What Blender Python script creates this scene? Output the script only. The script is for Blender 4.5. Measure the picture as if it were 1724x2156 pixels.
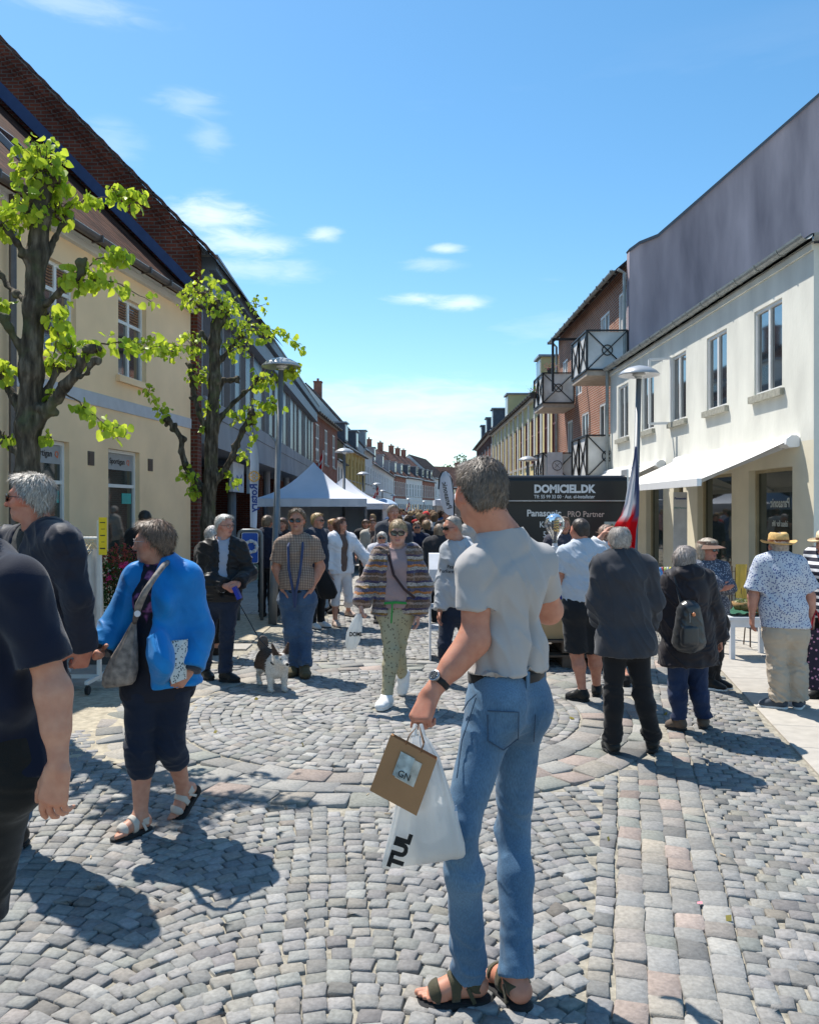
import bpy, math, random
import numpy as np
from mathutils import Vector, Matrix, noise as mnoise
R = math.radians
rnd = random.Random(7)
for o in list(bpy.data.objects): bpy.data.objects.remove(o)
scene = bpy.context.scene
COL = scene.collection
# ---------------------------------------------------------------- camera (level, eye 1.72 m, looking down the street)
F, CX, CY, H = 1706.0, 862.0, 1073.0, 1.72
cam = bpy.data.cameras.new('camera'); camo = bpy.data.objects.new('camera', cam); COL.objects.link(camo)
cam.sensor_fit = 'HORIZONTAL'; cam.sensor_width = 36; cam.lens = 36*F/1724.0
cam.shift_y = (CY-1078)/1724.0
cam.clip_start = 0.05; cam.clip_end = 3000
camo.location = (0, 0, H); camo.rotation_euler = (R(90), 0, 0)
scene.camera = camo
# ---------------------------------------------------------------- sky and sun
SUN_EL, SUN_AZ = 60.0, math.degrees(math.atan2(-0.648, 0.762))     # azimuth measured from +Y towards +X
sdir = Vector((math.sin(R(SUN_AZ))*math.cos(R(SUN_EL)), math.cos(R(SUN_AZ))*math.cos(R(SUN_EL)), math.sin(R(SUN_EL))))
world = bpy.data.worlds.new('World'); scene.world = world; world.use_nodes = True
wn = world.node_tree; wn.nodes.clear()
def wnode(t, **k):
    n = wn.nodes.new(t)
    for a, b in k.items(): setattr(n, a, b)
    return n
sky = wnode('ShaderNodeTexSky', sky_type='NISHITA', sun_disc=False)
sky.sun_elevation = R(SUN_EL); sky.sun_rotation = R(SUN_AZ); sky.altitude = 0; sky.air_density = 1.0; sky.dust_density = 0.25; sky.ozone_density = 2.2
bg = wnode('ShaderNodeBackground'); bg.inputs['Strength'].default_value = 0.115
out = wnode('ShaderNodeOutputWorld')
geo = wnode('ShaderNodeTexCoord')
mp = wnode('ShaderNodeMapping'); mp.inputs['Scale'].default_value = (1.6, 1.6, 9.0); mp.inputs['Rotation'].default_value = (0, R(6), 0)
nz = wnode('ShaderNodeTexNoise'); nz.inputs['Scale'].default_value = 1.5; nz.inputs['Detail'].default_value = 8; nz.inputs['Roughness'].default_value = .56
rp = wnode('ShaderNodeValToRGB'); rp.color_ramp.elements[0].position = .56; rp.color_ramp.elements[1].position = .86
sep = wnode('ShaderNodeSeparateXYZ')
hr = wnode('ShaderNodeMapRange'); hr.inputs['From Min'].default_value = 0.0; hr.inputs['From Max'].default_value = .50; hr.inputs['To Min'].default_value = 1.0; hr.inputs['To Max'].default_value = .0
mul = wnode('ShaderNodeMath', operation='MULTIPLY'); mul2 = wnode('ShaderNodeMath', operation='MULTIPLY'); mul2.inputs[1].default_value = .85
mix = wnode('ShaderNodeMixRGB'); mix.inputs['Color2'].default_value = (8.0, 8.2, 8.6, 1)
L = wn.links.new
L(geo.outputs['Generated'], mp.inputs[0]); L(mp.outputs[0], nz.inputs['Vector']); L(nz.outputs['Fac'], rp.inputs[0])
L(geo.outputs['Generated'], sep.inputs[0]); L(sep.outputs['Z'], hr.inputs['Value'])
L(rp.outputs[0], mul.inputs[0]); L(hr.outputs[0], mul.inputs[1]); L(mul.outputs[0], mul2.inputs[0]); L(mul2.outputs[0], mix.inputs['Fac'])
hsv = wnode('ShaderNodeHueSaturation'); hsv.inputs['Hue'].default_value = .489; hsv.inputs['Saturation'].default_value = 1.22; hsv.inputs['Value'].default_value = 1.08
L(sky.outputs[0], hsv.inputs['Color']); L(hsv.outputs[0], mix.inputs['Color1'])
prev = mix.outputs[0]
cn = wnode('ShaderNodeMapping'); cn.inputs['Scale'].default_value = (22, 22, 95); cn.inputs['Rotation'].default_value = (0, R(9), 0); L(geo.outputs['Generated'], cn.inputs[0])
cz_ = wnode('ShaderNodeTexNoise'); cz_.inputs['Scale'].default_value = 1.0; cz_.inputs['Detail'].default_value = 9; cz_.inputs['Roughness'].default_value = .6; cz_.inputs['Distortion'].default_value = .6; L(cn.outputs[0], cz_.inputs['Vector'])
for (px, py, w, h, k) in ((450, 452, 95, 34, 1.0), (510, 512, 110, 24, .85), (540, 566, 130, 26, .55), (682, 492, 40, 14, .8), (880, 630, 62, 12, .9), (970, 638, 62, 15, .9), (940, 523, 42, 10, .8), (905, 556, 60, 14, .4), (400, 215, 70, 22, .35), (240, 300, 60, 40, .25), (445, 292, 40, 30, .3), (860, 850, 260, 50, .6), (880, 925, 190, 30, .45), (150, 8, 160, 22, .4)):
    v = Vector(((px-CX)/F, 1, (CY-py)/F)); n_ = v.length; v.normalize(); cm = wnode('ShaderNodeMapping'); sx, sz_ = F*n_/w/1.75, F*n_/h/1.9
    cm.inputs['Scale'].default_value = (sx, .0, sz_); cm.inputs['Location'].default_value = (-v.x*sx, 0, -v.z*sz_); L(geo.outputs['Generated'], cm.inputs[0])
    gr = wnode('ShaderNodeTexGradient', gradient_type='SPHERICAL'); L(cm.outputs[0], gr.inputs[0])
    a1 = wnode('ShaderNodeMath', operation='ADD'); L(gr.outputs['Fac'], a1.inputs[0]); L(cz_.outputs['Fac'], a1.inputs[1])
    m1 = wnode('ShaderNodeMapRange', interpolation_type='SMOOTHSTEP'); m1.inputs['From Min'].default_value = .72; m1.inputs['From Max'].default_value = 1.55; m1.inputs['To Max'].default_value = k*.62; L(a1.outputs[0], m1.inputs['Value'])
    yf = wnode('ShaderNodeMath', operation='GREATER_THAN'); sp_ = wnode('ShaderNodeSeparateXYZ'); L(geo.outputs['Generated'], sp_.inputs[0]); L(sp_.outputs['Y'], yf.inputs[0]); yf.inputs[1].default_value = 0
    g2 = wnode('ShaderNodeMath', operation='GREATER_THAN'); L(gr.outputs['Fac'], g2.inputs[0]); g2.inputs[1].default_value = 0.0
    m2 = wnode('ShaderNodeMath', operation='MULTIPLY'); L(m1.outputs[0], m2.inputs[0]); L(yf.outputs[0], m2.inputs[1])
    ms2 = wnode('ShaderNodeMapRange'); ms2.inputs['From Max'].default_value = .5; L(gr.outputs['Fac'], ms2.inputs['Value'])
    m3 = wnode('ShaderNodeMath', operation='MULTIPLY'); L(m2.outputs[0], m3.inputs[0]); L(ms2.outputs[0], m3.inputs[1])
    mm = wnode('ShaderNodeMixRGB'); mm.inputs['Color2'].default_value = (7.5, 7.9, 8.4, 1); L(m3.outputs[0], mm.inputs['Fac']); L(prev, mm.inputs['Color1']); prev = mm.outputs[0]
L(prev, bg.inputs['Color']); L(bg.outputs[0], out.inputs['Surface'])
sl = bpy.data.lights.new('sun', 'SUN'); sl.energy = 4.5; sl.angle = R(.53); sl.color = (1, .945, .86)
so = bpy.data.objects.new('sun', sl); COL.objects.link(so); so.rotation_euler = (-sdir).to_track_quat('-Z', 'Y').to_euler(); so.location = sdir*50
scene.view_settings.view_transform = 'Standard'; scene.view_settings.look = 'None'
scene.view_settings.exposure = 0.62; scene.view_settings.gamma = 1.0
scene.render.engine = 'CYCLES'
scene.cycles.max_bounces = 7; scene.cycles.diffuse_bounces = 3; scene.cycles.glossy_bounces = 3; scene.cycles.transmission_bounces = 6; scene.cycles.transparent_max_bounces = 8
scene.cycles.caustics_reflective = False; scene.cycles.caustics_refractive = False

def W(px, py, d): return np.array(((px-CX)/F*d, d, H-(py-CY)/F*d))
def G(px, py):
    d = H*F/(py-CY); return np.array(((px-CX)/F*d, d, 0.0))
# ---------------------------------------------------------------- materials
_m = {}
def _new(name):
    m = bpy.data.materials.new(name); m.use_nodes = True
    nt = m.node_tree; b = nt.nodes['Principled BSDF']; return m, nt, b
def rgb(h):   # srgb hex -> linear
    v = [int(h[i:i+2], 16)/255 for i in (0, 2, 4)]
    return tuple(((c+.055)/1.055)**2.4 if c > .04045 else c/12.92 for c in v)
def sc(c, k): return tuple(min(1, x*k) for x in c)
def mat(name, color, rough=.7, var=.12, vscale=6, bump=0, bscale=40, metal=0, spec=.4, coord='Object', stretch=None, attr=None, trans=0, sheen=0, c2=None, detail=4, wrinkle=0):
    """plain surface with mottled colour and bump; attr = name of a per-face/vertex colour attribute holding the true colour"""
    if name in _m: return _m[name]
    m, nt, b = _new(name); N = nt.nodes; Lk = nt.links.new
    b.inputs['Roughness'].default_value = rough; b.inputs['Metallic'].default_value = metal
    b.inputs['Specular IOR Level'].default_value = spec
    if sheen: b.inputs['Sheen Weight'].default_value = sheen
    if trans: b.inputs['Transmission Weight'].default_value = trans
    tc = N.new('ShaderNodeTexCoord'); mpn = N.new('ShaderNodeMapping'); Lk(tc.outputs[coord], mpn.inputs[0])
    if stretch: mpn.inputs['Scale'].default_value = stretch
    n = N.new('ShaderNodeTexNoise'); n.inputs['Scale'].default_value = vscale; n.inputs['Detail'].default_value = detail
    Lk(mpn.outputs[0], n.inputs['Vector'])
    rampn = N.new('ShaderNodeValToRGB')
    rampn.color_ramp.elements[0].position = .3; rampn.color_ramp.elements[1].position = .7
    if attr:
        at = N.new('ShaderNodeVertexColor'); at.layer_name = attr
        rampn.color_ramp.elements[0].color = (1-var, 1-var, 1-var, 1); rampn.color_ramp.elements[1].color = (1+var*.5,)*3+(1,)
        mx = N.new('ShaderNodeMixRGB'); mx.blend_type = 'MULTIPLY'; mx.inputs[0].default_value = 1
        Lk(at.outputs['Color'], mx.inputs[1]); Lk(rampn.outputs[0], mx.inputs[2]); Lk(n.outputs['Fac'], rampn.inputs[0]); Lk(mx.outputs[0], b.inputs['Base Color'])
    else:
        rampn.color_ramp.elements[0].color = sc(c2 or color, 1 if c2 else 1-var)+(1,)
        rampn.color_ramp.elements[1].color = sc(color, 1+var*.6)+(1,)
        Lk(n.outputs['Fac'], rampn.inputs[0]); Lk(rampn.outputs[0], b.inputs['Base Color'])
    if bump:
        n2 = N.new('ShaderNodeTexNoise'); n2.inputs['Scale'].default_value = bscale; n2.inputs['Detail'].default_value = 5
        Lk(mpn.outputs[0], n2.inputs['Vector'])
        bp = N.new('ShaderNodeBump'); bp.inputs['Strength'].default_value = .6; bp.inputs['Distance'].default_value = bump
        Lk(n2.outputs['Fac'], bp.inputs['Height']); Lk(bp.outputs[0], b.inputs['Normal'])
        if wrinkle:
            mw = N.new('ShaderNodeMapping'); mw.inputs['Scale'].default_value = (1, 1, .45); mw.inputs['Rotation'].default_value = (.5, .3, .2); Lk(tc.outputs[coord], mw.inputs[0])
            n3 = N.new('ShaderNodeTexNoise'); n3.noise_type = 'RIDGED_MULTIFRACTAL'; n3.inputs['Scale'].default_value = 4.2; n3.inputs['Detail'].default_value = 2.5; n3.inputs['Distortion'].default_value = .8; Lk(mw.outputs[0], n3.inputs['Vector'])
            b3 = N.new('ShaderNodeBump'); b3.inputs['Strength'].default_value = .55; b3.inputs['Distance'].default_value = wrinkle; Lk(n3.outputs['Fac'], b3.inputs['Height']); Lk(b3.outputs[0], bp.inputs['Normal'])
    _m[name] = m; return m
def nodes_mat(name, fn, rough=.7, spec=.4):
    if name in _m: return _m[name]
    m, nt, b = _new(name); b.inputs['Roughness'].default_value = rough; b.inputs['Specular IOR Level'].default_value = spec
    fn(nt, b); _m[name] = m; return m
def brick_mat(name, c1, c2, mortar, w=.23, h=.075, rough=.85, dirt=.25, ms=.012):
    def fn(nt, b):
        N = nt.nodes; Lk = nt.links.new
        b.inputs['Specular IOR Level'].default_value = .15; uv = N.new('ShaderNodeUVMap'); br = N.new('ShaderNodeTexBrick'); br.offset = .5
        br.inputs['Scale'].default_value = 1; br.inputs['Brick Width'].default_value = w; br.inputs['Row Height'].default_value = h
        br.inputs['Mortar Size'].default_value = ms; br.inputs['Mortar Smooth'].default_value = .3
        br.inputs['Color1'].default_value = c1+(1,); br.inputs['Color2'].default_value = c2+(1,); br.inputs['Mortar'].default_value = mortar+(1,)
        Lk(uv.outputs[0], br.inputs['Vector'])
        n = N.new('ShaderNodeTexNoise'); n.inputs['Scale'].default_value = 1.3; n.inputs['Detail'].default_value = 8; Lk(uv.outputs[0], n.inputs['Vector'])
        r = N.new('ShaderNodeValToRGB'); r.color_ramp.elements[0].color = (1-dirt*1.3,)*3+(1,); r.color_ramp.elements[1].color = (1.1,)*3+(1,)
        r.color_ramp.elements[0].position = .3; r.color_ramp.elements[1].position = .7
        Lk(n.outputs['Fac'], r.inputs[0]); mx = N.new('ShaderNodeMixRGB'); mx.blend_type = 'MULTIPLY'; mx.inputs[0].default_value = 1
        Lk(br.outputs['Color'], mx.inputs[1]); Lk(r.outputs[0], mx.inputs[2]); Lk(mx.outputs[0], b.inputs['Base Color'])
        bp = N.new('ShaderNodeBump'); bp.inputs['Strength'].default_value = .7; bp.inputs['Distance'].default_value = .012; bp.invert = True
        Lk(br.outputs['Fac'], bp.inputs['Height']); Lk(bp.outputs[0], b.inputs['Normal'])
    return nodes_mat(name, fn, rough)
def tile_mat(name, c1, c2, w=.24, h=.30):
    """pantile roof: UV in metres, u along the eave, v up the slope"""
    def fn(nt, b):
        N = nt.nodes; Lk = nt.links.new
        b.inputs['Specular IOR Level'].default_value = .05; uv = N.new('ShaderNodeUVMap'); br = N.new('ShaderNodeTexBrick'); br.offset = 0
        br.inputs['Scale'].default_value = 1; br.inputs['Brick Width'].default_value = w; br.inputs['Row Height'].default_value = h
        br.inputs['Mortar Size'].default_value = .012; br.inputs['Color1'].default_value = c1+(1,); br.inputs['Color2'].default_value = c2+(1,); br.inputs['Mortar'].default_value = sc(c1, .35)+(1,)
        Lk(uv.outputs[0], br.inputs['Vector'])
        n = N.new('ShaderNodeTexNoise'); n.inputs['Scale'].default_value = 2.2; n.inputs['Detail'].default_value = 9; Lk(uv.outputs[0], n.inputs['Vector'])
        r = N.new('ShaderNodeValToRGB'); r.color_ramp.elements[0].color = (.55,)*3+(1,); r.color_ramp.elements[1].color = (1.2,)*3+(1,)
        r.color_ramp.elements[0].position = .3; r.color_ramp.elements[1].position = .7
        Lk(n.outputs['Fac'], r.inputs[0]); mx = N.new('ShaderNodeMixRGB'); mx.blend_type = 'MULTIPLY'; mx.inputs[0].default_value = 1
        Lk(br.outputs['Color'], mx.inputs[1]); Lk(r.outputs[0], mx.inputs[2]); Lk(mx.outputs[0], b.inputs['Base Color'])
        w1 = N.new('ShaderNodeTexWave'); w1.bands_direction = 'X'; w1.inputs['Scale'].default_value = 1/w*.314; Lk(uv.outputs[0], w1.inputs['Vector'])
        w2 = N.new('ShaderNodeTexWave'); w2.bands_direction = 'Y'; w2.wave_profile = 'SAW'; w2.inputs['Scale'].default_value = 1/h*.314; Lk(uv.outputs[0], w2.inputs['Vector'])
        ad = N.new('ShaderNodeMath'); ad.operation = 'ADD'; Lk(w1.outputs['Fac'], ad.inputs[0]); Lk(w2.outputs['Fac'], ad.inputs[1])
        bp = N.new('ShaderNodeBump'); bp.inputs['Strength'].default_value = 1; bp.inputs['Distance'].default_value = .05
        Lk(ad.outputs[0], bp.inputs['Height']); Lk(bp.outputs[0], b.inputs['Normal'])
    return nodes_mat(name, fn, .75)
# ---------------------------------------------------------------- objects
def tag(o, label=None, cat=None, group=None, kind=None):
    if label: o['label'] = label
    if cat: o['category'] = cat
    if group: o['group'] = group
    if kind: o['kind'] = kind
    return o
def thing(name, label, cat, loc=(0, 0, 0), rz=0, group=None):
    o = bpy.data.objects.new(name, None); COL.objects.link(o); o.empty_display_size = .2
    o.location = Vector([float(v) for v in loc]); o.rotation_euler = (0, 0, rz); return tag(o, label, cat, group)
def np_obj(name, V, Fc, m, parent=None, loc=None, smooth=True, vcol=None, uv=None, keep=False):
    """V (n,3) world coordinates, Fc list/array of faces; the object's origin goes to loc or its parent's"""
    V = np.asarray(V, dtype=np.float64)
    par = None
    if parent is not None:
        par = parent
        org = np.array(world_loc(parent)); rz = world_rz(parent)
    else:
        if loc is None: loc = (float(V[:, 0].mean()), float(V[:, 1].mean()), float(V[:, 2].min()))
        org = np.array([float(v) for v in loc]); rz = 0
    P = V-org
    if rz:
        c, s = math.cos(-rz), math.sin(-rz)
        P = np.stack([P[:, 0]*c-P[:, 1]*s, P[:, 0]*s+P[:, 1]*c, P[:, 2]], 1)
    me = bpy.data.meshes.new(name)
    if isinstance(Fc, np.ndarray) and len(Fc):
        nf, k = Fc.shape
        me.vertices.add(len(P)); me.vertices.foreach_set('co', P.astype(np.float32).ravel())
        me.loops.add(nf*k); me.loops.foreach_set('vertex_index', Fc.astype(np.int32).ravel())
        me.polygons.add(nf); me.polygons.foreach_set('loop_start', np.arange(0, nf*k, k, dtype=np.int32))
        try: me.polygons.foreach_set('loop_total', np.full(nf, k, dtype=np.int32))
        except Exception: pass
        me.update(calc_edges=True)
    else:
        me.from_pydata([tuple(p) for p in P], [], [tuple(int(i) for i in f) for f in Fc])
    if smooth: me.polygons.foreach_set('use_smooth', [True]*len(me.polygons))
    if uv is not None:
        ul = me.uv_layers.new(name='UVMap'); ul.data.foreach_set('uv', np.asarray(uv, dtype=np.float32).ravel())
    if vcol is not None:
        ca = me.color_attributes.new('Col', 'FLOAT_COLOR', 'POINT')
        vc = np.ones((len(V), 4), dtype=np.float32); vc[:, :3] = vcol; ca.data.foreach_set('color', vc.ravel())
    me.validate() if not isinstance(Fc, np.ndarray) else None
    if m is not None:
        for mm in (m if isinstance(m, (list, tuple)) else [m]): me.materials.append(mm)
    o = bpy.data.objects.new(name, me); COL.objects.link(o)
    if par is not None: o.parent = par
    else: o.location = Vector([float(v) for v in org])
    return o
def world_loc(o):
    p = Vector((0, 0, 0)); 
    m = Matrix.Identity(4); ch = []
    while o: ch.append(o); o = o.parent
    for x in reversed(ch): m = m @ (Matrix.Translation(x.location) @ x.rotation_euler.to_matrix().to_4x4())
    return m.translation
def world_rz(o):
    a = 0
    while o: a += o.rotation_euler.z; o = o.parent
    return a
class MB:
    """collects polygons (world coordinates) with UVs in metres"""
    def __init__(s): s.v = []; s.f = []; s.uv = []
    def add(s, vs, fs, uvs=None):
        b = len(s.v); s.v += [tuple(float(c) for c in v) for v in vs]
        for i, f in enumerate(fs):
            s.f.append([b+j for j in f])
            if uvs: s.uv += [tuple(uvs[i][j]) for j in range(len(f))]
            else:
                P = [Vector(vs[j]) for j in f]
                n = (P[1]-P[0]).cross(P[2]-P[0])
                if n.length < 1e-12: n = Vector((0, 0, 1))
                n.normalize()
                if abs(n.z) > .9: s.uv += [(p.x, p.y) for p in P]
                else:
                    h = Vector((-n.y, n.x, 0)).normalized()
                    up = n.cross(h); s.uv += [(p.dot(h), p.dot(up)) for p in P]
        return s
    def quad(s, a, b, c, d, uv=None): return s.add([a, b, c, d], [(0, 1, 2, 3)], [uv] if uv else None)
    def box(s, c, size, rz=0, R3=None):
        x, y, z = (v/2 for v in size)
        vs = [Vector((sx*x, sy*y, sz*z)) for sx in (-1, 1) for sy in (-1, 1) for sz in (-1, 1)]
        M = R3 or Matrix.Rotation(rz, 3, 'Z')
        vs = [Vector([float(k) for k in c])+M@v for v in vs]
        return s.add(vs, [(0, 1, 3, 2), (4, 6, 7, 5), (0, 4, 5, 1), (2, 3, 7, 6), (0, 2, 6, 4), (1, 5, 7, 3)])
    def bar(s, a, b, w, h=None, up=(0, 0, 1)):
        a, b = Vector([float(k) for k in a]), Vector([float(k) for k in b]); d = (b-a)
        if d.length < 1e-6: return s
        L_ = d.length; d.normalize(); u = Vector(up)
        if abs(d.dot(u)) > .98: u = Vector((0, 1, 0))
        x = d.cross(u).normalized(); z = x.cross(d)
        M = Matrix((x, d, z)).transposed()
        return s.box((a+b)/2, (w, L_, h or w), R3=M)
    def tube(s, pts, r, n=8, cap=True):
        pts = [Vector([float(k) for k in p]) for p in pts]; rs = r if isinstance(r, (list, tuple)) else [r]*len(pts)
        vs = []; ref = None
        for i, p in enumerate(pts):
            d = (pts[min(i+1, len(pts)-1)]-pts[max(i-1, 0)]).normalized()
            if ref is None: ref = Vector((0, 0, 1)) if abs(d.z) < .9 else Vector((1, 0, 0))
            x = d.cross(ref).normalized(); y = d.cross(x).normalized(); ref = -y if ref.dot(-y) > 0 else y
            for k in range(n):
                a = 2*math.pi*k/n; vs.append(p+(x*math.cos(a)+y*math.sin(a))*rs[i])
        fs = [(i*n+k, i*n+(k+1) % n, (i+1)*n+(k+1) % n, (i+1)*n+k) for i in range(len(pts)-1) for k in range(n)]
        if cap: fs += [tuple(range(n-1, -1, -1)), tuple((len(pts)-1)*n+k for k in range(n))]
        return s.add(vs, fs)
    def lathe(s, c, prof, n=24, axis=None):
        c = Vector([float(k) for k in c]); M = axis or Matrix.Identity(3)
        vs = [c+M@Vector((r*math.cos(2*math.pi*k/n), r*math.sin(2*math.pi*k/n), z)) for r, z in prof for k in range(n)]
        fs = [(i*n+k, i*n+(k+1) % n, (i+1)*n+(k+1) % n, (i+1)*n+k) for i in range(len(prof)-1) for k in range(n)]
        return s.add(vs, fs)
    def build(s, name, m, parent=None, loc=None, smooth=False):
        V = np.array(s.v)
        o = np_obj(name, V, s.f, m, parent, loc, smooth=smooth, uv=None)
        if len(s.uv) == len(o.data.loops):
            ul = o.data.uv_layers.new(name='UVMap'); ul.data.foreach_set('uv', np.asarray(s.uv, dtype=np.float32).ravel())
        return o
def smooth_angle(o, deg=40):
    me = o.data; me.polygons.foreach_set('use_smooth', [True]*len(me.polygons))
    try: me.set_sharp_from_angle(angle=R(deg))
    except Exception: pass
    return o
def text_obj(name, s, size, m, parent, origin, xdir, ydir, align='CENTER', ext=.003, bold=0, spacing=1.0, squeeze=1.0, label=None):
    """lettering as a real mesh: origin/xdir/ydir in world coordinates"""
    cu = bpy.data.curves.new('t', 'FONT'); cu.body = s; cu.size = size; cu.align_x = align; cu.align_y = 'CENTER'; cu.extrude = ext; cu.offset = bold; cu.space_character = spacing; cu.resolution_u = 3
    tmp = bpy.data.objects.new('t', cu); COL.objects.link(tmp)
    dg = bpy.context.evaluated_depsgraph_get(); me = bpy.data.meshes.new_from_object(tmp.evaluated_get(dg))
    V = np.zeros(len(me.vertices)*3); me.vertices.foreach_get('co', V); V = V.reshape(-1, 3)
    Fc = [tuple(p.vertices) for p in me.polygons]
    COL.objects.unlink(tmp); bpy.data.objects.remove(tmp); bpy.data.curves.remove(cu); bpy.data.meshes.remove(me)
    x = np.array(Vector(xdir).normalized()); y = np.array(Vector(ydir).normalized()); z = np.cross(x, y)
    P = np.array([float(k) for k in origin])+V[:, :1]*x*squeeze+V[:, 1:2]*y+V[:, 2:3]*z
    o = np_obj(name, P, Fc, m, parent, smooth=False)
    if label: o['label'] = label
    return o
def copy_tree(o, parent=None):
    c = o.copy(); COL.objects.link(c); c.parent = parent
    if parent is not None: pass
    for ch in list(o.children): copy_tree(ch, c)
    return c
# ---------------------------------------------------------------- implicit surfaces -> one continuous mesh (surface nets)
def A(*v): return np.array(v if len(v) == 3 else v[0], dtype=np.float64)
def unit(v): v = np.asarray(v, float); return v/(np.linalg.norm(v)+1e-12)
def cone(a, b, ra, rb=None, k=.02, M=None, cut=None, op=1): return dict(a=A(a), b=A(b), ra=ra, rb=ra if rb is None else rb, k=k, M=M, cut=cut, op=op)
def wide(axis, f):
    """cross-section f times wider along axis"""
    n = unit(axis); return np.eye(3)+(1/f-1)*np.outer(n, n)
def ell(c, fr, radii, k=.01, op=1):
    """fr = 3 unit axes (rows), radii along them"""
    rm = min(radii); M = np.array(fr, float); M = M.T@np.diag([rm/r for r in radii])@M
    p = cone(c, A(c)+A(0, 0, 1e-5), rm, rm, k, M, None, op); p['big'] = max(radii); return p
def sdf_mesh(prims, res, planes=(), pad=.02):
    lo = np.full(3, 1e9); hi = np.full(3, -1e9)
    bb = []
    for p in prims:
        r = max(p['ra'], p['rb'])
        if p['M'] is not None: r = max(r/np.linalg.svd(p['M'])[1].min(), p.get('big', 0))
        a = np.minimum(p['a'], p['b'])-r; b = np.maximum(p['a'], p['b'])+r; bb.append((a, b))
        if p['op'] > 0: lo = np.minimum(lo, a); hi = np.maximum(hi, b)
    lo -= pad; hi += pad
    n = np.ceil((hi-lo)/res).astype(int)+1
    D = np.full(n, 1.0, dtype=np.float32)
    ax = [lo[i]+res*np.arange(n[i]) for i in range(3)]
    for p, (a, b) in zip(prims, bb):
        m = p['k']+2.5*res
        i0 = np.maximum(0, np.floor((a-m-lo)/res).astype(int)); i1 = np.minimum(n, np.ceil((b+m-lo)/res).astype(int)+1)
        if (i1 <= i0).any(): continue
        X = ax[0][i0[0]:i1[0]][:, None, None].astype(np.float32); Y = ax[1][i0[1]:i1[1]][None, :, None].astype(np.float32); Z = ax[2][i0[2]:i1[2]][None, None, :].astype(np.float32)
        d = (p['b']-p['a']).astype(np.float32); LL = float(d@d); Ln = math.sqrt(LL)
        x, y, z = X-p['a'][0], Y-p['a'][1], Z-p['a'][2]
        t0 = (x*d[0]+y*d[1]+z*d[2])/LL; t = np.clip(t0, 0, 1)
        qx, qy, qz = x-t*d[0], y-t*d[1], z-t*d[2]
        if p['M'] is not None:
            M = p['M'].astype(np.float32)
            qx, qy, qz = M[0, 0]*qx+M[0, 1]*qy+M[0, 2]*qz, M[1, 0]*qx+M[1, 1]*qy+M[1, 2]*qz, M[2, 0]*qx+M[2, 1]*qy+M[2, 2]*qz
        e = np.sqrt(qx*qx+qy*qy+qz*qz)-(p['ra']+(p['rb']-p['ra'])*t)
        if p['cut'] is not None:
            ca, cb = p['cut']
            if ca is not None: e = np.maximum(e, (ca-t0)*Ln)
            if cb is not None: e = np.maximum(e, (t0-cb)*Ln)
        S = D[i0[0]:i1[0], i0[1]:i1[1], i0[2]:i1[2]]; k = p['k']
        if p['op'] > 0:
            h = np.clip(.5+.5*(S-e)/k, 0, 1); D[i0[0]:i1[0], i0[1]:i1[1], i0[2]:i1[2]] = S*(1-h)+e*h-k*h*(1-h)
        else:
            e = -e; h = np.clip(.5-.5*(S-e)/k, 0, 1); D[i0[0]:i1[0], i0[1]:i1[1], i0[2]:i1[2]] = S*(1-h)+e*h+k*h*(1-h)
    for (pt, nr) in planes:      # keep the side opposite to nr
        pt = A(pt); nr = unit(nr)
        e = ((ax[0]-pt[0])*nr[0])[:, None, None]+((ax[1]-pt[1])*nr[1])[None, :, None]+((ax[2]-pt[2])*nr[2])[None, None, :]
        D = np.maximum(D, e.astype(np.float32))
    D[0] = D[-1] = 1; D[:, 0] = D[:, -1] = 1; D[:, :, 0] = D[:, :, -1] = 1
    return surface_nets(D, lo, res)
def surface_nets(D, lo, res):
    I = D < 0
    s = np.zeros(np.array(D.shape)-1, dtype=np.int8)
    for dx in (0, 1):
        for dy in (0, 1):
            for dz in (0, 1): s += I[dx:dx+s.shape[0], dy:dy+s.shape[1], dz:dz+s.shape[2]]
    act = (s > 0) & (s < 8); idx = np.full(s.shape, -1, dtype=np.int64); C = np.argwhere(act); idx[act] = np.arange(len(C))
    cor = [(i, j, k) for i in (0, 1) for j in (0, 1) for k in (0, 1)]
    v = np.stack([D[C[:, 0]+c[0], C[:, 1]+c[1], C[:, 2]+c[2]] for c in cor], 1)
    P = np.zeros((len(C), 3)); cnt = np.zeros(len(C))
    for a in range(8):
        for b in range(a+1, 8):
            if sum(abs(cor[a][i]-cor[b][i]) for i in range(3)) != 1: continue
            m = (v[:, a] < 0) != (v[:, b] < 0)
            t = np.where(m, v[:, a]/np.where(m, v[:, a]-v[:, b], 1), 0)[:, None]
            P += np.where(m[:, None], np.array(cor[a])*(1-t)+np.array(cor[b])*t, 0); cnt += m
    P = (C+P/cnt[:, None])*res+lo
    Fs = []
    for axi in range(3):
        sl0 = [slice(None)]*3; sl1 = [slice(None)]*3; sl0[axi] = slice(0, -1); sl1[axi] = slice(1, None)
        A0, A1 = I[tuple(sl0)], I[tuple(sl1)]; E = np.argwhere(A0 != A1)
        o1, o2 = [i for i in range(3) if i != axi]
        E = E[(E[:, o1] > 0) & (E[:, o2] > 0) & (E[:, o1] < s.shape[o1]) & (E[:, o2] < s.shape[o2])]
        inside = A0[E[:, 0], E[:, 1], E[:, 2]]
        def cell(a, b):
            q = E.copy(); q[:, o1] -= a; q[:, o2] -= b; return idx[q[:, 0], q[:, 1], q[:, 2]]
        q = np.stack([cell(0, 0), cell(1, 0), cell(1, 1), cell(0, 1)], 1)
        flip = inside if axi != 1 else ~inside
        q = np.where(flip[:, None], q, q[:, ::-1]); Fs.append(q)
    Fc = np.concatenate(Fs); Fc = Fc[(Fc >= 0).all(1)]
    return P, Fc
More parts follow.
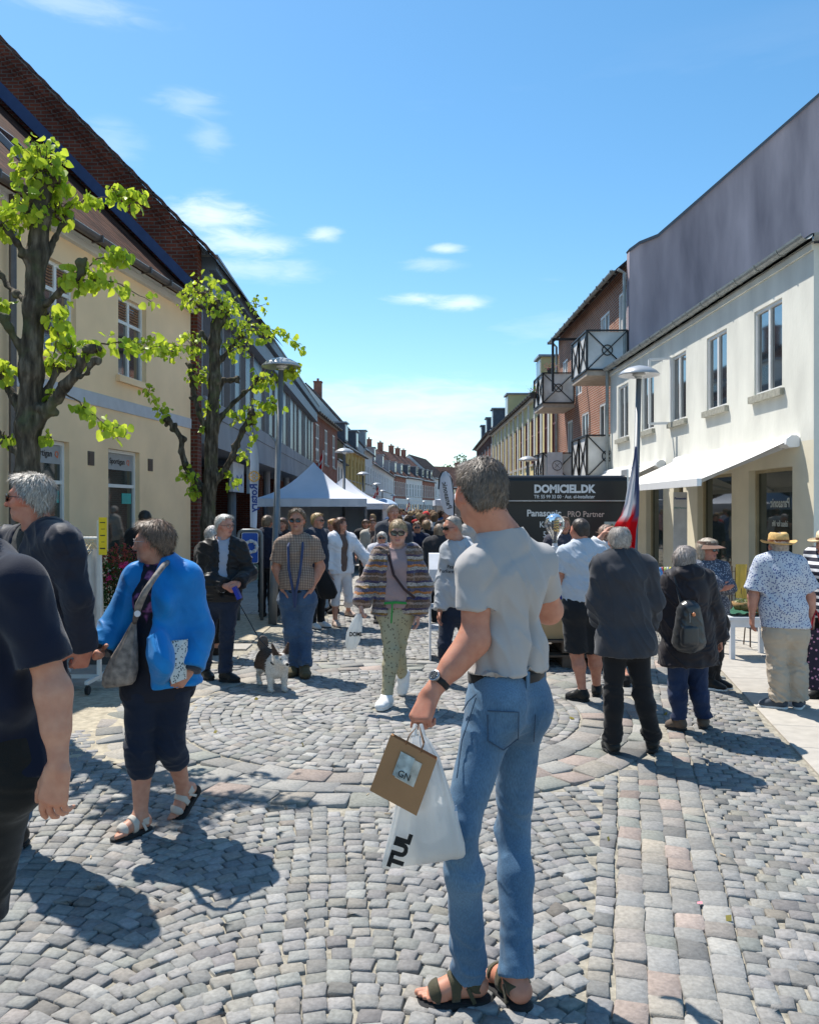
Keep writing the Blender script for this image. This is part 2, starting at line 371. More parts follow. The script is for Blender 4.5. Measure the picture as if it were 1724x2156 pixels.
def vnormals(V, Fc):
    n = np.cross(V[Fc[:, 1]]-V[Fc[:, 0]], V[Fc[:, 2]]-V[Fc[:, 0]]); N = np.zeros_like(V)
    for i in range(Fc.shape[1]): np.add.at(N, Fc[:, i], n)
    return N/(np.linalg.norm(N, axis=1)[:, None]+1e-12)
def relax(V, Fc, it=1, lam=.5):
    e = np.concatenate([Fc[:, [i, (i+1) % Fc.shape[1]]] for i in range(Fc.shape[1])])
    for _ in range(it):
        S = np.zeros_like(V); c = np.zeros(len(V)); np.add.at(S, e[:, 0], V[e[:, 1]]); np.add.at(S, e[:, 1], V[e[:, 0]])
        np.add.at(c, e[:, 0], 1); np.add.at(c, e[:, 1], 1); V = V+lam*(S/np.maximum(c, 1)[:, None]-V)
    return V
def wob(V, scale=(10, 10, 10), seed=0, oct=3):
    """smooth pseudo-noise in -1..1 for every vertex"""
    r = np.random.RandomState(seed); P = V*np.array(scale); out = np.zeros(len(V)); amp = 1; tot = 0
    for o in range(oct):
        w = sum(np.sin(P@(r.randn(3)*1.1)+r.rand()*6.3)[:, None]*r.randn(3)*.55 for _ in range(3))
        q = P+w
        out += amp*sum(np.sin(q@(r.randn(3))+r.rand()*6.3) for _ in range(4))/2.4; tot += amp; amp *= .55; P = P*1.9
    return out/tot
_raw_sn = surface_nets
def surface_nets(D, lo, res):
    V, Fc = _raw_sn(D, lo, res)
    c = V.mean(0); a, b, d = V[Fc[:, 0]]-c, V[Fc[:, 1]]-c, V[Fc[:, 2]]-c
    if (np.einsum('ij,ij->i', a, np.cross(b, d))).sum() < 0: Fc = Fc[:, ::-1].copy()
    return V, Fc
def lerp(a, b, t): return np.asarray(a)*(1-t)+np.asarray(b)*t
UP = np.array((0, 0, 1.0))
# ---------------------------------------------------------------- ground: setts, bands, slabs
def struct(o): o['kind'] = 'structure'; return o
M_GROUND = mat('street_surface', (.24, .235, .225), .9, .25, 1.2, .01, 8)
MB().quad((-600, -40, -.035), (600, -40, -.035), (600, 1500, -.035), (-600, 1500, -.035)).build('ground', M_GROUND, loc=(0, 0, 0))['kind'] = 'structure'
M_JOINT = mat('joint_sand', (.32, .295, .24), .95, .35, 30, .006, 120, c2=(.20, .185, .15))
MB().quad((-8, -1, -.015), (9, -1, -.015), (9, 34, -.015), (-8, 34, -.015)).build('street_bedding', M_JOINT, loc=(0, 0, 0))['kind'] = 'structure'
rs = np.random.RandomState(11)
CC = np.array((-.25, 7.0)); R1, R2 = 1.7, 2.3
bd = np.array((.525, 1.97)); bd = bd/np.linalg.norm(bd); bp0 = np.array((.925, 2.71)); bn = np.array((bd[1], -bd[0]))
def rot2(p, a): c, s = np.cos(a), np.sin(a); return np.stack([p[..., 0]*c-p[..., 1]*s, p[..., 0]*s+p[..., 1]*c], -1)
def right_edge(Y): return 2.62+.2*(Y-5.25)
def left_edge(Y): return np.where(Y > 6.3, -2.62+.19*(Y-6.3), -2.62-.05*(6.3-Y))
def band_s(P): return (P-bp0)@bn
stones = []          # each: centre(2), angle, half length, half width, colour
def put(P, ang, hl, hw, col): stones.append((P, ang, hl, hw, col))
def greys(n, base=.235, bluish=-.006, var=.036):
    base = base*1.12
    g = base+rs.randn(n)*var; g = np.clip(g, .13, .38)
    c = np.stack([g-bluish*.5, g+.002, g+bluish*.9], 1)+rs.randn(n, 3)*.004
    w = rs.rand(n) < .12; c[w] += np.array((.03, .012, -.01)); return c
def mixed(n):
    pal = np.array([(.285, .28, .262), (.262, .26, .25), (.33, .30, .255), (.34, .265, .23), (.262, .275, .245), (.30, .27, .245), (.245, .245, .24), (.39, .34, .27)])
    return np.clip(pal[rs.choice(len(pal), n, p=[.2, .2, .15, .11, .12, .1, .08, .04])]*(1+rs.randn(n, 1)*.09), .12, .5)
# concentric rings
r = .12
while r < R1-.03:
    n = max(5, int(2*math.pi*r/.10)); a = np.arange(n)/n*2*math.pi+rs.rand()*6; a += rs.randn(n)*.10/n
    P = CC+np.stack([np.cos(a), np.sin(a)], 1)*(r+rs.randn(n, 1)*.004)
    put(P, a+math.pi/2, (math.pi*r/n-.006)*np.ones(n), np.full(n, .0372), greys(n, .25)); r += .0845
for j in range(3):
    rr = R1+.1+.2*j; n = int(2*math.pi*rr/.23); a = np.arange(n)/n*2*math.pi+j*.37+rs.randn(n)*.12/n
    P = CC+np.stack([np.cos(a), np.sin(a)], 1)*rr
    put(P, a+math.pi/2, math.pi*rr/n-.008+rs.randn(n)*.004, .09+rs.randn(n)*.003, mixed(n))
# straight band, four columns with an edge column on either side
for c in range(-1, 5):
    w = .118 if 0 <= c <= 3 else .085
    off = (-.236+.118*(c+.5)) if 0 <= c <= 3 else (-.236-.05 if c < 0 else .236+.05)
    t = -1.5+rs.rand()*.1; Ts = []; Ls = []
    while t < 14:
        l = (.10+rs.rand()*.07) if 0 <= c <= 3 else .075+rs.rand()*.03
        Ts.append(t+l/2); Ls.append(l/2-.005); t += l
    Ts = np.array(Ts); Ls = np.array(Ls); P = bp0+Ts[:, None]*bd+off*bn+rs.randn(len(Ts), 2)*.003
    k = np.linalg.norm(P-CC, axis=1) > R2+.04; P, Ls = P[k], Ls[k]; n = len(P)
    put(P, np.full(n, math.atan2(bd[1], bd[0]))+rs.randn(n)*.03, Ls, np.full(n, w/2-.006), mixed(n) if 0 <= c <= 3 else greys(n, .22))
# right-hand field: running rows square to the band
rows = np.arange(-4, 26, .084); cols = np.arange(.336, 9, .092)
T, S = np.meshgrid(rows, cols, indexing='ij'); S = S+(np.arange(len(rows)) % 2)[:, None]*.046+rs.randn(*S.shape)*.006; T = T+rs.randn(*T.shape)*.006+.02*np.sin(S*1.7)
P = bp0+T.reshape(-1, 1)*bd+S.reshape(-1, 1)*bn
k = (P[:, 0] < right_edge(P[:, 1])-.04) & (P[:, 1] > -.2) & (P[:, 1] < 20) & (np.linalg.norm(P-CC, axis=1) > R2+.045); P = P[k]; n = len(P)
put(P, np.full(n, math.atan2(bn[1], bn[0]))+rs.randn(n)*.05, .0410+rs.randn(n)*.0035, .0368+rs.randn(n)*.0018, greys(n, .225))
# field of segmental arches on the left
Wd, AR = 1.45, 1.05
for c in range(-5, 5):
    x0 = c*Wd
    y = -1.0+(c % 2)*.03
    while y < 22:
        th = math.asin(Wd/2/AR); n = int(2*th*AR/.087)
        a = (np.arange(n)+.5)/n*2*th-th+rs.randn(n)*.004
        P = np.stack([x0+AR*np.sin(a), y+AR*np.cos(a)-AR], 1)+rs.randn(n, 2)*.004
        P = P@np.array([[.995, .1], [-.1, .995]])
        hw = .0345*(.28+.72*np.cos(a))+rs.randn(n)*.0018
        s = band_s(P)
        k = (s < -.236-.118) & (np.linalg.norm(P-CC, axis=1) > R2+.045) & (P[:, 0] > left_edge(P[:, 1])+.04) & (P[:, 1] > .2) & (P[:, 1] < 21)
        if k.any(): put(P[k], -a[k]+.1+rs.randn(k.sum())*.05, (th*AR/n-.006)*np.ones(k.sum())+rs.randn(k.sum())*.002, hw[k], greys(k.sum(), .235))
        y += .080
Pc = np.concatenate([s[0] for s in stones]); An = np.concatenate([s[1] for s in stones]); HL = np.concatenate([s[2] for s in stones]); HW = np.concatenate([s[3] for s in stones]); CL = np.concatenate([s[4] for s in stones])
k = (Pc[:, 1] > 1.4) & (np.abs(Pc[:, 0]) < Pc[:, 1]*.56+1.0); Pc, An, HL, HW, CL = Pc[k], An[k], HL[k], HW[k], CL[k]
n = len(Pc)
Pz = np.concatenate([Pc, np.zeros((n, 1))], 1); CL = CL*(1+.13*wob(Pz, (1.1, 1.1, 1), 91, 3)+.05*wob(Pz, (6, 6, 1), 92, 2))[:, None]; gm = CL.mean(1, keepdims=True); CL = gm*A(1.015, 1.0, .975)+(CL-gm)*.72; CL[rs.rand(n) < .05] *= .72
q = np.array([(-1, -.84), (-1, .84), (-.88, 1), (.88, 1), (1, .84), (1, -.84), (.88, -1), (-.88, -1)])[::-1]
base = q[None]*np.stack([HL, HW], 1)[:, None]
base = base*1.105+rs.randn(n, 8, 2)*.0026
tz = rs.randn(n)*.0022; tilt = rs.randn(n, 2)*.045
def ring(inset, z, withtilt=1):
    c = np.stack([HL, HW], 1)[:, None]; b = base*(1-inset/c)
    w = rot2(b, An[:, None]) + Pc[:, None]
    zz = z+tz[:, None]+(b[..., 0]*tilt[:, :1]+b[..., 1]*tilt[:, 1:])*withtilt+rs.randn(n, 8)*.0006
    return np.concatenate([w, zz[..., None]], 2)
r0 = ring(-.001, -.035); r1 = ring(0, -.0055); r2 = ring(.0034, .0)
ctr = np.concatenate([Pc, (.0012+tz)[:, None]], 1)[:, None]
V = np.concatenate([r0, r1, r2, ctr], 1)                 # 25 per stone
fs = []
for a_, b_ in ((0, 8), (8, 16)):
    for i in range(8):
        j = (i+1) % 8; fs += [(a_+i, b_+i, a_+j), (a_+j, b_+i, b_+j)]
for i in range(8): fs.append((16+i, 24, 16+(i+1) % 8))
fs = np.array(fs)[:, ::1]
Fa = (fs[None]+(np.arange(n)*25)[:, None, None]).reshape(-1, 3)
M_SETT = mat('granite_sett', (.5, .5, .5), .8, .22, 55, .0035, 150, attr='Col', spec=.22)
vc = np.repeat(CL, 25, 0)
V = V.reshape(-1, 3)
nn = np.cross(V[Fa[:, 1]]-V[Fa[:, 0]], V[Fa[:, 2]]-V[Fa[:, 0]])[:, 2].sum()
if nn < 0: Fa = Fa[:, ::-1].copy()
struct(np_obj('road', V, Fa, M_SETT, loc=(0, 0, 0), smooth=False, vcol=vc))
# slabs (right pavement, left pavement)
def slabs(name, cells, m, z=.0, h=.05):
    V = []; Fq = []; C = []
    for (poly, col) in cells:
        c = sum((Vector(p) for p in poly), Vector((0, 0)))/len(poly); b = len(V)
        for inset, zz in ((0, -h), (0, -.004), (.006, 0)):
            for p in poly:
                v = Vector(p); d = (c-v); V.append((*(v+d.normalized()*inset), z+zz)); C.append(col)
        k = len(poly)
        for a_ in (0, k):
            for i in range(k): j = (i+1) % k; Fq.append((b+a_+i, b+a_+j, b+a_+k+j, b+a_+k+i))
        Fq.append(tuple(b+2*k+i for i in range(k)))
    return struct(np_obj(name, np.array(V), Fq, m, loc=(0, 0, 0), smooth=False, vcol=np.array(C)))
M_SLAB = mat('paving_slab', (.5, .5, .5), .85, .14, 9, .002, 160, attr='Col')
cells = []; u = np.array((.196, .98)); v2 = np.array((.98, -.196)); o = np.array((2.655, 5.25))
for i in range(-8, 32):
    for j in range(3):
        s0, t0 = j*.62, i*.62+(.31 if j % 2 else 0)
        pl = [o+v2*(s0+a*.614)+u*(t0+b*.614) for a, b in ((0, 0), (1, 0), (1, 1), (0, 1))]
        g = .40+rs.randn()*.025; cells.append(([tuple(p) for p in pl], (g*1.05, g*.97, g*.85)))
slabs('pavement_right', cells, M_SLAB, .004)
cells = []
for i in range(0, 60):
    for j in range(12):
        X, Y = -8.5+j*.62+(i % 2)*.3, 4.5+i*.42
        if X+.6 > float(left_edge(np.array(Y+.2)))+.05: continue
        if (abs(X+2.75) < .8 and abs(Y-6.6) < .9) or (abs(X+3.05) < .8 and abs(Y-12) < 1.3): continue
        g = .34+rs.randn()*.03; cells.append(([(X, Y), (X+.61, Y), (X+.61, Y+.412), (X, Y+.412)], (g*1.04, g*.98, g*.88)))
slabs('pavement_left', cells, M_SLAB, .006)
# small setts between slabs and the wall on the right
V = []; sel = []
stones = []
P = np.array([(x, y) for x in np.arange(4.2, 7.5, .12) for y in np.arange(4, 26, .11)]); P = P+rs.randn(*P.shape)*.006
P = P[(P[:, 0] > right_edge(P[:, 1])+1.95) & (P[:, 0] < 6.3)]
n = len(P); HL = np.full(n, .054); HW = np.full(n, .049); An = rs.randn(n)*.04; Pc = P; CL = mixed(n)*1.15
base = q[None]*np.stack([HL, HW], 1)[:, None]+rs.randn(n, 8, 2)*.002; tz = rs.randn(n)*.001; tilt = rs.randn(n, 2)*.02
V = np.concatenate([ring(0, -.03), ring(0, -.007), ring(.008, .0), np.concatenate([Pc, (.002+tz)[:, None]], 1)[:, None]], 1).reshape(-1, 3)
Fa = (fs[None]+(np.arange(n)*25)[:, None, None]).reshape(-1, 3)
if nn < 0: Fa = Fa[:, ::-1].copy()
struct(np_obj('path', V, Fa, M_SETT, loc=(0, 0, 0), smooth=False, vcol=np.repeat(CL, 25, 0)))
M_SAND = mat('tree_pit_sand', (.42, .37, .28), .95, .3, 14, .01, 90)
for (x, y, w, d) in ((-2.75, 6.6, .95, 1.1), (-3.05, 12, 1.0, 1.5)):
    MB().quad((x-w, y-d, -.004), (x+w, y-d, -.004), (x+w, y+d, -.004), (x-w, y+d, -.004)).build('ground_sand', M_SAND, loc=(x, y, 0))['kind'] = 'structure'
# ---------------------------------------------------------------- buildings
M_FRAME = mat('window_paint_white', (.78, .78, .76), .45, .05)
M_GLASS = mat('window_glass', (.018, .022, .026), .04, .1, 3, spec=.9); M_GLASS.node_tree.nodes['Principled BSDF'].inputs['IOR'].default_value = 2.6
M_GLASSB = mat('shop_glass', (.03, .045, .042), .03, .35, 1.2, spec=1.0)
M_CURT = mat('curtain_cloth', (.55, .53, .5), .9, .2, 20)
M_ZINC = mat('zinc_metal', (.33, .35, .37), .45, .2, 4, metal=.4)
M_GUTTER = mat('gutter_brown', (.12, .105, .1), .4, .2, 8, metal=.3)
M_SILL = mat('stone_sill', (.42, .39, .34), .85, .2, 12, .003, 60)
M_SLATE = mat('slate', (.10, .11, .13), .6, .25, 5)
class Fac:
    """a straight facade from p0 to p1; side=+1 when the street lies to the left of p0->p1"""
    def __init__(s, p0, p1, side):
        s.p0 = Vector(p0); s.d = Vector(p1)-s.p0; s.L = s.d.length; s.u = s.d.normalized(); s.n = Vector((-s.u.y, s.u.x))*side; s.side = side
    def pt(s, a, z, o=0): p = s.p0+s.u*a+s.n*o; return (p.x, p.y, z)
    def at(s, px, py):   # picture column/row -> (distance along facade, height)
        t = (px-CX)/F; a = (t*s.p0.y-s.p0.x)/(s.u.x-t*s.u.y); Y = s.p0.y+s.u.y*a
        return a, H-(py-CY)/F*Y
def wall_mb(f, a0, a1, z0, z1, ops, rev=.14, mb=None):
    mb = mb or MB(); S = sorted({a0, a1, *[v for o in ops for v in o[:2]]}); Z = sorted({z0, z1, *[v for o in ops for v in o[2:4]]})
    S = [v for v in S if a0 <= v <= a1]; Z = [v for v in Z if z0 <= v <= z1]
    for i in range(len(S)-1):
        for j in range(len(Z)-1):
            cs, cz = (S[i]+S[i+1])/2, (Z[j]+Z[j+1])/2
            if any(o[0] < cs < o[1] and o[2] < cz < o[3] for o in ops): continue
            q = [(S[i], Z[j]), (S[i+1], Z[j]), (S[i+1], Z[j+1]), (S[i], Z[j+1])]
            if f.side > 0: q = q[::-1]
            mb.quad(*[f.pt(a, z) for a, z in q], uv=q)
    for o in ops:
        s0, s1, b, t = o[:4]
        for (A_, B_) in (((s0, b), (s0, t)), ((s0, t), (s1, t)), ((s1, t), (s1, b)), ((s1, b), (s0, b))):
            uv = [(A_[0], A_[1]), (B_[0], B_[1]), (B_[0]+rev, B_[1]), (A_[0]+rev, A_[1])]
            mb.quad(f.pt(*A_), f.pt(*B_), f.pt(*B_, -rev), f.pt(*A_, -rev), uv=uv)
    return mb
def fbox(mb, f, s0, s1, z0, z1, o0, o1):
    vs = [f.pt(s, z, o) for s in (s0, s1) for z in (z0, z1) for o in (o0, o1)]
    return mb.add(vs, [(0, 1, 3, 2), (4, 6, 7, 5), (0, 4, 5, 1), (2, 3, 7, 6), (0, 2, 6, 4), (1, 5, 7, 3)])
def window(par, f, s0, s1, z0, z1, rec=.1, fw=.055, v=(.5,), h=(), mf=None, mg=None, sill=True, name='window', label=None, th=.05, curtain=False, msill=None):
    mf = mf or M_FRAME; mb = MB(); s0, s1 = min(s0, s1)+.001, max(s0, s1)-.001; z0 += .001; z1 -= .001
    fbox(mb, f, s0, s0+fw, z0, z1, -rec, -rec+th); fbox(mb, f, s1-fw, s1, z0, z1, -rec, -rec+th)
    fbox(mb, f, s0+fw, s1-fw, z0, z0+fw, -rec, -rec+th); fbox(mb, f, s0+fw, s1-fw, z1-fw, z1, -rec, -rec+th)
    for t in v: c = s0+(s1-s0)*t; fbox(mb, f, c-fw*.62, c+fw*.62, z0+fw, z1-fw, -rec, -rec+th-.004)
    for t in h: c = z0+(z1-z0)*t; fbox(mb, f, s0+fw, s1-fw, c-fw*.5, c+fw*.5, -rec, -rec+th-.007)
    fr = mb.build(name, mf, par)
    if label: fr['label'] = label
    mb = MB(); q = [(s0+fw*.5, z0+fw*.5), (s1-fw*.5, z0+fw*.5), (s1-fw*.5, z1-fw*.5), (s0+fw*.5, z1-fw*.5)]
    mb.quad(*[f.pt(a, z, -rec+.012) for a, z in q]); mb.build('pane', mg or M_GLASS, fr)
    if curtain:
        mb = MB(); w = (s1-s0)*.24
        for a in (s0+fw, s1-fw-w): fbox(mb, f, a, a+w, z0+fw, z1-fw, -rec+.014, -rec+.018)
        mb.build('curtain', M_CURT, fr)
    if sill: mb = MB(); fbox(mb, f, s0-.08, s1+.08, z0-.11, z0-.002, -.02, .075); mb.build('sill', msill or M_SILL, fr)
    return fr
def gable_roof(par, f, a0, a1, eave, pitch, depth, m, mwall=None, over=.3, gutter=M_GUTTER, both=True, name='roof'):
    """roof over the strip behind facade f; ridge in the middle of depth; gable walls included"""
    rh = math.tan(R(pitch))*depth/2; mb = MB(); sl = math.hypot(depth/2+over, rh*(depth/2+over)/(depth/2)); ez = eave-over*math.tan(R(pitch))
    q = [(a0, ez, over), (a1, ez, over), (a1, eave+rh, -depth/2), (a0, eave+rh, -depth/2)]
    uv = [(a0, 0), (a1, 0), (a1, sl), (a0, sl)]
    mb.quad(*[f.pt(*x) for x in q], uv=uv)
    q2 = [(a, z-.1, o) for a, z, o in q]; mb.quad(*[f.pt(*x) for x in q2], uv=uv)
    q = [(a0, eave+rh, -depth/2), (a1, eave+rh, -depth/2), (a1, ez, -depth-over), (a0, ez, -depth-over)]; mb.quad(*[f.pt(*x) for x in q], uv=uv)
    for a in (a0, a1): mb.quad(f.pt(a, ez, over), f.pt(a, eave+rh, -depth/2), f.pt(a, eave+rh-.1, -depth/2), f.pt(a, ez-.1, over))
    mb.quad(f.pt(a0, ez, over), f.pt(a1, ez, over), f.pt(a1, ez-.1, over), f.pt(a0, ez-.1, over))
    ro = mb.build(name, m, par)
    if mwall is not None:
        mb = MB()
        for a, sg in ((a0+.02, 1), (a1-.02, -1)):
            P = [f.pt(a, 0, -.02), f.pt(a, eave-.02, -.02), f.pt(a, eave+rh-.12, -depth/2), f.pt(a, eave-.1, -depth), f.pt(a, 0, -depth)]
            mb.add(P, [(0, 1, 2, 3, 4)], [[(0, 0), (0, eave), (depth/2, eave+rh), (depth, eave), (depth, 0)]])
        mb.quad(f.pt(a0+.02, 0, -depth), f.pt(a1-.02, 0, -depth), f.pt(a1-.02, eave-.1, -depth), f.pt(a0+.02, eave-.1, -depth))
        mb.build('gable_wall', mwall, par)
    if gutter:
        mb = MB(); n = 8; r = .075
        prof = [(over+.06+r*math.cos(math.pi+math.pi*k/n), ez-.02+r*math.sin(math.pi+math.pi*k/n)) for k in range(n+1)]
        vs = [f.pt(a, z, o) for a in (a0, a1) for o, z in prof]; mb.add(vs, [(k, k+1, n+2+k, n+1+k) for k in range(n)])
        a = a0+.2
        while a < a1: fbox(mb, f, a-.015, a+.015, ez-.11, ez-.0, over-.03, over+.155); a += .8
        mb.build('gutter', gutter, par)
    return ro
def dormer(par, f, a, w, z0, h, o_front, depth, mw, name='dormer', roofm=None):
    mb = MB(); fbox(mb, f, a-w/2, a+w/2, z0, z0+h, o_front-depth, o_front); d = mb.build(name, mw, par)
    mb = MB(); fbox(mb, f, a-w/2-.1, a+w/2+.1, z0+h+.002, z0+h+.1, o_front-depth, o_front+.14); mb.build('dormer_roof', roofm or M_ZINC, d)
    mb = MB(); fbox(mb, f, a-w/2+.08, a+w/2-.08, z0+.12, z0+h-.1, o_front+.001, o_front+.05); mb.build('window_frame', M_FRAME, d)
    mb = MB()
    for k in (0, 1): fbox(mb, f, a-w/2+.16+k*(w/2-.13), a-.04+k*(w/2-.13)+.01, z0+.2, z0+h-.18, o_front+.04, o_front+.054)
    mb.build('pane', M_GLASS, d); return d
def chimney(par, f, a, o, z0, h, m, w=.55):
    mb = MB(); fbox(mb, f, a-w/2, a+w/2, z0, z0+h, o-w/2, o+w/2); fbox(mb, f, a-w/2-.05, a+w/2+.05, z0+h+.001, z0+h+.12, o-w/2-.05, o+w/2+.05)
    mb.tube([f.pt(a, z0+h+.12, o), f.pt(a, z0+h+.4, o)], .11); mb.build('chimney', m, par)
# ===== yellow rendered house, left foreground
M_YEL = mat('yellow_render', (.93, .68, .42), .9, .10, 1.2, .0025, 90)
M_BAND = mat('band_shade_blue', (.52, .53, .56), .85, .08)  # white band; the blue cast of its shaded wall is in the colour
M_WHT = mat('white_render', (.70, .69, .66), .85, .1, 2, .003, 60)
B_BRK = brick_mat('brick_dark_red', (.21, .058, .034), (.13, .038, .026), (.17, .13, .11), dirt=.35)
T_BRN = tile_mat('pantiles_brown', (.115, .055, .036), (.065, .036, .028))
fy = Fac((-4.43, 16.4), (-6.185, 4.0), 1)
yb = thing('house', 'yellow rendered two storey house with brown pantile roof and white windows behind the first tree', 'house', (-5.3, 10, 0))
ops = []; wins = []
for (xl, xr, yt, yb_, kind) in ((249, 308, 600, 752, 'u'), (92, 160, 512, 700, 'u'), (228, 294, 963, 1182, 'g'), (64, 146, 944, 1200, 'g')):
    s0, _ = fy.at(xl, 0); s1, _ = fy.at(xr, 0); _, zt = fy.at((xl+xr)/2, (yt+(yt if 0 else yt))/1); 
    wins.append((s1, s0, kind))
ZU = (3.96, 5.32); ZG = (.72, 2.72)
# openings at real heights common to each storey
for s0, s1, k in wins:
    z = ZU if k == 'u' else ZG; ops.append((min(s0, s1), max(s0, s1), z[0], z[1], k))
wall_mb(fy, 0, fy.L, 0, 5.98, ops, .16).build('wall', M_YEL, yb)
for o in ops:
    if o[4] == 'u':
        w = window(yb, fy, *o[:4], rec=.13, v=(.5,), h=(.70,), msill=M_YEL, curtain=False)
        mb = MB()
        for k in range(7): fbox(mb, fy, o[0]+.08, o[1]-.08, o[3]-.1-k*.045, o[3]-.075-k*.045, -.112, -.106)
        mb.build('blind', mat('woven_blind', (.28, .14, .07), .8, .5, 30), w)
    else:
        w = window(yb, fy, *o[:4], rec=.13, v=(), h=(.70,), sill=True, mg=M_GLASSB, msill=M_SILL)
        mb = MB(); fbox(mb, fy, o[0]+.06, o[1]-.06, o[3]-.33, o[3]-.06, -.115, -.108); mb.build('sign_panel', mat('grey_film', (.36, .37, .38), .6), w)
        c = (o[0]+o[1])/2
        text_obj('lettering', 'Sportigan', .135, mat('sign_black', (.02, .02, .022), .5), w, fy.pt(c+.05, o[3]-.19, -.104), (-fy.u.x, -fy.u.y, 0), (0, 0, 1), ext=.001, bold=.002)
        text_obj('emblem', 'Q', .12, mat('sign_orange', (.75, .16, .05), .5), w, fy.pt(c-.32, o[3]-.19, -.104), (-fy.u.x, -fy.u.y, 0), (0, 0, 1), ext=.001, bold=.002)
        mb = MB(); fbox(mb, fy, o[0]+.1, o[0]+.42, o[2]+1.1, o[2]+1.28, -.115, -.108); mb.build('poster', mat('teal_poster', (.05, .42, .40), .5), w)
mb = MB(); fbox(mb, fy, 0, fy.L, 3.36, 3.56, .0, .02); mb.build('band', M_BAND, yb)
mb = MB(); fbox(mb, fy, .0, fy.L, 5.70, 5.80, .0, .09); fbox(mb, fy, .0, fy.L, 5.801, 5.97, .0, .2); mb.build('cornice', M_WHT, yb)
for (px, py) in ((191, 965), (316, 979), (30, 940)):
    s, z = fy.at(px, py); mb = MB(); fbox(mb, fy, s-.09, s+.09, z-.11, z+.11, .0, .012)
    for k in range(5): fbox(mb, fy, s-.07, s+.07, z-.08+k*.035, z-.062+k*.035, .012, .022)
    mb.build('vent', mat('vent_brown', (.12, .09, .07), .6), yb)
gable_roof(yb, fy, .02, fy.L, 6.12, 45, 9.5, T_BRN, M_YEL, over=.28)
for (px, py, hgt) in ((190, 425, 1.0), (8, 350, 1.0)):
    s, _ = fy.at(px, 700); mb = MB()
    for k, (w_, t_) in enumerate(((.40, .09),)):
        pts = [fy.pt(s+sx*w_, 6.12+(.85+h_), -(.85+h_)) for sx, h_ in ((-1, 0), (1, 0), (1, .8), (-1, .8))]
        up = Vector((fy.n.x, fy.n.y, 1)).normalized()*t_
        hi = [tuple(Vector(p)+up) for p in pts]; mb.add(pts+hi, [(0, 1, 2, 3), (4, 5, 6, 7), (0, 1, 5, 4), (1, 2, 6, 5), (2, 3, 7, 6), (3, 0, 4, 7)])
    sk = mb.build('skylight', M_ZINC, yb); mb = MB(); up2 = Vector((fy.n.x, fy.n.y, 1)).normalized()*(t_+.004); C_ = sum((Vector(p) for p in pts), Vector())/4
    mb.add([tuple(C_+(Vector(p)-C_)*.82+up2) for p in pts], [(0, 1, 2, 3)]); mb.build('pane', M_GLASS, sk)
s = fy.at(9, 700)[0]; mb = MB(); mb.tube([fy.pt(s, 5.8, .12), fy.pt(s, .1, .12)], .05); mb.build('drainpipe', M_GUTTER, yb)
# ===== tall red brick gable behind the yellow roof + modern block
rg = thing('brick_house', 'dark red brick gable with stepped verge and blue flashing rising above the yellow house', 'house', (-7, 16.7, 0))
GY = 16.44; tg = math.tan(R(45.5)); ex = -4.30; ez = 7.12
mb = MB(); P = [(ex, GY, 0), (ex, GY, ez), (-10.5, GY, ez+(ex+10.5)*tg), (-17, GY, ez+1), (-17, GY, 0)]
mb.add(P, [(0, 1, 2, 3, 4)], [[(p[0], p[2]) for p in P]])
mb.quad((ex, GY, 0), (ex, GY+.32, 0), (ex, GY+.32, ez), (ex, GY, ez)); mb.build('wall', B_BRK, rg)
for k, (o, dz, th) in enumerate(((.035, .30, .10), (.07, .19, .10), (.11, .08, .14))):
    mb = MB(); a = Vector((ex+.02, GY-o/2, ez-dz)); b = Vector((-10.5, GY-o/2, ez-dz+(ex+10.5)*tg)); mb.bar(a, b, th, o, up=(0, -1, 0))
    mb.build('verge_corbel', B_BRK, rg)
mb = MB(); a = Vector((ex+.35, GY, ez-.3)); dv = Vector((-1, 0, tg)).normalized(); nn_ = Vector((tg, 0, 1)).normalized()
for k in range(44):
    c = a+dv*(.15+k*.21)+nn_*(.035+.012*(k % 2)); mb.box(c, (.24, .42, .035), R3=Matrix((-dv, Vector((0, 1, 0)), nn_)).transposed()@Matrix.Rotation(R(-5), 3, 'Y'))
mb.build('verge_tiles', mat('old_tiles', (.12, .06, .045), .8, .4, 9), rg)
mb = MB(); mb.quad((ex+.35, GY+.02, ez-.3), (-10.5, GY+.02, ez+(ex+10.5)*tg+.12), (-10.5, GY+9, ez+(ex+10.5)*tg+.12), (ex+.35, GY+9, ez-.3)); mb.build('roof', T_BRN, rg)
mb = MB(); zf = lambda x: 6.12+(-(x)-4.43)*1.01
mb.quad((-4.43, GY-.05, zf(-4.43)+.06), (-10, GY-.05, zf(-10)+.06), (-10, GY-.05, zf(-10)+.42), (-4.36, GY-.05, zf(-4.36)+.30)); mb.quad((-4.43, GY-.05, zf(-4.43)+.06), (-10, GY-.05, zf(-10)+.06), (-10, GY-.4, zf(-10)+.05), (-4.43, GY-.4, zf(-4.43)+.05))
mb.build('flashing', mat('blue_flashing', (.035, .06, .15), .5, .15), rg)
fm = Fac((-4.37, 16.9), (-4.96, 41.5), -1)
mo = thing('shop_building', 'long modern grey block with dark vertical window panels over a recessed ground floor', 'building', (-5.5, 29, 0))
M_CONC = mat('pale_concrete', (.27, .29, .32), .8, .18, 1.6, .003, 40, stretch=(1, 1, .35))
M_FASC = mat('grey_metal_fascia', (.17, .205, .255), .5, .1, 2)
mb = MB(); fbox(mb, fm, 0, fm.L, 6.2, 6.62, -6, .25); mb.build('fascia', M_FASC, mo)
